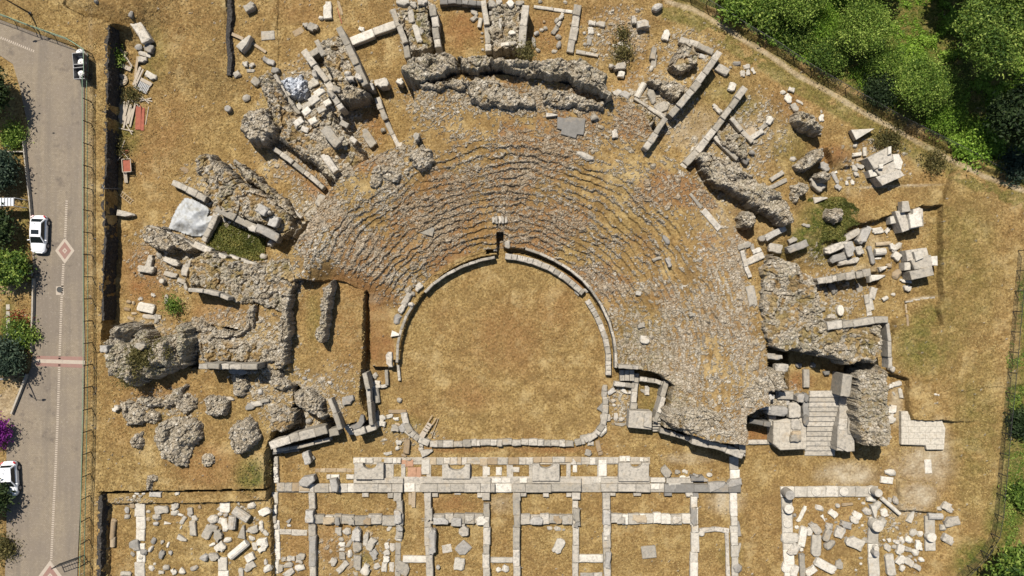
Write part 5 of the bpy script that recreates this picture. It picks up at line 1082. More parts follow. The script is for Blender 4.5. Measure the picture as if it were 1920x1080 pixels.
 ('wider lower strip of fallen slabs on the rim of the seats', '1318,394 1350,430', 12, .3, 'p', None, 2.6),
]
for label, path, wpx, h, tone, z0, bl in WALLS:
    wall(label, path, wpx, h, tone, z0, bl)

# ------------------------------------------------------------------ earth wall of the trench
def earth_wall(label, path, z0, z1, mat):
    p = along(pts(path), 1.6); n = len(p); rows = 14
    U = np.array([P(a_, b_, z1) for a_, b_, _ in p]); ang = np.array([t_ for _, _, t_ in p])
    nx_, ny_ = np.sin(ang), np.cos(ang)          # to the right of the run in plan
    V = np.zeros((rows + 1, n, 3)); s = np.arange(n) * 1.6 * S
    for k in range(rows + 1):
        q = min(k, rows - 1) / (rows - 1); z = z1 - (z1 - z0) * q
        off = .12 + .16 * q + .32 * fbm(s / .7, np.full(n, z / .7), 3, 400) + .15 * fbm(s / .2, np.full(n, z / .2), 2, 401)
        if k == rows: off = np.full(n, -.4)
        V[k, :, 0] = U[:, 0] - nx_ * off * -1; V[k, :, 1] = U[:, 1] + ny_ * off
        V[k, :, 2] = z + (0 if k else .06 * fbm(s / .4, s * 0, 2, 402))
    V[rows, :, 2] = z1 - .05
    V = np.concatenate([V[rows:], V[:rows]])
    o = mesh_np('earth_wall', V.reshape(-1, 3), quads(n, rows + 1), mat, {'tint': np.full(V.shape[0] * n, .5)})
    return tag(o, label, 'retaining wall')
n = NT('shade_painted_earth'); n.color(n.ramp(n.noise(5.0, 6, 0.75), [(0.36, (0.018, 0.016, 0.015)), (0.56, (0.055, 0.05, 0.045)), (0.74, (0.16, 0.14, 0.115))])); n.bump(n.noise(8.0, 5, .7), .9, .1)  # earth coloured near black, the shade of these faces painted into the base colour
earth_wall('long earth wall with painted-in shade dropping from the fence strip to the excavated grass', '204,47 199,90 202,150 197,210 199,300 193,370 197,460 191,530 193,602', -.2, 2.62, n.m)
earth_wall('earth wall with painted-in shade dropping from the fence strip to the lower left stone yard', '190,928 188,1000 186,1100', .7, 2.62, n.m)
earth_wall('short earth edge with painted-in shade along the grass left of the tall wedge stone', '430,-10 432,30 429,70 433,110 431,142', .05, .85, n.m)

# ------------------------------------------------------------------ orchestra kerbs
def arc_wall(label, path, wpx, h, tone, z0=None, bl=1.0):
    return wall(label, path, wpx, h, tone, z0, bl, name='orchestra_kerb', cat='kerb', rough=.03, hvar=.03, kind='s')
arc_wall('curved grey kerb at the upper right of the orchestra', '947,480 970,483 1000,490 1030,502 1056,518 1078,536 1094,550', 11, .85, 'p', 0.05, .8)
arc_wall('curved grey kerb at the right of the orchestra', '1101,563 1114,584 1126,608 1136,636 1141,664 1141,704', 10, .75, 'p', 0.05, .7)
arc_wall('straight end of the orchestra kerb beside the loose stones', '1135,722 1134,745', 8, .4, 'p', 0.05, .8)
arc_wall('thin dark rimmed kerb at the upper left of the orchestra', '928,482 900,488 868,499 838,514 812,532 796,548', 5, 1.2, 'p', 0.05, .9)
arc_wall('thin dark rimmed kerb at the left of the orchestra', '776,569 762,592 752,618 746,644 744,680', 5, 1.15, 'p', 0.05, .9)
arc_wall('short curved kerb stub at the lower left of the orchestra', '746,684 749,714', 5, .4, 'w', 0.05, .8)
arc_wall('pale coping round the seats above the drain channel', '985,466 1012,475 1040,488 1070,506 1094,526 1112,548 1128,572 1142,602 1151,632 1155,662 1155,690', 4.5, 1.32, 'p', 0.0, 1.2)

arc_wall('curved corner of the orchestra kerb at the lower left', '757,776 761,795 770,811 785,824 804,832', 12, .65, 'p', 0.05, .9)
arc_wall('curved corner of the orchestra kerb at the lower right', '1136,748 1135,775 1131,797 1119,814 1102,825', 11, .6, 'p', 0.05, .9)

# ------------------------------------------------------------------ solid stepped masonry
def slab_poly(name, poly, z0, h, mat, parent=None, bev=0.05, tint=.5, rng=None, origin=None):
    """a solid with a traced outline, slightly worn edges"""
    zt = z0 + h; w = PL(poly, zt)
    area = sum(w[i][0] * w[(i + 1) % len(w)][1] - w[(i + 1) % len(w)][0] * w[i][1] for i in range(len(w)))
    if area < 0: w = w[::-1]
    rng = rng or random.Random(int(w[0][0] * 100))
    n = len(w); ins = []
    for i in range(n):
        a = Vector(w[i - 1]); b = Vector(w[i]); c = Vector(w[(i + 1) % n])
        d1 = (b - a).normalized(); d2 = (c - b).normalized()
        nn = Vector((-d1.y - d2.y, d1.x + d2.x)); nn = nn.normalized() if nn.length > 1e-4 else Vector((0, 0))
        ins.append((b.x + nn.x * bev, b.y + nn.y * bev))
    v = [(x, y, z0 - .2) for x, y in w] + [(x + rng.uniform(-.02, .02), y + rng.uniform(-.02, .02), zt - bev) for x, y in w] + [(x, y, zt - rng.uniform(0, .015)) for x, y in ins]
    f = [(k * n + i, k * n + (i + 1) % n, (k + 1) * n + (i + 1) % n, (k + 1) * n + i) for k in range(2) for i in range(n)] + [tuple(2 * n + i for i in range(n))]
    mb = MB(); mb.add(v, f, tint)
    o = mb.build(name, mat, None, loc=origin)
    if parent: o.parent = parent
    return o
def at_p(px, py, z): x, y = P(px, py, z); return (x, y, z)
def thing_of(name, label, cat, px, py, z, group=None):
    return empty(name, at_p(px, py, z), 0, label, cat, group)
def part(root, name, poly, z0, h, mat, tint=.5, bev=.05):
    o = slab_poly(name, poly, z0, h, mat, None, bev, tint, origin=tuple(root.location)); o.location = (0, 0, 0); o.parent = root
    return o
def rect(x0, y0, x1, y1): return [(x0, y0), (x1, y0), (x1, y1), (x0, y1)]
def niche(x0, x1, y0, y1, cx, r, depth=None):
    """block with a half round recess in its upper side"""
    p = [(x0, y1), (x0, y0), (cx - r, y0)]
    for k in range(1, 12):
        a = math.pi * k / 12; p.append((cx - r * math.cos(a), y0 + (depth or r) * math.sin(a)))
    return p + [(cx + r, y0), (x1, y0), (x1, y1)]

def podium(label, x0, x1, nb, tone, pil, steps, dh=1.0):
    """one stage podium: front course, back step, niche block, pilasters"""
    t = thing_of('stage_podium', label, 'podium', (x0 + x1) / 2, 905, 0.0, 'podia of the stage building')
    rng = random.Random(int(x0))
    x = x0
    while x < x1 - 4:
        l = min(rng.uniform(14, 50), x1 - x); l = x1 - x if x1 - x - l < 12 else l
        part(t, 'front_block', rect(x, 907 + rng.uniform(0, 2), x + l - .4, 923 + rng.uniform(-1, 1)), -.05, .85 * dh * rng.uniform(.95, 1.05), M[tone], rng.uniform(.2, .8)); x += l
    part(t, 'back_step', rect(steps[0], 897, steps[1], 906.6), -.05, .62, M['p'], .5)
    part(t, 'niche_block', niche(*nb), -.05, .98, M[tone], .55)
    for px0, py0, px1, py1, h in pil: part(t, 'pilaster', rect(px0, py0, px1, py1), -.05, h, M[tone], rng.uniform(.2, .8))
    return t
podium('stage podium with a deep half round niche in a grey block at the left', 663, 755, (664, 719, 869, 899, 693, 13, 12), 'p', [(738, 924.5, 752, 940, .9), (727, 924.5, 737, 934, .6), (679, 924.5, 691, 932, .5)], (698, 756))
podium('stage podium with a pointed two horned niche block left of centre', 789, 920, (829, 881, 871, 898, 856, 16, 12), 'p', [(795, 924.5, 808, 940, .9), (810, 924.5, 821, 932, .5), (852, 924.5, 864, 928, .3), (895, 924.5, 906, 933, .6), (904, 924.5, 918, 938, .8)], (792, 920))
podium('stage podium with a wide round niche right of centre', 962, 1090, (998, 1049, 870, 902, 1024, 13, 9), 'p', [(962, 924.5, 976, 939, .8), (976, 924.5, 987, 931, .6), (1018, 924.5, 1029, 932, .6), (1062, 924.5, 1072, 932, .5), (1073, 924.5, 1088, 937, .8)], (998, 1090))
podium('cracked white stage podium with a broken niche at the right', 1127, 1220, (1160, 1217, 868, 903, 1193, 11, 10), 'p', [(1130, 924.5, 1144, 936, .8), (1144, 924.5, 1154, 930, .6), (1188, 924.5, 1202, 930, .5)], (1127, 1218))
podium('broken grey stage podium under fallen slabs at the far right', 1246, 1390, (1296, 1320, 893, 902, 1308, 4, 3), 'd', [(1246, 924.5, 1260, 930, .6), (1300, 924.5, 1310, 934, .6)], (1250, 1300), .75)

t = thing_of('stage_foundation', 'paved white and brick foundation strip behind the stage podia', 'foundation', 900, 880, 0.0)
rng = random.Random(5)
def tiles(x0, x1, y0, y1, sz, mats, z0=-.05, h=.22, p=.9, name='paving_slab'):
    x = x0
    while x < x1 - 2:
        l = min(rng.uniform(.6, 1.4) * sz, x1 - x); l = x1 - x if x1 - x - l < 4 else l
        if rng.random() < p:
            k = rng.choice(mats); hh = h * rng.uniform(.75, 1.25); ks = S * (HC - hh) / HC
            xx, yy = P(x + l / 2, (y0 + y1) / 2, hh)
            v, f = block_geo(l * ks - .015, (y1 - y0) * ks * rng.uniform(.93, 1.0), hh - z0, rng, 's')
            mb = MB(); mb.add(xf(v, rng.uniform(-.01, .01), 0, 0, (xx, yy, z0)), f, rng.uniform(.2, .9))
            o = mb.build('brick_patch' if k == 'brick' else name, M[k], None, loc=tuple(t.location)); o.location = (0, 0, 0); o.parent = t
        x += l
part(t, 'foundation_bed', rect(663, 857, 1219, 871), -.1, .22, M['pj'], .3, .05); part(t, 'foundation_bed', rect(663, 894, 1219, 908), -.1, .3, M['p'], .7, .05); part(t, 'foundation_bed', rect(520, 907, 1388, 923), -.1, .33, M['p'], .3, .06)
part(t, 'cell_wall', rect(719, 870, 738, 896), -.1, .28, M['p'], .6, .04)
part(t, 'cell_wall', rect(752, 870, 760, 896), -.1, .28, M['p'], .6, .04)
part(t, 'cell_wall', rect(800, 870, 808, 896), -.1, .28, M['p'], .6, .04)
part(t, 'cell_wall', rect(876, 870, 884, 896), -.1, .28, M['p'], .6, .04)
part(t, 'cell_wall', rect(905, 870, 914, 896), -.1, .28, M['p'], .6, .04)
part(t, 'cell_wall', rect(950, 870, 962, 896), -.1, .28, M['p'], .6, .04)
part(t, 'cell_wall', rect(992, 870, 1000, 896), -.1, .28, M['p'], .6, .04)
part(t, 'cell_wall', rect(1062, 870, 1070, 896), -.1, .28, M['p'], .6, .04)
part(t, 'cell_wall', rect(1120, 870, 1128, 896), -.1, .28, M['p'], .6, .04)
tiles(662, 752, 859, 869, 12, 'ww', h=.35); tiles(612, 664, 890, 899, 12, 'w', h=.3)
tiles(560, 668, 907, 924, 22, 'pw', h=.4); tiles(518, 580, 906, 922, 16, 'pt', h=.55)
tiles(752, 780, 862, 876, 10, ['brick'], h=.2); tiles(764, 790, 876, 897, 26, ['brick'], h=.18)
tiles(790, 806, 862, 890, 16, 'w', h=.3); tiles(806, 876, 858, 872, 10, 'pt', h=.3); tiles(876, 914, 860, 874, 20, ['brick', 't'], h=.3)
tiles(914, 1000, 858, 872, 22, 'tp', h=.3); tiles(905, 950, 876, 892, 17, 'w', h=.2); tiles(960, 974, 876, 886, 16, 'wp', h=.2)
tiles(1000, 1090, 857, 868, 20, 'pt', h=.3); tiles(1070, 1122, 859, 872, 12, 'wp', h=.25); tiles(1074, 1118, 872, 886, 12, 'wp', h=.2, p=.8); tiles(1122, 1138, 862, 894, 16, 'w', h=.25)
tiles(1138, 1160, 858, 870, 12, 'p', h=.3); tiles(1162, 1182, 856, 866, 9, 'w', h=.4); tiles(1200, 1216, 858, 866, 9, 'w', h=.4)
tiles(755, 790, 898, 906, 14, 'wt', h=.2); tiles(757, 789, 906, 923, 30, 'w', h=.3); tiles(922, 958, 897, 906, 30, 'w', h=.3); tiles(928, 960, 907, 924, 40, 'w', h=.32); tiles(920, 928, 907, 924, 8, 'p', h=.8)
tiles(1091, 1126, 897, 907, 30, 'w', h=.25); tiles(1091, 1126, 908, 921, 36, 'w', h=.3); tiles(1220, 1248, 896, 905, 28, 'w', h=.25); tiles(1220, 1246, 907, 918, 28, 'w', h=.28)
tiles(962, 1000, 896, 906, 14, 'wp', h=.3); tiles(1122, 1160, 896, 906, 20, 'w', h=.3); tiles(590, 668, 878, 886, 16, 't', h=.12)
for x in (590, 622, 634, 649, 655, 677, 686, 697, 708, 729, 742):
    pass
# anvil shaped grey stone on the left foundation
for label, poly, h, tone in [
 ('big rough grey boulder on the left end of the stage foundation', '559,904 566,896 588,892 590,902 576,914 562,912', 1.0, 'g'),
 ('grey standing block with a shadow at the left of the stage foundation', '617,900 630,898 634,912 632,924 621,922', 1.0, 'g')]:
    tag(slab_poly('stone_block', pts(poly), .3, h, M[tone], None, .12, .5, origin=at_p(pts(poly)[0][0], pts(poly)[0][1], .3)), label, 'stone block')

# stylobate of the colonnade
t = thing_of('stylobate', 'white L shaped stylobate with round column seats in the colonnade ruins', 'stylobate', 1480, 925, 0.0)
def run(path, wpx, h, tone, bl):
    o = wall('', path, wpx, h, tone, None, bl, name='stylobate_blocks', parent=t, rough=.03, kind='s', hvar=.05)
    o.location = -Vector(t.location)
    o.matrix_parent_inverse.identity()
run('1465,923 1648,922', 20, .35, 'w', 2.2); run('1476,934 1478,1000 1482,1082', 20, .35, 'w', 2.3); run('1640,975 1638,1020 1641,1082', 20, .35, 'w', 2.2)
t2 = t
for label, cx, cy, d, h, z0 in [('', 1531, 922, 17, .5, 0), ('', 1583, 922, 17, .5, 0), ('', 1480, 922, 17, .5, 0), ('', 1637, 920, 17, .5, 0), ('', 1477, 982, 16, .5, 0), ('', 1643, 980, 15, .5, 0)]:
    n = 24; mb = MB(); x, y = P(cx, cy, h); r = d / 2 * S
    mb.tube([(x, y, z0), (x, y, h - .03), (x, y, h)], [r, r, r * .94], n, .6)
    mb.tube([(x, y, h - .02), (x, y, h + .025)], [r * .7, r * .66], n, .5)
    o = mb.build('column_seat', M['w'], None, loc=tuple(t2.location)); o.location = (0, 0, 0); o.parent = t2
t = thing_of('stylobate', 'short white stylobate piece with a round drum at the right of the colonnade', 'stylobate', 1745, 970, 0.0); run('1745,968 1746,1034', 19, .4, 'w', 2.0)
for label, cx, cy, d, h in [('grey stump of a column standing at the top left corner of the stylobate', 1482, 929, 18, 1.6), ('small column stump with a shadow on the stylobate left arm', 1480, 955, 18, .8), ('broken column stump leaning at the top right corner of the stylobate', 1648, 925, 15, 1.5),
  ('stepped column base and drum halfway down the middle stylobate', 1647, 987, 22, 1.2), ('low white drum on the short right stylobate', 1748, 1008, 18, .7), ('pale round stone on the middle stylobate below the stepped base', 1644, 1029, 10, .6), ('thin grey column stump on the middle stylobate near the frame bottom', 1644, 1039, 11, .9)]:
    n = 22; mb = MB(); zt = .35 + h; x, y = P(cx, cy, zt); r = d / 2 * S
    rg = random.Random(cx)
    mb.tube([(x, y, .3), (x, y, .35 + h * .5), (x, y, zt - .05), (x, y, zt)], [r * 1.02, r, r * .98, r * .9], n, rg.uniform(.3, .7))
    tag(mb.build('column_stump', M['g' if 'grey' in label else 'w'], None, loc=(x, y, .3)), label, 'column stump', 'column stumps of the colonnade')
x0, y0, z0 = at_p(1672, 950, .8)
mb = MB(); v, f = drum_geo(46 * S, 8 * S, random.Random(3)); mb.add(xf(v, math.radians(-41), 0, 0, (0, 0, 0)), f, .6)
o = mb.build('fallen_column', M['w']); o.location = (x0, y0, .25); tag(o, 'slim white fallen column leaning down right from the stylobate corner', 'column')

# paved terrace in the east
t = thing_of('paved_terrace', 'white marble paving with an L shaped outline right of the tall rubble wall', 'paving', 1730, 810, 0.3)
part(t, 'paving_slabs', pts('1690,772 1704,771 1708,788 1764,783 1773,803 1770,843 1738,843 1736,835 1690,834'), .1, .55, M['pj'], .8, .04)

# wide stairs in the east court
t = thing_of('staircase', 'wide stone stairs climbing between two walls in the east court', 'stairs', 1545, 800, 0.0)
ns = 13
for i in range(ns):
    yt = 733 + (852 - 733) * i / ns; yb = 733 + (852 - 733) * (i + 1.25) / ns
    h = 2.45 * (ns - i) / ns
    sk = i * .9
    part(t, 'step', [(1519 - sk * .8, yt), (1577 - sk * 1.0, yt), (1577 - sk * 1.05, yb), (1518 - sk * .85, yb)], 0, h, M['p'], random.Random(i).uniform(.3, .9), .03)
# small stairs beside the orchestra
t = thing_of('staircase', 'small white flight of steps through the left stage wing', 'stairs', 650, 800, 0.0)
for i in range(6):
    part(t, 'step', [(637 + i * 3.0, 789 + i * 4.2), (650 + i * 2.8, 789 + i * 4.2), (652 + i * 2.8, 794 + i * 4.2), (639 + i * 3.0, 794 + i * 4.2)], 0, 2.1 - i * .33, M['w'], .6, .03)
t = thing_of('staircase', 'three narrow steps on the little terrace right of the orchestra', 'stairs', 1180, 705, 0.0)
for i in range(3):
    part(t, 'step', rect(1163 + i * 9, 694, 1171 + i * 9, 714), 0, 1.0 + i * .22, M['p'], .4, .03)
t = thing_of('staircase', 'narrow flight of worn steps through the right stage wing', 'stairs', 1232, 795, 0.0)
for i in range(5):
    part(t, 'step', rect(1224, 783 + i * 5, 1239, 789 + i * 5), 0, 2.0 - i * .36, M['p'], .5, .03)

# solid blocks with a traced outline
for nm, label, cat, poly, z0, h, tone, bev in [
 ('stone_terrace', 'square grey masonry corner left of the narrow worn steps', 'masonry', '1180,770 1222,772 1222,806 1178,802', 0, 1.9, 'p', .08),
 ('stone_slab', 'big rounded slab on the wall top beside the narrow worn steps', 'stone slab', '1209,776 1223,774 1222,803 1207,800', 1.9, .35, 'p', .08),
 ('stone_slab', 'grey paved group of flat slabs set on the upper seats', 'stone slab', '1045,218 1058,221 1070,219 1098,222 1096,240 1094,253 1082,252 1080,259 1066,255 1052,251 1053,243 1045,241', 5.0, .5, 'd', .05),
 ('stone_pier', 'square stone pier left of the wide stairs with a worn top', 'pier', '1450,790 1470,786 1512,784 1513,842 1464,845 1450,832', 0, 2.3, 'pj', .1),
 ('stone_slab', 'triangular white slab lying beside the worn path', 'stone slab', '1596,243 1640,241 1606,262', .5, .7, 'w', .05),
 ('stone_block', 'pale block leaning at the end of the stair wall', 'stone block', '1571,800 1602,805 1603,846 1589,848 1570,838', 0, 2.6, 'p', .08),
 ('stone_terrace', 'pale ledge along the foot of the right stage wing rubble', 'masonry', '1375,800 1396,796 1398,856 1378,852', 0, 3.0, 'p', .08),
 ('stone_bench', 'grey curved bench wall at the end of the left stage wing', 'bench', '664,806 676,802 683,792 682,780 676,778 672,790 664,797 655,800', 2.0, .9, 'd', .06),
]:
    p = pts(poly); tag(slab_poly(nm, p, z0, h, M[tone], None, bev, .5, origin=at_p(p[0][0], p[0][1], z0)), label, cat)

def pier(label, px, py, zb, bits):
    t = thing_of('ashlar_pier', label, 'pier', px, py, zb, 'ashlar piers in the east bays')
    for i, (poly, z0, h, tone) in enumerate(bits):
        part(t, 'course' if z0 < 1 else 'top_block', pts(poly), z0, h, M[tone], random.Random(px + i).uniform(.3, .9), .07)
pier('big ashlar pier of many pale blocks beside the worn path', 1663, 315, 0.3, [
 ('1627,296 1668,275 1676,300 1640,318', .2, 2.0, 'p'), ('1674,289 1686,288 1694,304 1690,318 1678,316', .2, 1.9, 'w'), ('1641,319 1678,301 1688,318 1652,330', .2, 1.8, 'p'), ('1628,320 1642,315 1646,330 1632,332', .2, 1.5, 'w'), ('1642,332 1688,318 1697,329 1655,348', .2, 2.1, 'p'), ('1666,275 1672,274 1672,288 1666,290', 2.0, .5, 'w'), ('1648,308 1657,308 1657,316 1649,316', 2.0, .5, 'w')])
pier('ashlar pier with three blocks stacked on it right of the plateau ledge', 1705, 412, 0.3, [
 ('1678,396 1696,394 1708,430 1692,436', .2, 1.7, 'p'), ('1698,400 1731,396 1732,424 1708,430', .2, 1.5, 'p'), ('1669,406 1682,404 1685,418 1671,420', .2, 1.0, 'w'), ('1692,377 1704,377 1708,396 1692,398', 1.6, .9, 'p'), ('1704,402 1728,400 1730,424 1708,428', 1.6, .8, 'w'), ('1712,392 1724,390 1724,402 1713,404', 1.6, .6, 'w'), ('1722,388 1731,392 1732,408 1724,410', 1.5, .5, 'p')])
pier('ashlar pier with a small white block standing on its flat top', 1722, 495, 0.3, [
 ('1698,470 1738,464 1742,480 1702,490', .2, 1.4, 'p'), ('1708,488 1746,478 1748,500 1716,506', .2, 1.7, 'p'), ('1706,510 1748,499 1752,516 1710,525', .2, 1.9, 'p'), ('1696,492 1708,491 1708,506 1697,507', .2, 1.2, 'w'), ('1714,472 1728,469 1732,484 1718,490', 1.4, .8, 'w'), ('1744,481 1758,480 1759,498 1748,498', .2, 1.2, 'w')])

# ------------------------------------------------------------------ plants
def leaves(name, blobs, mat, n, size, seed, parent=None, origin=(0, 0, 0), up=0.75, flat=0.0, clump=22, spread=0.5):
    """leaf sized faces gathered in clumps through ellipsoids (cx cy cz rx ry rz)"""
    R = np.random.RandomState(seed)
    vol = np.array([b[3] * b[4] * b[5] for b in blobs]) ** .8; pr = vol / vol.sum()
    nc = max(3, n // clump)
    which = R.choice(len(blobs), nc, p=pr)
    B = np.array(blobs)[which]
    d = R.normal(size=(nc, 3)); d /= np.linalg.norm(d, axis=1)[:, None]
    rad = R.uniform(.35, 1.0, nc) ** .5 * R.uniform(.75, 1.3, nc)
    C = B[:, :3] + d * B[:, 3:] * rad[:, None]
    ct = R.uniform(0, 1, nc)
    cs = R.uniform(.5, 1.5, nc) * spread * 1.15
    P_ = np.repeat(C, clump, 0) + R.normal(size=(nc * clump, 3)) * np.repeat(cs, clump)[:, None] * np.array([.8, .8, .55])
    m = len(P_)
    nrm = R.normal(size=(m, 3)) * .8 + np.array([0, 0, up]); nrm /= np.linalg.norm(nrm, axis=1)[:, None]
    t = np.cross(nrm, R.normal(size=(m, 3))); t /= np.linalg.norm(t, axis=1)[:, None]
    b = np.cross(nrm, t)
    s = size * R.uniform(.6, 1.35, m)[:, None]
    V = np.stack([P_ - t * s, P_ - b * s * .42, P_ + t * s, P_ + b * s * .42 - nrm * s * .12], 1).reshape(-1, 3)
    F = np.arange(m * 4).reshape(m, 4)
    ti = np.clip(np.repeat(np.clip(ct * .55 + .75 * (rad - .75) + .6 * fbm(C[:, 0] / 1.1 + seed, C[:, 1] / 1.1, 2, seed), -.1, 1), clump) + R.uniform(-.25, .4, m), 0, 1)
    return mesh_np(name, V - np.array(origin), F, mat, {'tint': np.repeat(ti, 4)}, parent)

def plant(kind, label, cat, px, py, z, rx, h, mat, n, size, seed, trunk=True, group=None, nb=7, base_h=.35, part_name='crown'):
    """px py: foot of the stem; rx crown radius in metres; h full height"""
    x, y = P(px, py, z)
    R = random.Random(seed)
    root = empty(kind, (x, y, z), 0, label, cat, group)
    bl = []
    zc = h * (base_h + 1) / 2; rz = h * (1 - base_h) / 2
    bl.append((0, 0, zc, rx * .62, rx * .62, rz * .8))
    for i in range(nb):
        a = 6.283 * i / nb + R.uniform(-.4, .4); rr = rx * R.uniform(.45, .72); q = R.uniform(.30, .5)
        bl.append((rr * math.cos(a), rr * math.sin(a), zc + rz * R.uniform(-.45, .55), rx * q, rx * q, rz * R.uniform(.4, .6)))
    leaves(part_name, bl, mat, n, size, seed, root)
    mb = MB(); tr = max(.05, .035 * h)
    mb.tube([(0, 0, -.2), (R.uniform(-.1, .1), R.uniform(-.1, .1), h * .3), (R.uniform(-.2, .2), R.uniform(-.2, .2), h * .62), (0, 0, h * .8)], [tr * 1.3, tr, tr * .7, tr * .25], 8)
    for b in bl[1:]:
        mb.tube([(0, 0, h * R.uniform(.25, .5)), (b[0] * .5, b[1] * .5, b[2] * .85), (b[0], b[1], b[2])], [tr * .5, tr * .35, tr * .12], 6)
    mb.build('trunk' if trunk else 'stem', M['bark'], root)
    return root

M['leaf_dark'] = leaf_mat('dark_leaves', (0.010, 0.020, 0.008), (0.032, 0.055, 0.018), (0.075, 0.105, 0.035))
M['leaf_mid'] = leaf_mat('mid_green_leaves', (0.022, 0.052, 0.009), (0.115, 0.185, 0.028), (0.34, 0.41, 0.09))
M['leaf_olive'] = leaf_mat('yellow_green_leaves', (0.03, 0.068, 0.010), (0.15, 0.235, 0.033), (0.40, 0.49, 0.11))
M['leaf_bright'] = leaf_mat('bright_green_leaves', (0.045, 0.10, 0.010), (0.17, 0.29, 0.03), (0.38, 0.52, 0.09))
M['leaf_blue'] = leaf_mat('blue_green_leaves', (0.014, 0.028, 0.018), (0.04, 0.066, 0.042), (0.09, 0.12, 0.07))
M['leaf_weed'] = leaf_mat('olive_weeds', (0.035, 0.045, 0.010), (0.125, 0.135, 0.03), (0.29, 0.25, 0.075))
M['leaf_purple'] = leaf_mat('purple_flowers', (0.06, 0.008, 0.07), (0.20, 0.02, 0.22), (0.38, 0.07, 0.40))
M['leaf_dry'] = leaf_mat('dry_weeds', (0.05, 0.05, 0.015), (0.12, 0.105, 0.035), (0.22, 0.18, 0.07))
M['leaf_red'] = leaf_mat('red_flowers', (0.10, 0.02, 0.01), (0.28, 0.06, 0.03), (0.42, 0.14, 0.06))

# north east grove (feet of the stems; the crowns spread and lean outward in the survey)
G = 'trees and bushes beyond the worn path'
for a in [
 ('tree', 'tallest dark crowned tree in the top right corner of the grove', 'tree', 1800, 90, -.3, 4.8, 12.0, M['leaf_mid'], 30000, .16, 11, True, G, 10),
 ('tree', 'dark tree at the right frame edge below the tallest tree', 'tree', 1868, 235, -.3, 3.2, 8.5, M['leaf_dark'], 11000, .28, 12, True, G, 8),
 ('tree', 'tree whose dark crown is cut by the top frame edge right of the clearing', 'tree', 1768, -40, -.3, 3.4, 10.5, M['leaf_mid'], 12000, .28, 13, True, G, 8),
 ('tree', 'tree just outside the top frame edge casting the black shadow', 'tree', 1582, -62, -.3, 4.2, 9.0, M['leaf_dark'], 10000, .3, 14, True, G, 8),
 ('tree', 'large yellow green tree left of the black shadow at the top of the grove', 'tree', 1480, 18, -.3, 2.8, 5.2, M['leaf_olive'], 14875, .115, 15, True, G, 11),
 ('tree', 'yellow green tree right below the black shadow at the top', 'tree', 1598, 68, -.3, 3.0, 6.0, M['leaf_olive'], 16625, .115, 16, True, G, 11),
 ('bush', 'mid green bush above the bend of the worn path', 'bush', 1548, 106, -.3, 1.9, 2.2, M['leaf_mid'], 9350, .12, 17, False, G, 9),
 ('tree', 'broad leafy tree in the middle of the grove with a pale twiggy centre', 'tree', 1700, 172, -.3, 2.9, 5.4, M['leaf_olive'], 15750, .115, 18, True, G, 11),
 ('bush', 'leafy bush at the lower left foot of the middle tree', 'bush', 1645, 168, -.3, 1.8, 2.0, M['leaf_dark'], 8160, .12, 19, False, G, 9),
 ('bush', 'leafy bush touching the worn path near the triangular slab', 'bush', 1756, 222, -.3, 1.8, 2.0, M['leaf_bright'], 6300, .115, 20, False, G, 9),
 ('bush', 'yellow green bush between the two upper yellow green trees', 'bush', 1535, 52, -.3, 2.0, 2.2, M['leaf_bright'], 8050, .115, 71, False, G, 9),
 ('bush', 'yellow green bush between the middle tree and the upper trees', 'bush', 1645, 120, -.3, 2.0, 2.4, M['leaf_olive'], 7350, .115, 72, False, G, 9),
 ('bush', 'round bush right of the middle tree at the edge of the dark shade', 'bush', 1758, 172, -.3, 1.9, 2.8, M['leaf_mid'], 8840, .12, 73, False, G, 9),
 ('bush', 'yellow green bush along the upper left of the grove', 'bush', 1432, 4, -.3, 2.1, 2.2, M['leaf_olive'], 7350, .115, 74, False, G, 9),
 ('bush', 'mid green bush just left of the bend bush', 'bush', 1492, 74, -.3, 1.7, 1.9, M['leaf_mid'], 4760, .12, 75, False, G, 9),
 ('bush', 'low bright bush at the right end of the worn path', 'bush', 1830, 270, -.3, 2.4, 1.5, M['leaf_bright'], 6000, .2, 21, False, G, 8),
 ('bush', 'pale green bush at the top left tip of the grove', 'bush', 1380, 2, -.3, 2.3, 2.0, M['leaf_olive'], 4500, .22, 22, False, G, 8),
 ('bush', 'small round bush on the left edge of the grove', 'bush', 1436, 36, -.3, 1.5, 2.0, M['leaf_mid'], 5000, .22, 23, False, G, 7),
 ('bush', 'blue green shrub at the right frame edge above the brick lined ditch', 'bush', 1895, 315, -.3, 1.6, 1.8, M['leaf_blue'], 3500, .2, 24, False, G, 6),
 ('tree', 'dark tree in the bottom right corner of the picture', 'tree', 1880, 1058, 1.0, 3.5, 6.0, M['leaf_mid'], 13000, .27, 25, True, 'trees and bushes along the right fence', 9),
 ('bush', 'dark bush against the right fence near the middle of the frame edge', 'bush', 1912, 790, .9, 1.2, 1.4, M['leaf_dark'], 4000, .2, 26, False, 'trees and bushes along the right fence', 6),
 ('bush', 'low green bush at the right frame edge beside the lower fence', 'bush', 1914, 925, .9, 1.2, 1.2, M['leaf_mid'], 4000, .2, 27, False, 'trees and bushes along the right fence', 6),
]: plant(*a)

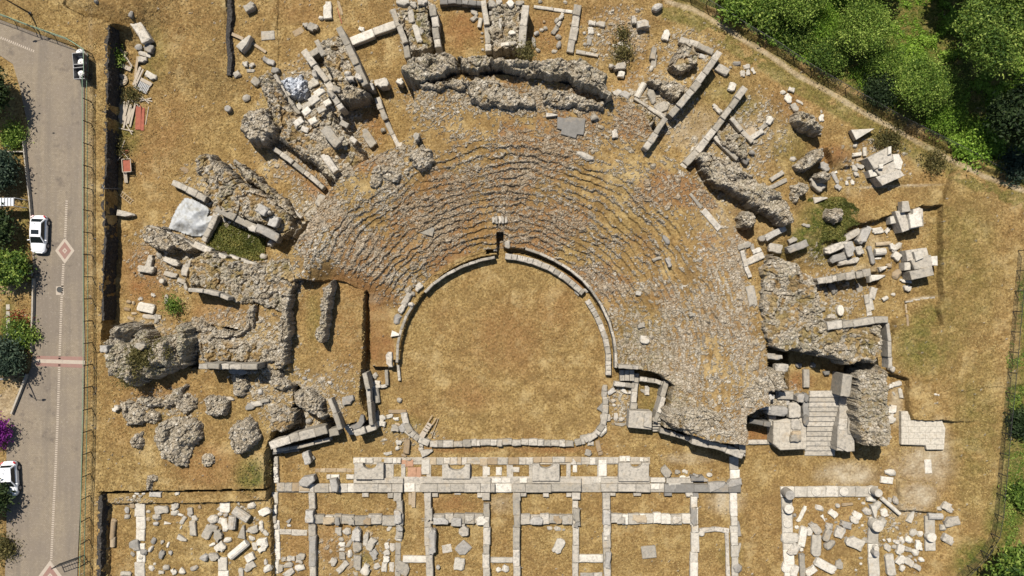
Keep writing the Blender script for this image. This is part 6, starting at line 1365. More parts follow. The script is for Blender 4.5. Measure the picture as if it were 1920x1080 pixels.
# low cover of the grove: uncountable
R = np.random.RandomState(7)
def cover(name, poly, z, n, mat, size, seed, hmax, dens=None):
    R = np.random.RandomState(seed); w = np.array(PL(poly, z))
    x = R.uniform(w[:, 0].min(), w[:, 0].max(), n); y = R.uniform(w[:, 1].min(), w[:, 1].max(), n)
    k = (sdf(x, y, [tuple(p) for p in w], 2.0) + 2.6 * fbm(x / 1.8, y / 1.8, 4, seed)) > 0
    c = fbm(x / 1.7, y / 1.7, 4, seed + 2)
    k &= c > -.30
    x, y, c = x[k], y[k], c[k]; m = len(x)
    zz = z + R.uniform(0.02, 1, m) * hmax * np.clip(.5 + 2.0 * c, .12, 1.3)
    nrm = R.normal(size=(m, 3)) * .8 + np.array([0, 0, .8]); nrm /= np.linalg.norm(nrm, axis=1)[:, None]
    t = np.cross(nrm, R.normal(size=(m, 3))); t /= np.linalg.norm(t, axis=1)[:, None]; b = np.cross(nrm, t)
    s = size * R.uniform(.6, 1.4, m)[:, None]; Pq = np.stack([x, y, zz], -1)
    V = np.stack([Pq - t * s, Pq - b * s * .45, Pq + t * s, Pq + b * s * .45], 1).reshape(-1, 3)
    ti = np.clip(.45 + 1.1 * c + R.uniform(-.3, .3, m), 0, 1)
    return tag(mesh_np(name, V, np.arange(m * 4).reshape(m, 4), mat, {'tint': np.repeat(ti, 4)}), kind='stuff')
cover('ground_cover', pts('1320,-40 2000,-40 2000,350 1900,338 1800,285 1690,226 1590,160 1500,112 1400,52'), -.3, 400000, M['leaf_bright'], .13, 31, .9)
cover('fence_weeds', pts('1908,480 1960,480 1960,1140 1790,1140 1840,1060 1866,1000 1880,880 1890,740 1900,600'), .9, 90000, M['leaf_mid'], .12, 33, .4)
cover('pit_weeds', pts('392,420 430,418 498,450 496,486 470,488 388,462'), 0.0, 11000, M['leaf_weed'], .11, 35, .4)
cover('hollow_weeds', pts('1496,400 1530,370 1600,378 1612,420 1560,450 1530,470 1494,465'), 1.0, 17000, M['leaf_weed'], .11, 36, .4)

# plants among the ruins and along the road
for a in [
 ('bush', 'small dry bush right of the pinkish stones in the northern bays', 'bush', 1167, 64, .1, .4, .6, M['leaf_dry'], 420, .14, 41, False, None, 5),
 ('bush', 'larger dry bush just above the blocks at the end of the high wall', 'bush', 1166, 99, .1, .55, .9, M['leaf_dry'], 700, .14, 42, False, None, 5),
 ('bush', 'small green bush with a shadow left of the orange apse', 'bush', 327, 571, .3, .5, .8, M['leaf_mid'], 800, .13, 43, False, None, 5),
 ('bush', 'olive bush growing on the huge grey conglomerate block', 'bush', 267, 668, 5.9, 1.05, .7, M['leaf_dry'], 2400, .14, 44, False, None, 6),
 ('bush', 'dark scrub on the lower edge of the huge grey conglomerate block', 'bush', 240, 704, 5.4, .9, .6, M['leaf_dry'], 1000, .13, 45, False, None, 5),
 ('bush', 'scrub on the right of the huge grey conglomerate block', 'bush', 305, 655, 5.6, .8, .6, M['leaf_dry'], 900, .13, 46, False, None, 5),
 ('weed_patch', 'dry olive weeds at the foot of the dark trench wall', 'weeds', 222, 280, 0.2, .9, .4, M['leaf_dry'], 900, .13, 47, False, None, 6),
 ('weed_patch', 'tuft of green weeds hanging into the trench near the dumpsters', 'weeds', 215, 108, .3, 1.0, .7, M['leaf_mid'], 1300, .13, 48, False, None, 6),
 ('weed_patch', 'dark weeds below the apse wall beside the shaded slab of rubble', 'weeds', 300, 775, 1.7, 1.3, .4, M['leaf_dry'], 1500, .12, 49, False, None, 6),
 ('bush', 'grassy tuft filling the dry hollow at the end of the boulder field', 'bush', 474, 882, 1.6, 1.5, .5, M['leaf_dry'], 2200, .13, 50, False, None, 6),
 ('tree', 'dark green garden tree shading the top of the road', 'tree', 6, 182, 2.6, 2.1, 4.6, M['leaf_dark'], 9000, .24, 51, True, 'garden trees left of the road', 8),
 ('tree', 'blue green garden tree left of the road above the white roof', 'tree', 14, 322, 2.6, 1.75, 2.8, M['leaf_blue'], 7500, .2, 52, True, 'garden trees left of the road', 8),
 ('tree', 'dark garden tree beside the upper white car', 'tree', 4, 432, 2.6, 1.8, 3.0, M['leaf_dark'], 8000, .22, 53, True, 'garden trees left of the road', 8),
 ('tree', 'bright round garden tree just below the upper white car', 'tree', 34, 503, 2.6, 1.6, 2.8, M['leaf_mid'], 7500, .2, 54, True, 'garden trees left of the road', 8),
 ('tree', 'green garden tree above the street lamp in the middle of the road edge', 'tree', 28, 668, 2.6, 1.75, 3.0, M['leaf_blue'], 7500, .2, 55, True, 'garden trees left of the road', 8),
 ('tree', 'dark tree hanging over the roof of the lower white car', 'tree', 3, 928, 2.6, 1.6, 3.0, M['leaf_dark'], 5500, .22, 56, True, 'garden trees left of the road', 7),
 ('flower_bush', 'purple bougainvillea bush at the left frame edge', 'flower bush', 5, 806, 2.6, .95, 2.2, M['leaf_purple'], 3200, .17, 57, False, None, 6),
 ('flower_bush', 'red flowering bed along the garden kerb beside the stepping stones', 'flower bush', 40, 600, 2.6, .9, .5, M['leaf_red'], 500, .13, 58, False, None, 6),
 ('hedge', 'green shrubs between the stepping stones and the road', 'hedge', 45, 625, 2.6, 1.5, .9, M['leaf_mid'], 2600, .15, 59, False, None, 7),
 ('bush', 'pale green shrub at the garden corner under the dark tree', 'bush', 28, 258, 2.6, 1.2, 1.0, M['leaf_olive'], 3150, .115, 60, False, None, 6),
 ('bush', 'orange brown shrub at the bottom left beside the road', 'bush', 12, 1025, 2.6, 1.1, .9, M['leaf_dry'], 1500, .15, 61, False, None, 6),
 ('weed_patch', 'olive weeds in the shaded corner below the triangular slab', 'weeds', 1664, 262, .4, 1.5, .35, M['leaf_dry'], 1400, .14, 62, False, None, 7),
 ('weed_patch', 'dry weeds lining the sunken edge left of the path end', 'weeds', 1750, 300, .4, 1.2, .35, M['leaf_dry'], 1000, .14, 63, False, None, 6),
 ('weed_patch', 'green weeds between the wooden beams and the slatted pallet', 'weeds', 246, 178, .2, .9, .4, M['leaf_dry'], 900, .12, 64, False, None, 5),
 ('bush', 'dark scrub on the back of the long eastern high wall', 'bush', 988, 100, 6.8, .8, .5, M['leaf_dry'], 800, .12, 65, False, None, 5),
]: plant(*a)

# ------------------------------------------------------------------ fences
def fence(label, path, z, hh, step, mat, netmat, rails=(1.0,), net=True, group=None):
    p0 = pts(path); root = empty('fence', at_p(p0[0][0], p0[0][1], z), 0, label, 'fence', group)
    ox, oy, oz = root.location
    sp = along(p0, step) + [(p0[-1][0], p0[-1][1], 0)]
    base = [(P(x, y, z)[0] - ox, P(x, y, z)[1] - oy) for x, y, _ in sp]
    for x, y in base:
        mb = MB(); mb.tube([(x, y, -.3), (x, y, hh + .02)], .055, 6); mb.build('post', netmat, root)
    mb = MB()
    for r in rails:
        for (ax, ay), (bx, by) in zip(base[:-1], base[1:]): mb.bar((ax, ay, hh * r), (bx, by, hh * r), .05, .05)
    mb.build('rail', mat, root)
    if net:
        mb = MB()
        for (ax, ay), (bx, by) in zip(base[:-1], base[1:]):
            for k in range(1, 9):
                q = k / 9 * hh; mb.bar((ax, ay, q), (bx, by, q), .012, .012)
            L = math.hypot(bx - ax, by - ay); m = max(2, int(L / .3))
            for k in range(1, m):
                t = k / m; mb.bar((ax + (bx - ax) * t, ay + (by - ay) * t, .03), (ax + (bx - ax) * t, ay + (by - ay) * t, hh), .012, .012)
        mb.build('wire_mesh', netmat, root)
    return root
fence('green mesh fence running the full length of the paved road', '171,150 172,300 172,420 173,540 173,640 172,760 170,860 168,960 166,1085', 2.6, 1.9, 41, M['greenpaint'], M['iron'], (1.0, .5))
fence('green mesh fence across the top left above the road bend', '-10,26 40,44 80,60 120,73 150,84 172,98 178,118 172,148', 2.55, 1.9, 40, M['greenpaint'], M['iron'], (1.0, .5))
fence('wire fence along the green strip at the right frame edge', '1908,470 1900,560 1893,640 1886,720 1878,800 1871,880 1864,960 1855,1010 1826,1046 1786,1084', 1.0, 1.8, 38, M['iron'], M['iron'], (1.0,))
fence('wire fence along the outer side of the worn path', '1290,-10 1345,22 1400,58 1450,86 1505,124 1560,156 1620,190 1680,224 1740,254 1800,284 1850,312 1925,352', -.3, 1.7, 38, M['iron'], M['iron'], (1.0,))
# open iron gate panel at the bottom of the road
g = empty('gate', at_p(116, 1086, RZ), 0, 'open dark iron gate leaf standing in the road at the bottom', 'gate')
mb = MB(); a = Vector(P(114, 1056, RZ)); b = Vector(P(158, 1040, RZ)); o_ = Vector(g.location[:2]); a -= o_; b -= o_
for t_ in (0, 1): mb.bar((*(a.lerp(b, t_)), 0.05), (*(a.lerp(b, t_)), 1.9), .08)
for q in (.1, 1.0, 1.9): mb.bar((*a, q), (*b, q), .06)
mb.build('gate_frame', M['iron'], g); mb = MB()
for k in range(1, 10): p_ = a.lerp(b, k / 10); mb.bar((*p_, .1), (*p_, 1.9), .03)
mb.build('bars', M['iron'], g)

# garden kerbs, white roof, stepping stones
def strip_wall(name, label, cat, path, wpx, z, h, mat):
    p = pts(path); mb = MB()
    for (ax, ay), (bx, by) in zip(p[:-1], p[1:]):
        A = P(ax, ay, z + h); B = P(bx, by, z + h); mb.bar((A[0], A[1], z + h / 2), (B[0], B[1], z + h / 2), wpx * S, h)
    o = mb.build(name, mat, None, loc=(*P(*p[0], z), z)); return tag(o, label, cat)
strip_wall('garden_wall', 'low white garden wall along the road beside the flower bed', 'wall', '61,522 60,580 58,630 57,660', 2.6, 2.6, .45, M['p'])
strip_wall('garden_wall', 'diagonal cream garden wall meeting the road below the street lamp', 'wall', '49,702 36,736 20,776', 3.2, 2.6, .4, M['p'])
strip_wall('garden_wall', 'thin white wall ending at the road above the blue green tree', 'wall', '-6,284 44,284', 2.0, 2.6, .5, M['p'])
strip_wall('garden_wall', 'upright white wall between dark trees and the dry verge', 'wall', '42,262 48,320 54,372 58,420', 1.8, 2.6, .5, M['p'])
strip_wall('garden_wall', 'short cream garden edge below the garden tree', 'wall', '-5,694 18,696', 2.2, 2.6, .35, M['p'])
for i, y in enumerate((576, 589, 602, 614, 626, 638)):
    mb = MB(); x_, y_ = P(15.5, y, RZ); v, f = block_geo(.42, .62, .06, random.Random(i), 's'); mb.add(xf(v, 0, 0, 0, (0, 0, 0)), f, .6)
    o = mb.build('stepping_stone', M['p']); o.location = (x_, y_, RZ + .03)
    tag(o, f"pale square stepping stone, {('top one of six', 'second of six from top', 'third of six from top', 'fourth of six from top', 'fifth of six from top', 'lowest of six')[i]} on the garden lawn", 'stepping stone', 'stepping stones on the garden lawn')
r = empty('pergola', at_p(10, 379, RZ), 0, 'white slatted pergola roof at the left frame edge', 'pergola')
ox, oy, oz = r.location
mb = MB(); x0, y0 = P(-20, 386, RZ + 2.4); x1, y1 = P(26, 371, RZ + 2.4)
mb.box(x0 - ox, x1 - ox, y0 - oy, y1 - oy, 2.3, 2.4); mb.build('roof_panel', M['lens'], r)
mb = MB()
for k in range(9): xx = x0 + (x1 - x0) * k / 8 - ox; mb.box(xx - .03, xx + .03, y0 - oy - .05, y1 - oy + .05, 2.405, 2.46)
mb.build('roof_slats', M['greypaint'], r)
for xx, yy in ((x0, y0), (x1, y0), (x1, y1), (x0, y1)):
    mb = MB(); mb.tube([(xx - ox, yy - oy, -.1), (xx - ox, yy - oy, 2.3)], .05, 8); mb.build('post', M['white'], r)

# ------------------------------------------------------------------ street lamps
def lamp(label, px, py, h, heads):
    r = empty('street_lamp', at_p(px, py, RZ), 0, label, 'street lamp', 'street lamps by the road')
    mb = MB(); mb.tube([(0, 0, -.2), (0, 0, .5), (0, 0, h)], [.11, .10, .055], 10); mb.build('pole', M['iron'], r)
    mb = MB(); mb.tube([(0, 0, 0), (0, 0, .3)], [.2, .18], 12); mb.build('base', M['iron'], r)
    for a in heads:
        dx, dy = math.cos(a), math.sin(a)
        mb = MB(); mb.tube([(0, 0, h - .15), (dx * .35, dy * .35, h), (dx * .7, dy * .7, h + .05)], .03, 6); mb.build('arm', M['iron'], r)
        mb = MB(); mb.tube([(dx * .6, dy * .6, h + .06), (dx * .75, dy * .75, h + .08), (dx * 1.1, dy * 1.1, h + .04)], [.06, .14, .07], 8); hd = mb.build('lamp_head', M['greypaint'], r)
        mb = MB(); mb.tube([(dx * .68, dy * .68, h - .08), (dx * .95, dy * .95, h - .1)], [.06, .05], 8); mb.build('lens', M['lens'], hd)
lamp('dark street lamp leaning into view beside the garden tree and diagonal wall', 47, 702, 5.6, (0.1, 2.4))
lamp('dark street lamp rising over the fence at the top left corner', 58, 26, 5.6, (0.2, 3.3))

# ------------------------------------------------------------------ cars
def section(y, hw, z0, z1, n=5):
    """one cross section of a car body, left to right over the top"""
    tuck = .86
    return [(-hw * tuck, y, z0), (-hw, y, z0 + (z1 - z0) * .35), (-hw * .985, y, z0 + (z1 - z0) * .7), (-hw * .90, y, z1 - .02), (-hw * .5, y, z1 + .025), (0, y, z1 + .04),
            (hw * .5, y, z1 + .025), (hw * .90, y, z1 - .02), (hw * .985, y, z0 + (z1 - z0) * .7), (hw, y, z0 + (z1 - z0) * .35), (hw * tuck, y, z0)]
def loft(mb, secs, closed=True):
    n = len(secs[0]); v = [p for s in secs for p in s]; f = []
    for i in range(len(secs) - 1):
        for k in range(n - 1): f.append((i * n + k, i * n + k + 1, (i + 1) * n + k + 1, (i + 1) * n + k))
        f.append((i * n + n - 1, i * n, (i + 1) * n, (i + 1) * n + n - 1))
    f.append(tuple(range(n))); f.append(tuple((len(secs) - 1) * n + k for k in range(n - 1, -1, -1)))
    mb.add(v, [q[::-1] for q in f])
def car(label, px, py, rz, L, W, kind, sunroof):
    r = empty('parked_car', at_p(px, py, RZ), rz, label, 'car', 'cars parked along the road')
    h = L / 2; w = W / 2
    mb = MB()
    hb = .90 if kind == 'suv' else .84
    loft(mb, [section(-h, w * .62, .38, .62), section(-h + .10, w * .80, .26, hb - .16), section(-h + .32, w * .93, .22, hb - .06), section(-h + .8, w, .2, hb), section(-h + 1.5, w, .2, hb + .06), section(-.1, w, .2, hb + .08), section(.9, w, .2, hb + .1),
              section(h - .65, w * .985, .2, hb + .10), section(h - .28, w * .93, .22, hb + .06), section(h - .08, w * .82, .28, hb - .05), section(h, w * .66, .4, hb - .25)])
    body = mb.build('body', M['whitepaint'], r, True)
    # wheel arches
    fw, rw = -h + .85, h - .82
    top = 1.52 if kind == 'suv' else 1.43
    f0, f1 = -h + 1.12, -h + 1.85      # windscreen foot, head (front is -y)
    b0, b1 = h - .38, h - .85 if kind != 'suv' else h - .62
    base = hb + .07; wi = w * .90; wt = w * .70
    def q(name, a, mat):
        mb = MB(); mb.add(a, [(0, 1, 2, 3)] if len(a) == 4 else [tuple(range(len(a)))]); mb.add([(x, y, z - .02) for x, y, z in a], [tuple(range(len(a) - 1, -1, -1))])
        return mb.build(name, mat, r)
    # greenhouse frame
    mb = MB()
    c = [(-wi, f0, base), (wi, f0, base), (wi, b0, base + .05), (-wi, b0, base + .05), (-wt, f1, top), (wt, f1, top), (wt, b1, top), (-wt, b1, top)]
    mb.add(c, [(0, 1, 5, 4), (1, 2, 6, 5), (2, 3, 7, 6), (3, 0, 4, 7)])
    mb.build('window_frame', M['whitepaint'], r)
    def inset(p, k, off):
        cx = [sum(t[i] for t in p) / len(p) for i in range(3)]
        n_ = (Vector(p[1]) - Vector(p[0])).cross(Vector(p[2]) - Vector(p[0])).normalized()
        return [tuple(Vector(t) * k + Vector(cx) * (1 - k) + n_ * off) for t in p]
    q('windscreen', inset([c[0], c[1], c[5], c[4]], .90, .012), M['glass'])
    q('rear_window', inset([c[2], c[3], c[7], c[6]], .86, .012), M['glass'])
    q('side_window', inset([c[1], c[2], c[6], c[5]], .86, .012), M['glass'])
    q('side_window', inset([c[3], c[0], c[4], c[7]], .86, .012), M['glass'])
    # roof
    mb = MB(); n = 7
    for j in range(2):
        pass
    rows = []
    for i in range(n):
        t_ = i / (n - 1); y = f1 - .05 + (b1 + .07 - f1 + .05) * t_; cr = .07 * math.sin(math.pi * (t_ * .8 + .1)); ww = wt * (1.0 - .06 * abs(t_ - .4) * 2)
        rows.append([(x_ * ww, y, top + cr * (1 - x_ * x_ * .7) + (-.03 if abs(x_) == 1.04 else 0)) for x_ in (-1.04, -.9, -.45, 0, .45, .9, 1.04)])
    v = [p for rr_ in rows for p in rr_]
    mb.add(v, [(i * 7 + k, i * 7 + k + 1, (i + 1) * 7 + k + 1, (i + 1) * 7 + k) for i in range(n - 1) for k in range(6)])
    rf = mb.build('roof', M['whitepaint'], r, True)
    if sunroof:
        mb = MB(); y0 = f1 + .25; mb.box(-.42, .42, y0, y0 + .48, top + .045, top + .085); mb.build('sunroof', M['glass'], rf)
    mb = MB(); mb.bar((0, b1 - .25, top + .04), (0, b1 - .02, top + .2), .03); mb.build('aerial', M['black'], rf)
    for sx in (-1, 1):
        for y in (fw, rw):
            mb = MB(); mb.tube([(sx * (w - .20), y, .32), (sx * (w + .015), y, .32)], [.32, .32], 20); wh = mb.build('wheel', M['rubber'], r)
            mb = MB(); mb.tube([(sx * (w + .0), y, .32), (sx * (w + .03), y, .32)], [.22, .2], 14); mb.build('rim', M['alloy'], wh)
            mb = MB(); mb.tube([(sx * (w - .1), y, .33), (sx * (w + .006), y, .33)], [.39, .385], 20); mb.build('wheel_arch', M['black'], r)
        mb = MB(); mb.bar((sx * (w - .02), f0 + .35, base + .02), (sx * (w + .2), f0 + .30, base + .06), .1, .14); mb.build('wing_mirror', M['whitepaint'], r)
        mb = MB(); mb.bar((sx * w * .52, -h + .10, .66), (sx * w * .86, -h + .28, .72), .1, .16); mb.build('headlight', M['lens'], r)
        mb = MB(); mb.bar((sx * w * .66, h - .05, .80), (sx * w * .92, h - .25, .90), .12, .2); mb.build('tail_light', M['red'], r)
        for yy in (-.35, .62): 
            mb = MB(); mb.box(sx * (w + .004) - .012, sx * (w + .004) + .012, yy, yy + .18, .78, .81); mb.build('door_handle', M['alloy'], r)
    mb = MB(); mb.bar((-w * .5, -h - .01, .5), (w * .5, -h - .01, .5), .04, .16); mb.build('grille', M['black'], r)
    mb = MB(); mb.bar((-.26, h + .005, .6), (.26, h + .005, .6), .02, .11); mb.build('number_plate', M['white'], r)
    mb = MB(); mb.bar((-w * .62, -h + .02, .33), (w * .62, -h + .02, .33), .05, .1); mb.bar((-w * .62, h - .02, .33), (w * .62, h - .02, .33), .05, .1); mb.build('bumper_trim', M['black'], r)
    return r
car('white hatchback with a dark sunroof parked beside the paved diamond', 79.5, 440, math.radians(-2), 4.25, 1.78, 'hatch', True)
car('white car with red tail lights half under the tree at lower left', 25.5, 895, math.radians(3), 3.95, 1.8, 'suv', False)

# ------------------------------------------------------------------ scooter
r = empty('scooter', at_p(62, 514, RZ), math.radians(100), 'dark scooter parked in the shade of the bright round garden tree', 'scooter')
for y in (-.6, .6):
    mb = MB(); mb.tube([(0, y - .0001, .24), (.0001, y, .24)], .1, 8)
    mb = MB(); mb.tube([(-.05, y, .24), (.05, y, .24)], [.24, .24], 16); mb.build('wheel', M['rubber'], r)
mb = MB(); mb.tube([(0, .75, .6), (0, .4, .62), (0, .05, .55), (0, -.2, .3), (0, -.45, .45), (0, -.52, .9)], [.08, .17, .17, .15, .12, .08], 10); mb.build('body', M['black'], r)
mb = MB(); mb.tube([(0, .7, .76), (0, .35, .8), (0, .0, .74)], [.1, .15, .1], 10); mb.build('seat', M['black'], r)
mb = MB(); mb.tube([(-.33, -.42, 1.0), (0, -.5, .98), (.33, -.42, 1.0)], .025, 6); mb.build('handlebar', M['alloy'], r)
mb = MB(); mb.tube([(0, .8, .85), (0, .8, 1.1)], [.17, .16], 10); mb.build('top_box', M['alloy'], r)

# ------------------------------------------------------------------ dumpsters with rubbish
def dumpster(label, px, py, rz):
    r = empty('dumpster', at_p(px, py, RZ), rz, label, 'dumpster', 'dumpsters by the fence')
    mb = MB(); W, D, H = .85, .62, 1.15
    o = [(-W, -D), (W, -D), (W, D), (-W, D)]; k = .86
    v = [(x * k, y * k, .15) for x, y in o] + [(x, y, H) for x, y in o] + [(x * .93, y * .93, H) for x, y in o] + [(x * k * .93, y * k * .93, .3) for x, y in o]
    f = [(3, 2, 1, 0)] + [(i, (i + 1) % 4, 4 + (i + 1) % 4, 4 + i) for i in range(4)] + [(4 + i, 4 + (i + 1) % 4, 8 + (i + 1) % 4, 8 + i) for i in range(4)] + [(8 + i, 8 + (i + 1) % 4, 12 + (i + 1) % 4, 12 + i) for i in range(4)] + [(12, 13, 14, 15)]
    mb.add(v, f); mb.build('bin_body', M['greypaint'], r)
    mb = MB(); mb.bar((-W, D + .02, H), (-W * .9, D + .3, H + .55), .05); mb.add([(-W, D, H), (W, D, H), (W, D + .32, H + .7), (-W, D + .32, H + .7), (-W, D + .05, H - .02), (W, D + .05, H - .02), (W, D + .36, H + .68), (-W, D + .36, H + .68)], [(0, 1, 2, 3), (7, 6, 5, 4), (0, 4, 5, 1), (1, 5, 6, 2), (2, 6, 7, 3), (3, 7, 4, 0)]); mb.build('lid', M['black'], r)
    for sx in (-1, 1):
        for sy in (-1, 1):
            mb = MB(); mb.tube([(sx * .6, sy * .42 - .04, .09), (sx * .6, sy * .42 + .04, .09)], .09, 10); mb.build('wheel', M['rubber'], r)
    return r
dumpster('open dumpster with white rubbish nearest the top of the road', 157, 118, math.radians(-84))
dumpster('open dumpster with white rubbish below its twin by the fence', 158, 139, math.radians(-87))
def bag(label, px, py, z, r_, mat, name='rubbish_bag', cat='bag'):
    rg = random.Random(int(px * 7 + py)); n = 9; mb = MB()
    sec = []
    for i, (rr_, zz) in enumerate(((.5, 0), (1, .25), (1.05, .6), (.7, .95), (.2, 1.15), (.28, 1.3))):
        sec.append([(r_ * rr_ * rg.uniform(.85, 1.15) * math.cos(6.283 * k / n), r_ * rr_ * rg.uniform(.85, 1.15) * math.sin(6.283 * k / n), zz * r_) for k in range(n)])
    v = [p for s in sec for p in s]; f = [(i * n + k, i * n + (k + 1) % n, (i + 1) * n + (k + 1) % n, (i + 1) * n + k) for i in range(5) for k in range(n)] + [tuple(range(n - 1, -1, -1)), tuple(5 * n + k for k in range(n))]
    mb.add(v, f, .5); o = mb.build(name, mat, None); o.location = at_p(px, py, z); tag(o, label, cat)
bag('white rubbish bag inside the upper dumpster', 154, 117, RZ + .5, .36, M['white'])
bag('smaller white rubbish bag inside the upper dumpster, right side', 159, 119, RZ + .5, .28, M['white'])
bag('white rubbish bag inside the lower dumpster', 154, 139, RZ + .5, .36, M['white'])
bag('pinkish white rubbish bag on the ground above the dumpsters', 153, 101, RZ, .5, M['white'])
bag('tan rubbish bag on the ground right of the pinkish white one', 160, 104, RZ, .36, M['wood2'])

# ------------------------------------------------------------------ timber and scrap by the trench
def plank(label, x0, y0, x1, y1, w, th, z, mat='wood2', name='plank', cat='plank', group='timber by the trench', lift=0.0):
    A = P(x0, y0, z); B = P(x1, y1, z); L = math.hypot(B[0] - A[0], B[1] - A[1]); an = math.atan2(B[1] - A[1], B[0] - A[0])
    v = [(sx * L / 2, sy * w / 2 * (1 + .04 * sx), zz) for zz in (0, th) for sx, sy in ((-1, -1), (0, -1.03), (1, -1), (1, 1), (0, 1.03), (-1, 1))]
    mb = MB(); mb.add(v, [(5, 4, 3, 2, 1, 0), (6, 7, 8, 9, 10, 11)] + [(i, (i + 1) % 6, 6 + (i + 1) % 6, 6 + i) for i in range(6)], .5)
    o = mb.build(name, M[mat]); o.location = ((A[0] + B[0]) / 2, (A[1] + B[1]) / 2, z + lift); o.rotation_euler = (0, -math.atan2(lift, L) * 0, an)
    return tag(o, label, cat, group)
gz0 = ground_at(245, 215)[2] + .04
for i, (a, w) in enumerate([((222, 190, 225, 238), .28), ((228, 196, 226, 236), .22), ((233, 190, 229, 232), .30), ((241, 188, 231, 226), .30), ((246, 196, 236, 234), .30), ((249, 204, 240, 232), .22), ((255, 190, 244, 238), .2), ((237, 218, 232, 240), .2)]):
    plank(f'weathered pale plank of the timber pile beside the red sheets, {ORDN[i]} from left', *a, w, .07, gz0 + .03 * i)
plank('wide rusty red metal sheet lying beside the timber pile', 260, 198, 259, 243, .62, .05, gz0 + .12, 'rust', 'metal_sheet', 'metal sheet')
plank('narrow dark red metal strip right of the wide red sheet', 269, 202, 267, 245, .34, .05, gz0 + .08, 'rust', 'metal_sheet', 'metal sheet')
plank('loose thin lath right of the red metal sheets', 279, 200, 273, 234, .08, .05, gz0 + .05)
plank('long pale beam standing upright above the timber pile', 259, 106, 254, 146, .26, .12, gz0 + .1, 'wood')
plank('leaning pale beam beside the slatted pallet', 264, 126, 251, 160, .30, .12, gz0 + .15)
plank('second leaning beam beside the slatted pallet', 269, 130, 254, 162, .2, .1, gz0 + .2)
for i, a in enumerate([(258, 184, 286, 190), (262, 190, 284, 184), (266, 182, 280, 194), (244, 186, 262, 200), (222, 240, 250, 246), (236, 232, 248, 252)]):
    plank(f'short broken lath scattered around the red sheets, {ORDN[i]} of six', *a, .12, .06, gz0 + .05 + .03 * i)
plank('pale plank lying against the tall leaning wedge stone', 409, 52, 456, 73, .36, .08, ground_at(430, 62)[2] + .1, 'wood')
plank('second pale plank right of the tall leaning wedge stone', 467, 77, 499, 98, .3, .08, ground_at(480, 88)[2] + .15, 'wood')
plank('long wooden plank propped below the stage foundation', 776, 922, 775, 951, .42, .07, .25, 'wood')
plank('short dark wooden plank left of the long propped plank', 769, 924, 769, 946, .36, .06, .15, 'wood')
plank('thin rusty lath on the grass above the leaning pier', 632, 14, 641, 44, .09, .06, ground_at(636, 30)[2] + .05, 'rust')
plank('short beam lying across the wooden debris near the ladders', 226, 92, 248, 125, .2, .1, gz0 + .1)
plank('wide board on the weeds left of the pallet', 226, 122, 246, 130, .5, .05, gz0 + .08)
# pallet
r = empty('pallet', at_p(268, 162, gz0), math.radians(-27), 'grey slatted pallet lying beside the leaning beams', 'pallet')
mb = MB()
for k in range(9): mb.box(-.85 + k * .19, -.85 + k * .19 + .13, -.62, .42, .14, .18)
mb.build('slats', M['greypaint'], r)
for y in (-.5, -.1, .3): mb = MB(); mb.box(-.88, .85, y, y + .1, 0, .14); mb.build('bearer', M['wood'], r)
mb = MB(); mb.box(-.9, .9, .45, .85, .1, .17); mb.build('top_board', M['wood2'], r)
# round reel
r = empty('cable_reel', at_p(229, 150, gz0), .3, 'round wooden reel lid lying by the trench', 'reel')
mb = MB(); mb.tube([(0, 0, .05), (0, 0, .12)], [.7, .7], 26); mb.build('disc', M['wood'], r)
mb = MB()
for y in (-.4, -.13, .13, .4): L = math.sqrt(.66 ** 2 - y * y); mb.box(-L, L, y - .09, y + .09, .122, .15)
mb.build('boards', M['wood2'], r)
mb = MB(); mb.tube([(0, 0, .12), (0, 0, .3)], [.12, .12], 12); mb.build('hub', M['iron'], r)
# ladders
def ladder(label, a, b, w, n, mat):
    r = empty('ladder', a, 0, label, 'ladder', 'ladders by the trench'); A = Vector((0, 0, 0)); B = Vector(b) - Vector(a)
    d = B.normalized(); u = d.cross(Vector((0, 0, 1))).normalized() * (w / 2)
    for s in (-1, 1): mb = MB(); mb.bar(A + u * s, B + u * s, .07, .05); mb.build('side_rail', M[mat], r)
    for k in range(n):
        p = A.lerp(B, (k + .5) / n); mb = MB(); mb.bar(p - u, p + u, .045); mb.build('rung', M[mat], r)
xa, ya, za = ground_at(222, 351); xb, yb = P(191, 350, 2.9)
ladder('grey ladder leaning across the dark trench wall', (xa, ya, za), (xb, yb, 2.95), .5, 6, 'greypaint')
xa, ya, za = ground_at(227, 362); xb, yb, zb = ground_at(249, 380)
ladder('pale wooden ladder lying on the grass below the grey one', (xa, ya, za + .1), (xb, yb, zb + .1), .5, 6, 'wood')
# barrow with rusty tray
gx, gy, gzz = ground_at(243, 312)
r = empty('wheelbarrow', (gx, gy, gzz), math.radians(4), 'wooden site barrow with a rusty tray near the ladders', 'barrow')
mb = MB()
for x in (-.5, .5): mb.bar((x, .75, .75), (x, -.75, .75), .08)
for y in (-.75, .75): mb.bar((-.5, y, .75), (.5, y, .75), .08)
mb.build('tray_frame', M['wood2'], r)
mb = MB(); mb.box(-.46, .46, -.7, .7, .6, .64); mb.build('tray', M['rust'], r)
for x in (-.45, .45):
    for y in (-.7, .7): mb = MB(); mb.bar((x, y, 0), (x, y, .75), .07); mb.build('leg', M['wood'], r)
mb = MB(); mb.bar((-.35, -.6, .5), (-.45, -1.9, .15), .4, .06); mb.build('ramp_board', M['wood2'], r)
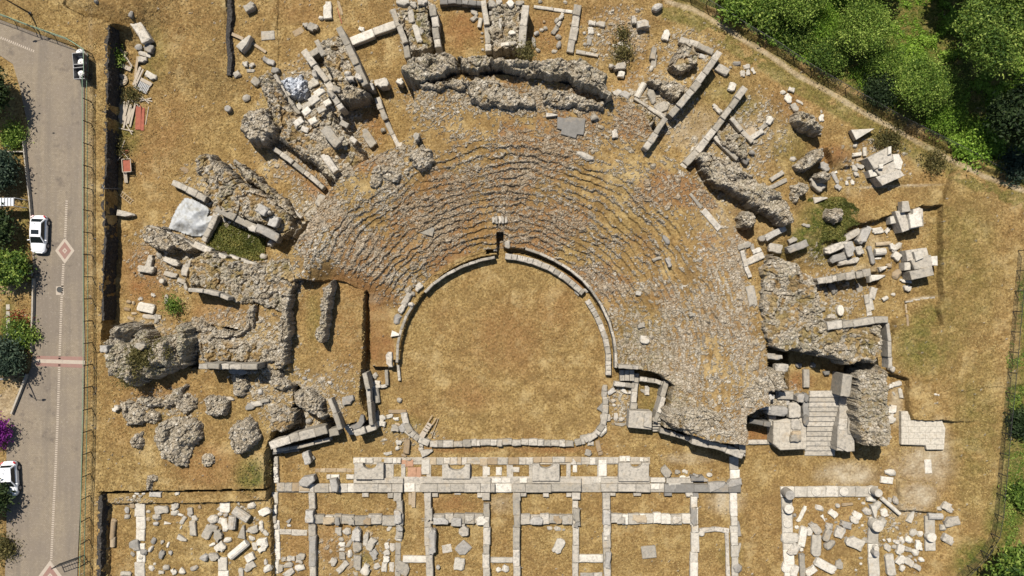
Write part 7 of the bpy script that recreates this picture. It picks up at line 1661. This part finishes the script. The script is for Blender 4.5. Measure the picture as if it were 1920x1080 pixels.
# rusty frame above the barrow
gx, gy, gzz = ground_at(232, 290)
r = empty('scrap_frame', (gx, gy, gzz), 0, 'tangled frame of laths and rods above the barrow', 'scrap')
rg = random.Random(9)
for k in range(8):
    mb = MB(); x, y = rg.uniform(-1.2, .8), rg.uniform(-.8, 1.1); a = rg.uniform(0, 3.14); l = rg.uniform(.5, 1.2)
    mb.bar((x - l * math.cos(a), y - l * math.sin(a), .1 + .05 * k), (x + l * math.cos(a), y + l * math.sin(a), .15 + .06 * k), .07); mb.build('lath' if k % 2 else 'rod', M['wood2' if k % 2 else 'rust'], r)
# stretcher in the orchestra
zt = ground_at(803, 805)[2]
xa, ya = P(787, 824, zt); xb, yb = P(815, 780, zt)
d = Vector((xb - xa, yb - ya, 0)); L = d.length; an = math.atan2(d.y, d.x)
r = empty('hand_barrow', ((xa + xb) / 2, (ya + yb) / 2, zt), an, 'wooden hand barrow lying on the orchestra grass', 'hand barrow')
for y in (-.28, .28): mb = MB(); mb.bar((-L / 2, y, .3), (L / 2, y, .3), .09); mb.build('pole', M['wood'], r)
for k in range(5): mb = MB(); mb.box(-L / 2 + .5 + k * .38, -L / 2 + .78 + k * .38, -.3, .3, .35, .38); mb.build('board', M['wood2'], r)
mb = MB(); mb.box(-L / 2 + .1, -L / 2 + 1.1, -.3, .3, .385, .41); mb.build('wide_board', M['wood2'], r)
for k in (-.6, .6): mb = MB(); mb.bar((k, -.28, 0), (k, -.28, .3), .06); mb.bar((k, .28, 0), (k, .28, .3), .06); mb.build('leg', M['wood'], r)
plank('dark thin pole lying beside the wooden hand barrow', 808, 822, 822, 784, .07, .06, zt + .08, 'wood', 'pole', 'pole', None)

# ------------------------------------------------------------------ white tarpaulin
TP = pts('336,366 352,370 378,384 384,391 379,402 390,400 402,396 398,410 392,422 388,432 380,436 372,441 352,443 330,436 303,427 308,408 318,389 326,375')
tz = 1.2
w = PL(TP, tz + .8)
X, Y, nx, ny = grid_mesh(min(p[0] for p in w), max(p[0] for p in w), min(p[1] for p in w), max(p[1] for p in w), .1)
d = sdf(X, Y, w, 1.0) + .12 * fbm(X / .5, Y / .5, 2, 3)
zg = np.array([[gz(X[j, i], Y[j, i]) for i in range(nx)] for j in range(ny)])
rx = (X * .87 + Y * .5); ry = (-X * .5 + Y * .87)
Zt = zg + .22 + .9 * smooth(d / 1.5) + .16 * np.abs(fbm(rx / .7, ry / 3.0, 3, 5)) * 3 + .13 * np.sin(ry * 4.2 + fbm(rx, ry, 2, 3) * 3) * .5 + .12 * fbm(X / .3, Y / .3, 2, 8)
keep = np.minimum.reduce([d[:-1, :-1], d[1:, 1:], d[1:, :-1], d[:-1, 1:]]) > 0
V, F, at = compact(np.stack([X.ravel(), Y.ravel(), Zt.ravel()], -1), quads(nx, ny, keep), {'tint': np.zeros(X.size)})
n = NT('white_tarpaulin'); n.color(n.mix(n.ramp(n.noise(1.6, 6, .7), [(.46, 0), (.66, .8)]), (0.36, 0.37, 0.375), (0.25, 0.235, 0.19))); n.b.inputs['Roughness'].default_value = .5
o = mesh_np('tarpaulin', V, F, n.m, at, None, True)
so = o.modifiers.new('thickness', 'SOLIDIFY'); so.thickness = .03
tag(o, 'crumpled white tarpaulin sheet stretched over a vault beside the green pit', 'tarpaulin')

# manhole, bits on the verge
mb = MB(); x, y = P(112, 543, RZ); mb.tube([(0, 0, -.05), (0, 0, .03)], [.33, .33], 22); o = mb.build('manhole_cover', M['iron']); o.location = (x, y, RZ + .01); tag(o, 'round dark manhole cover set in a pale square of the road', 'manhole cover')
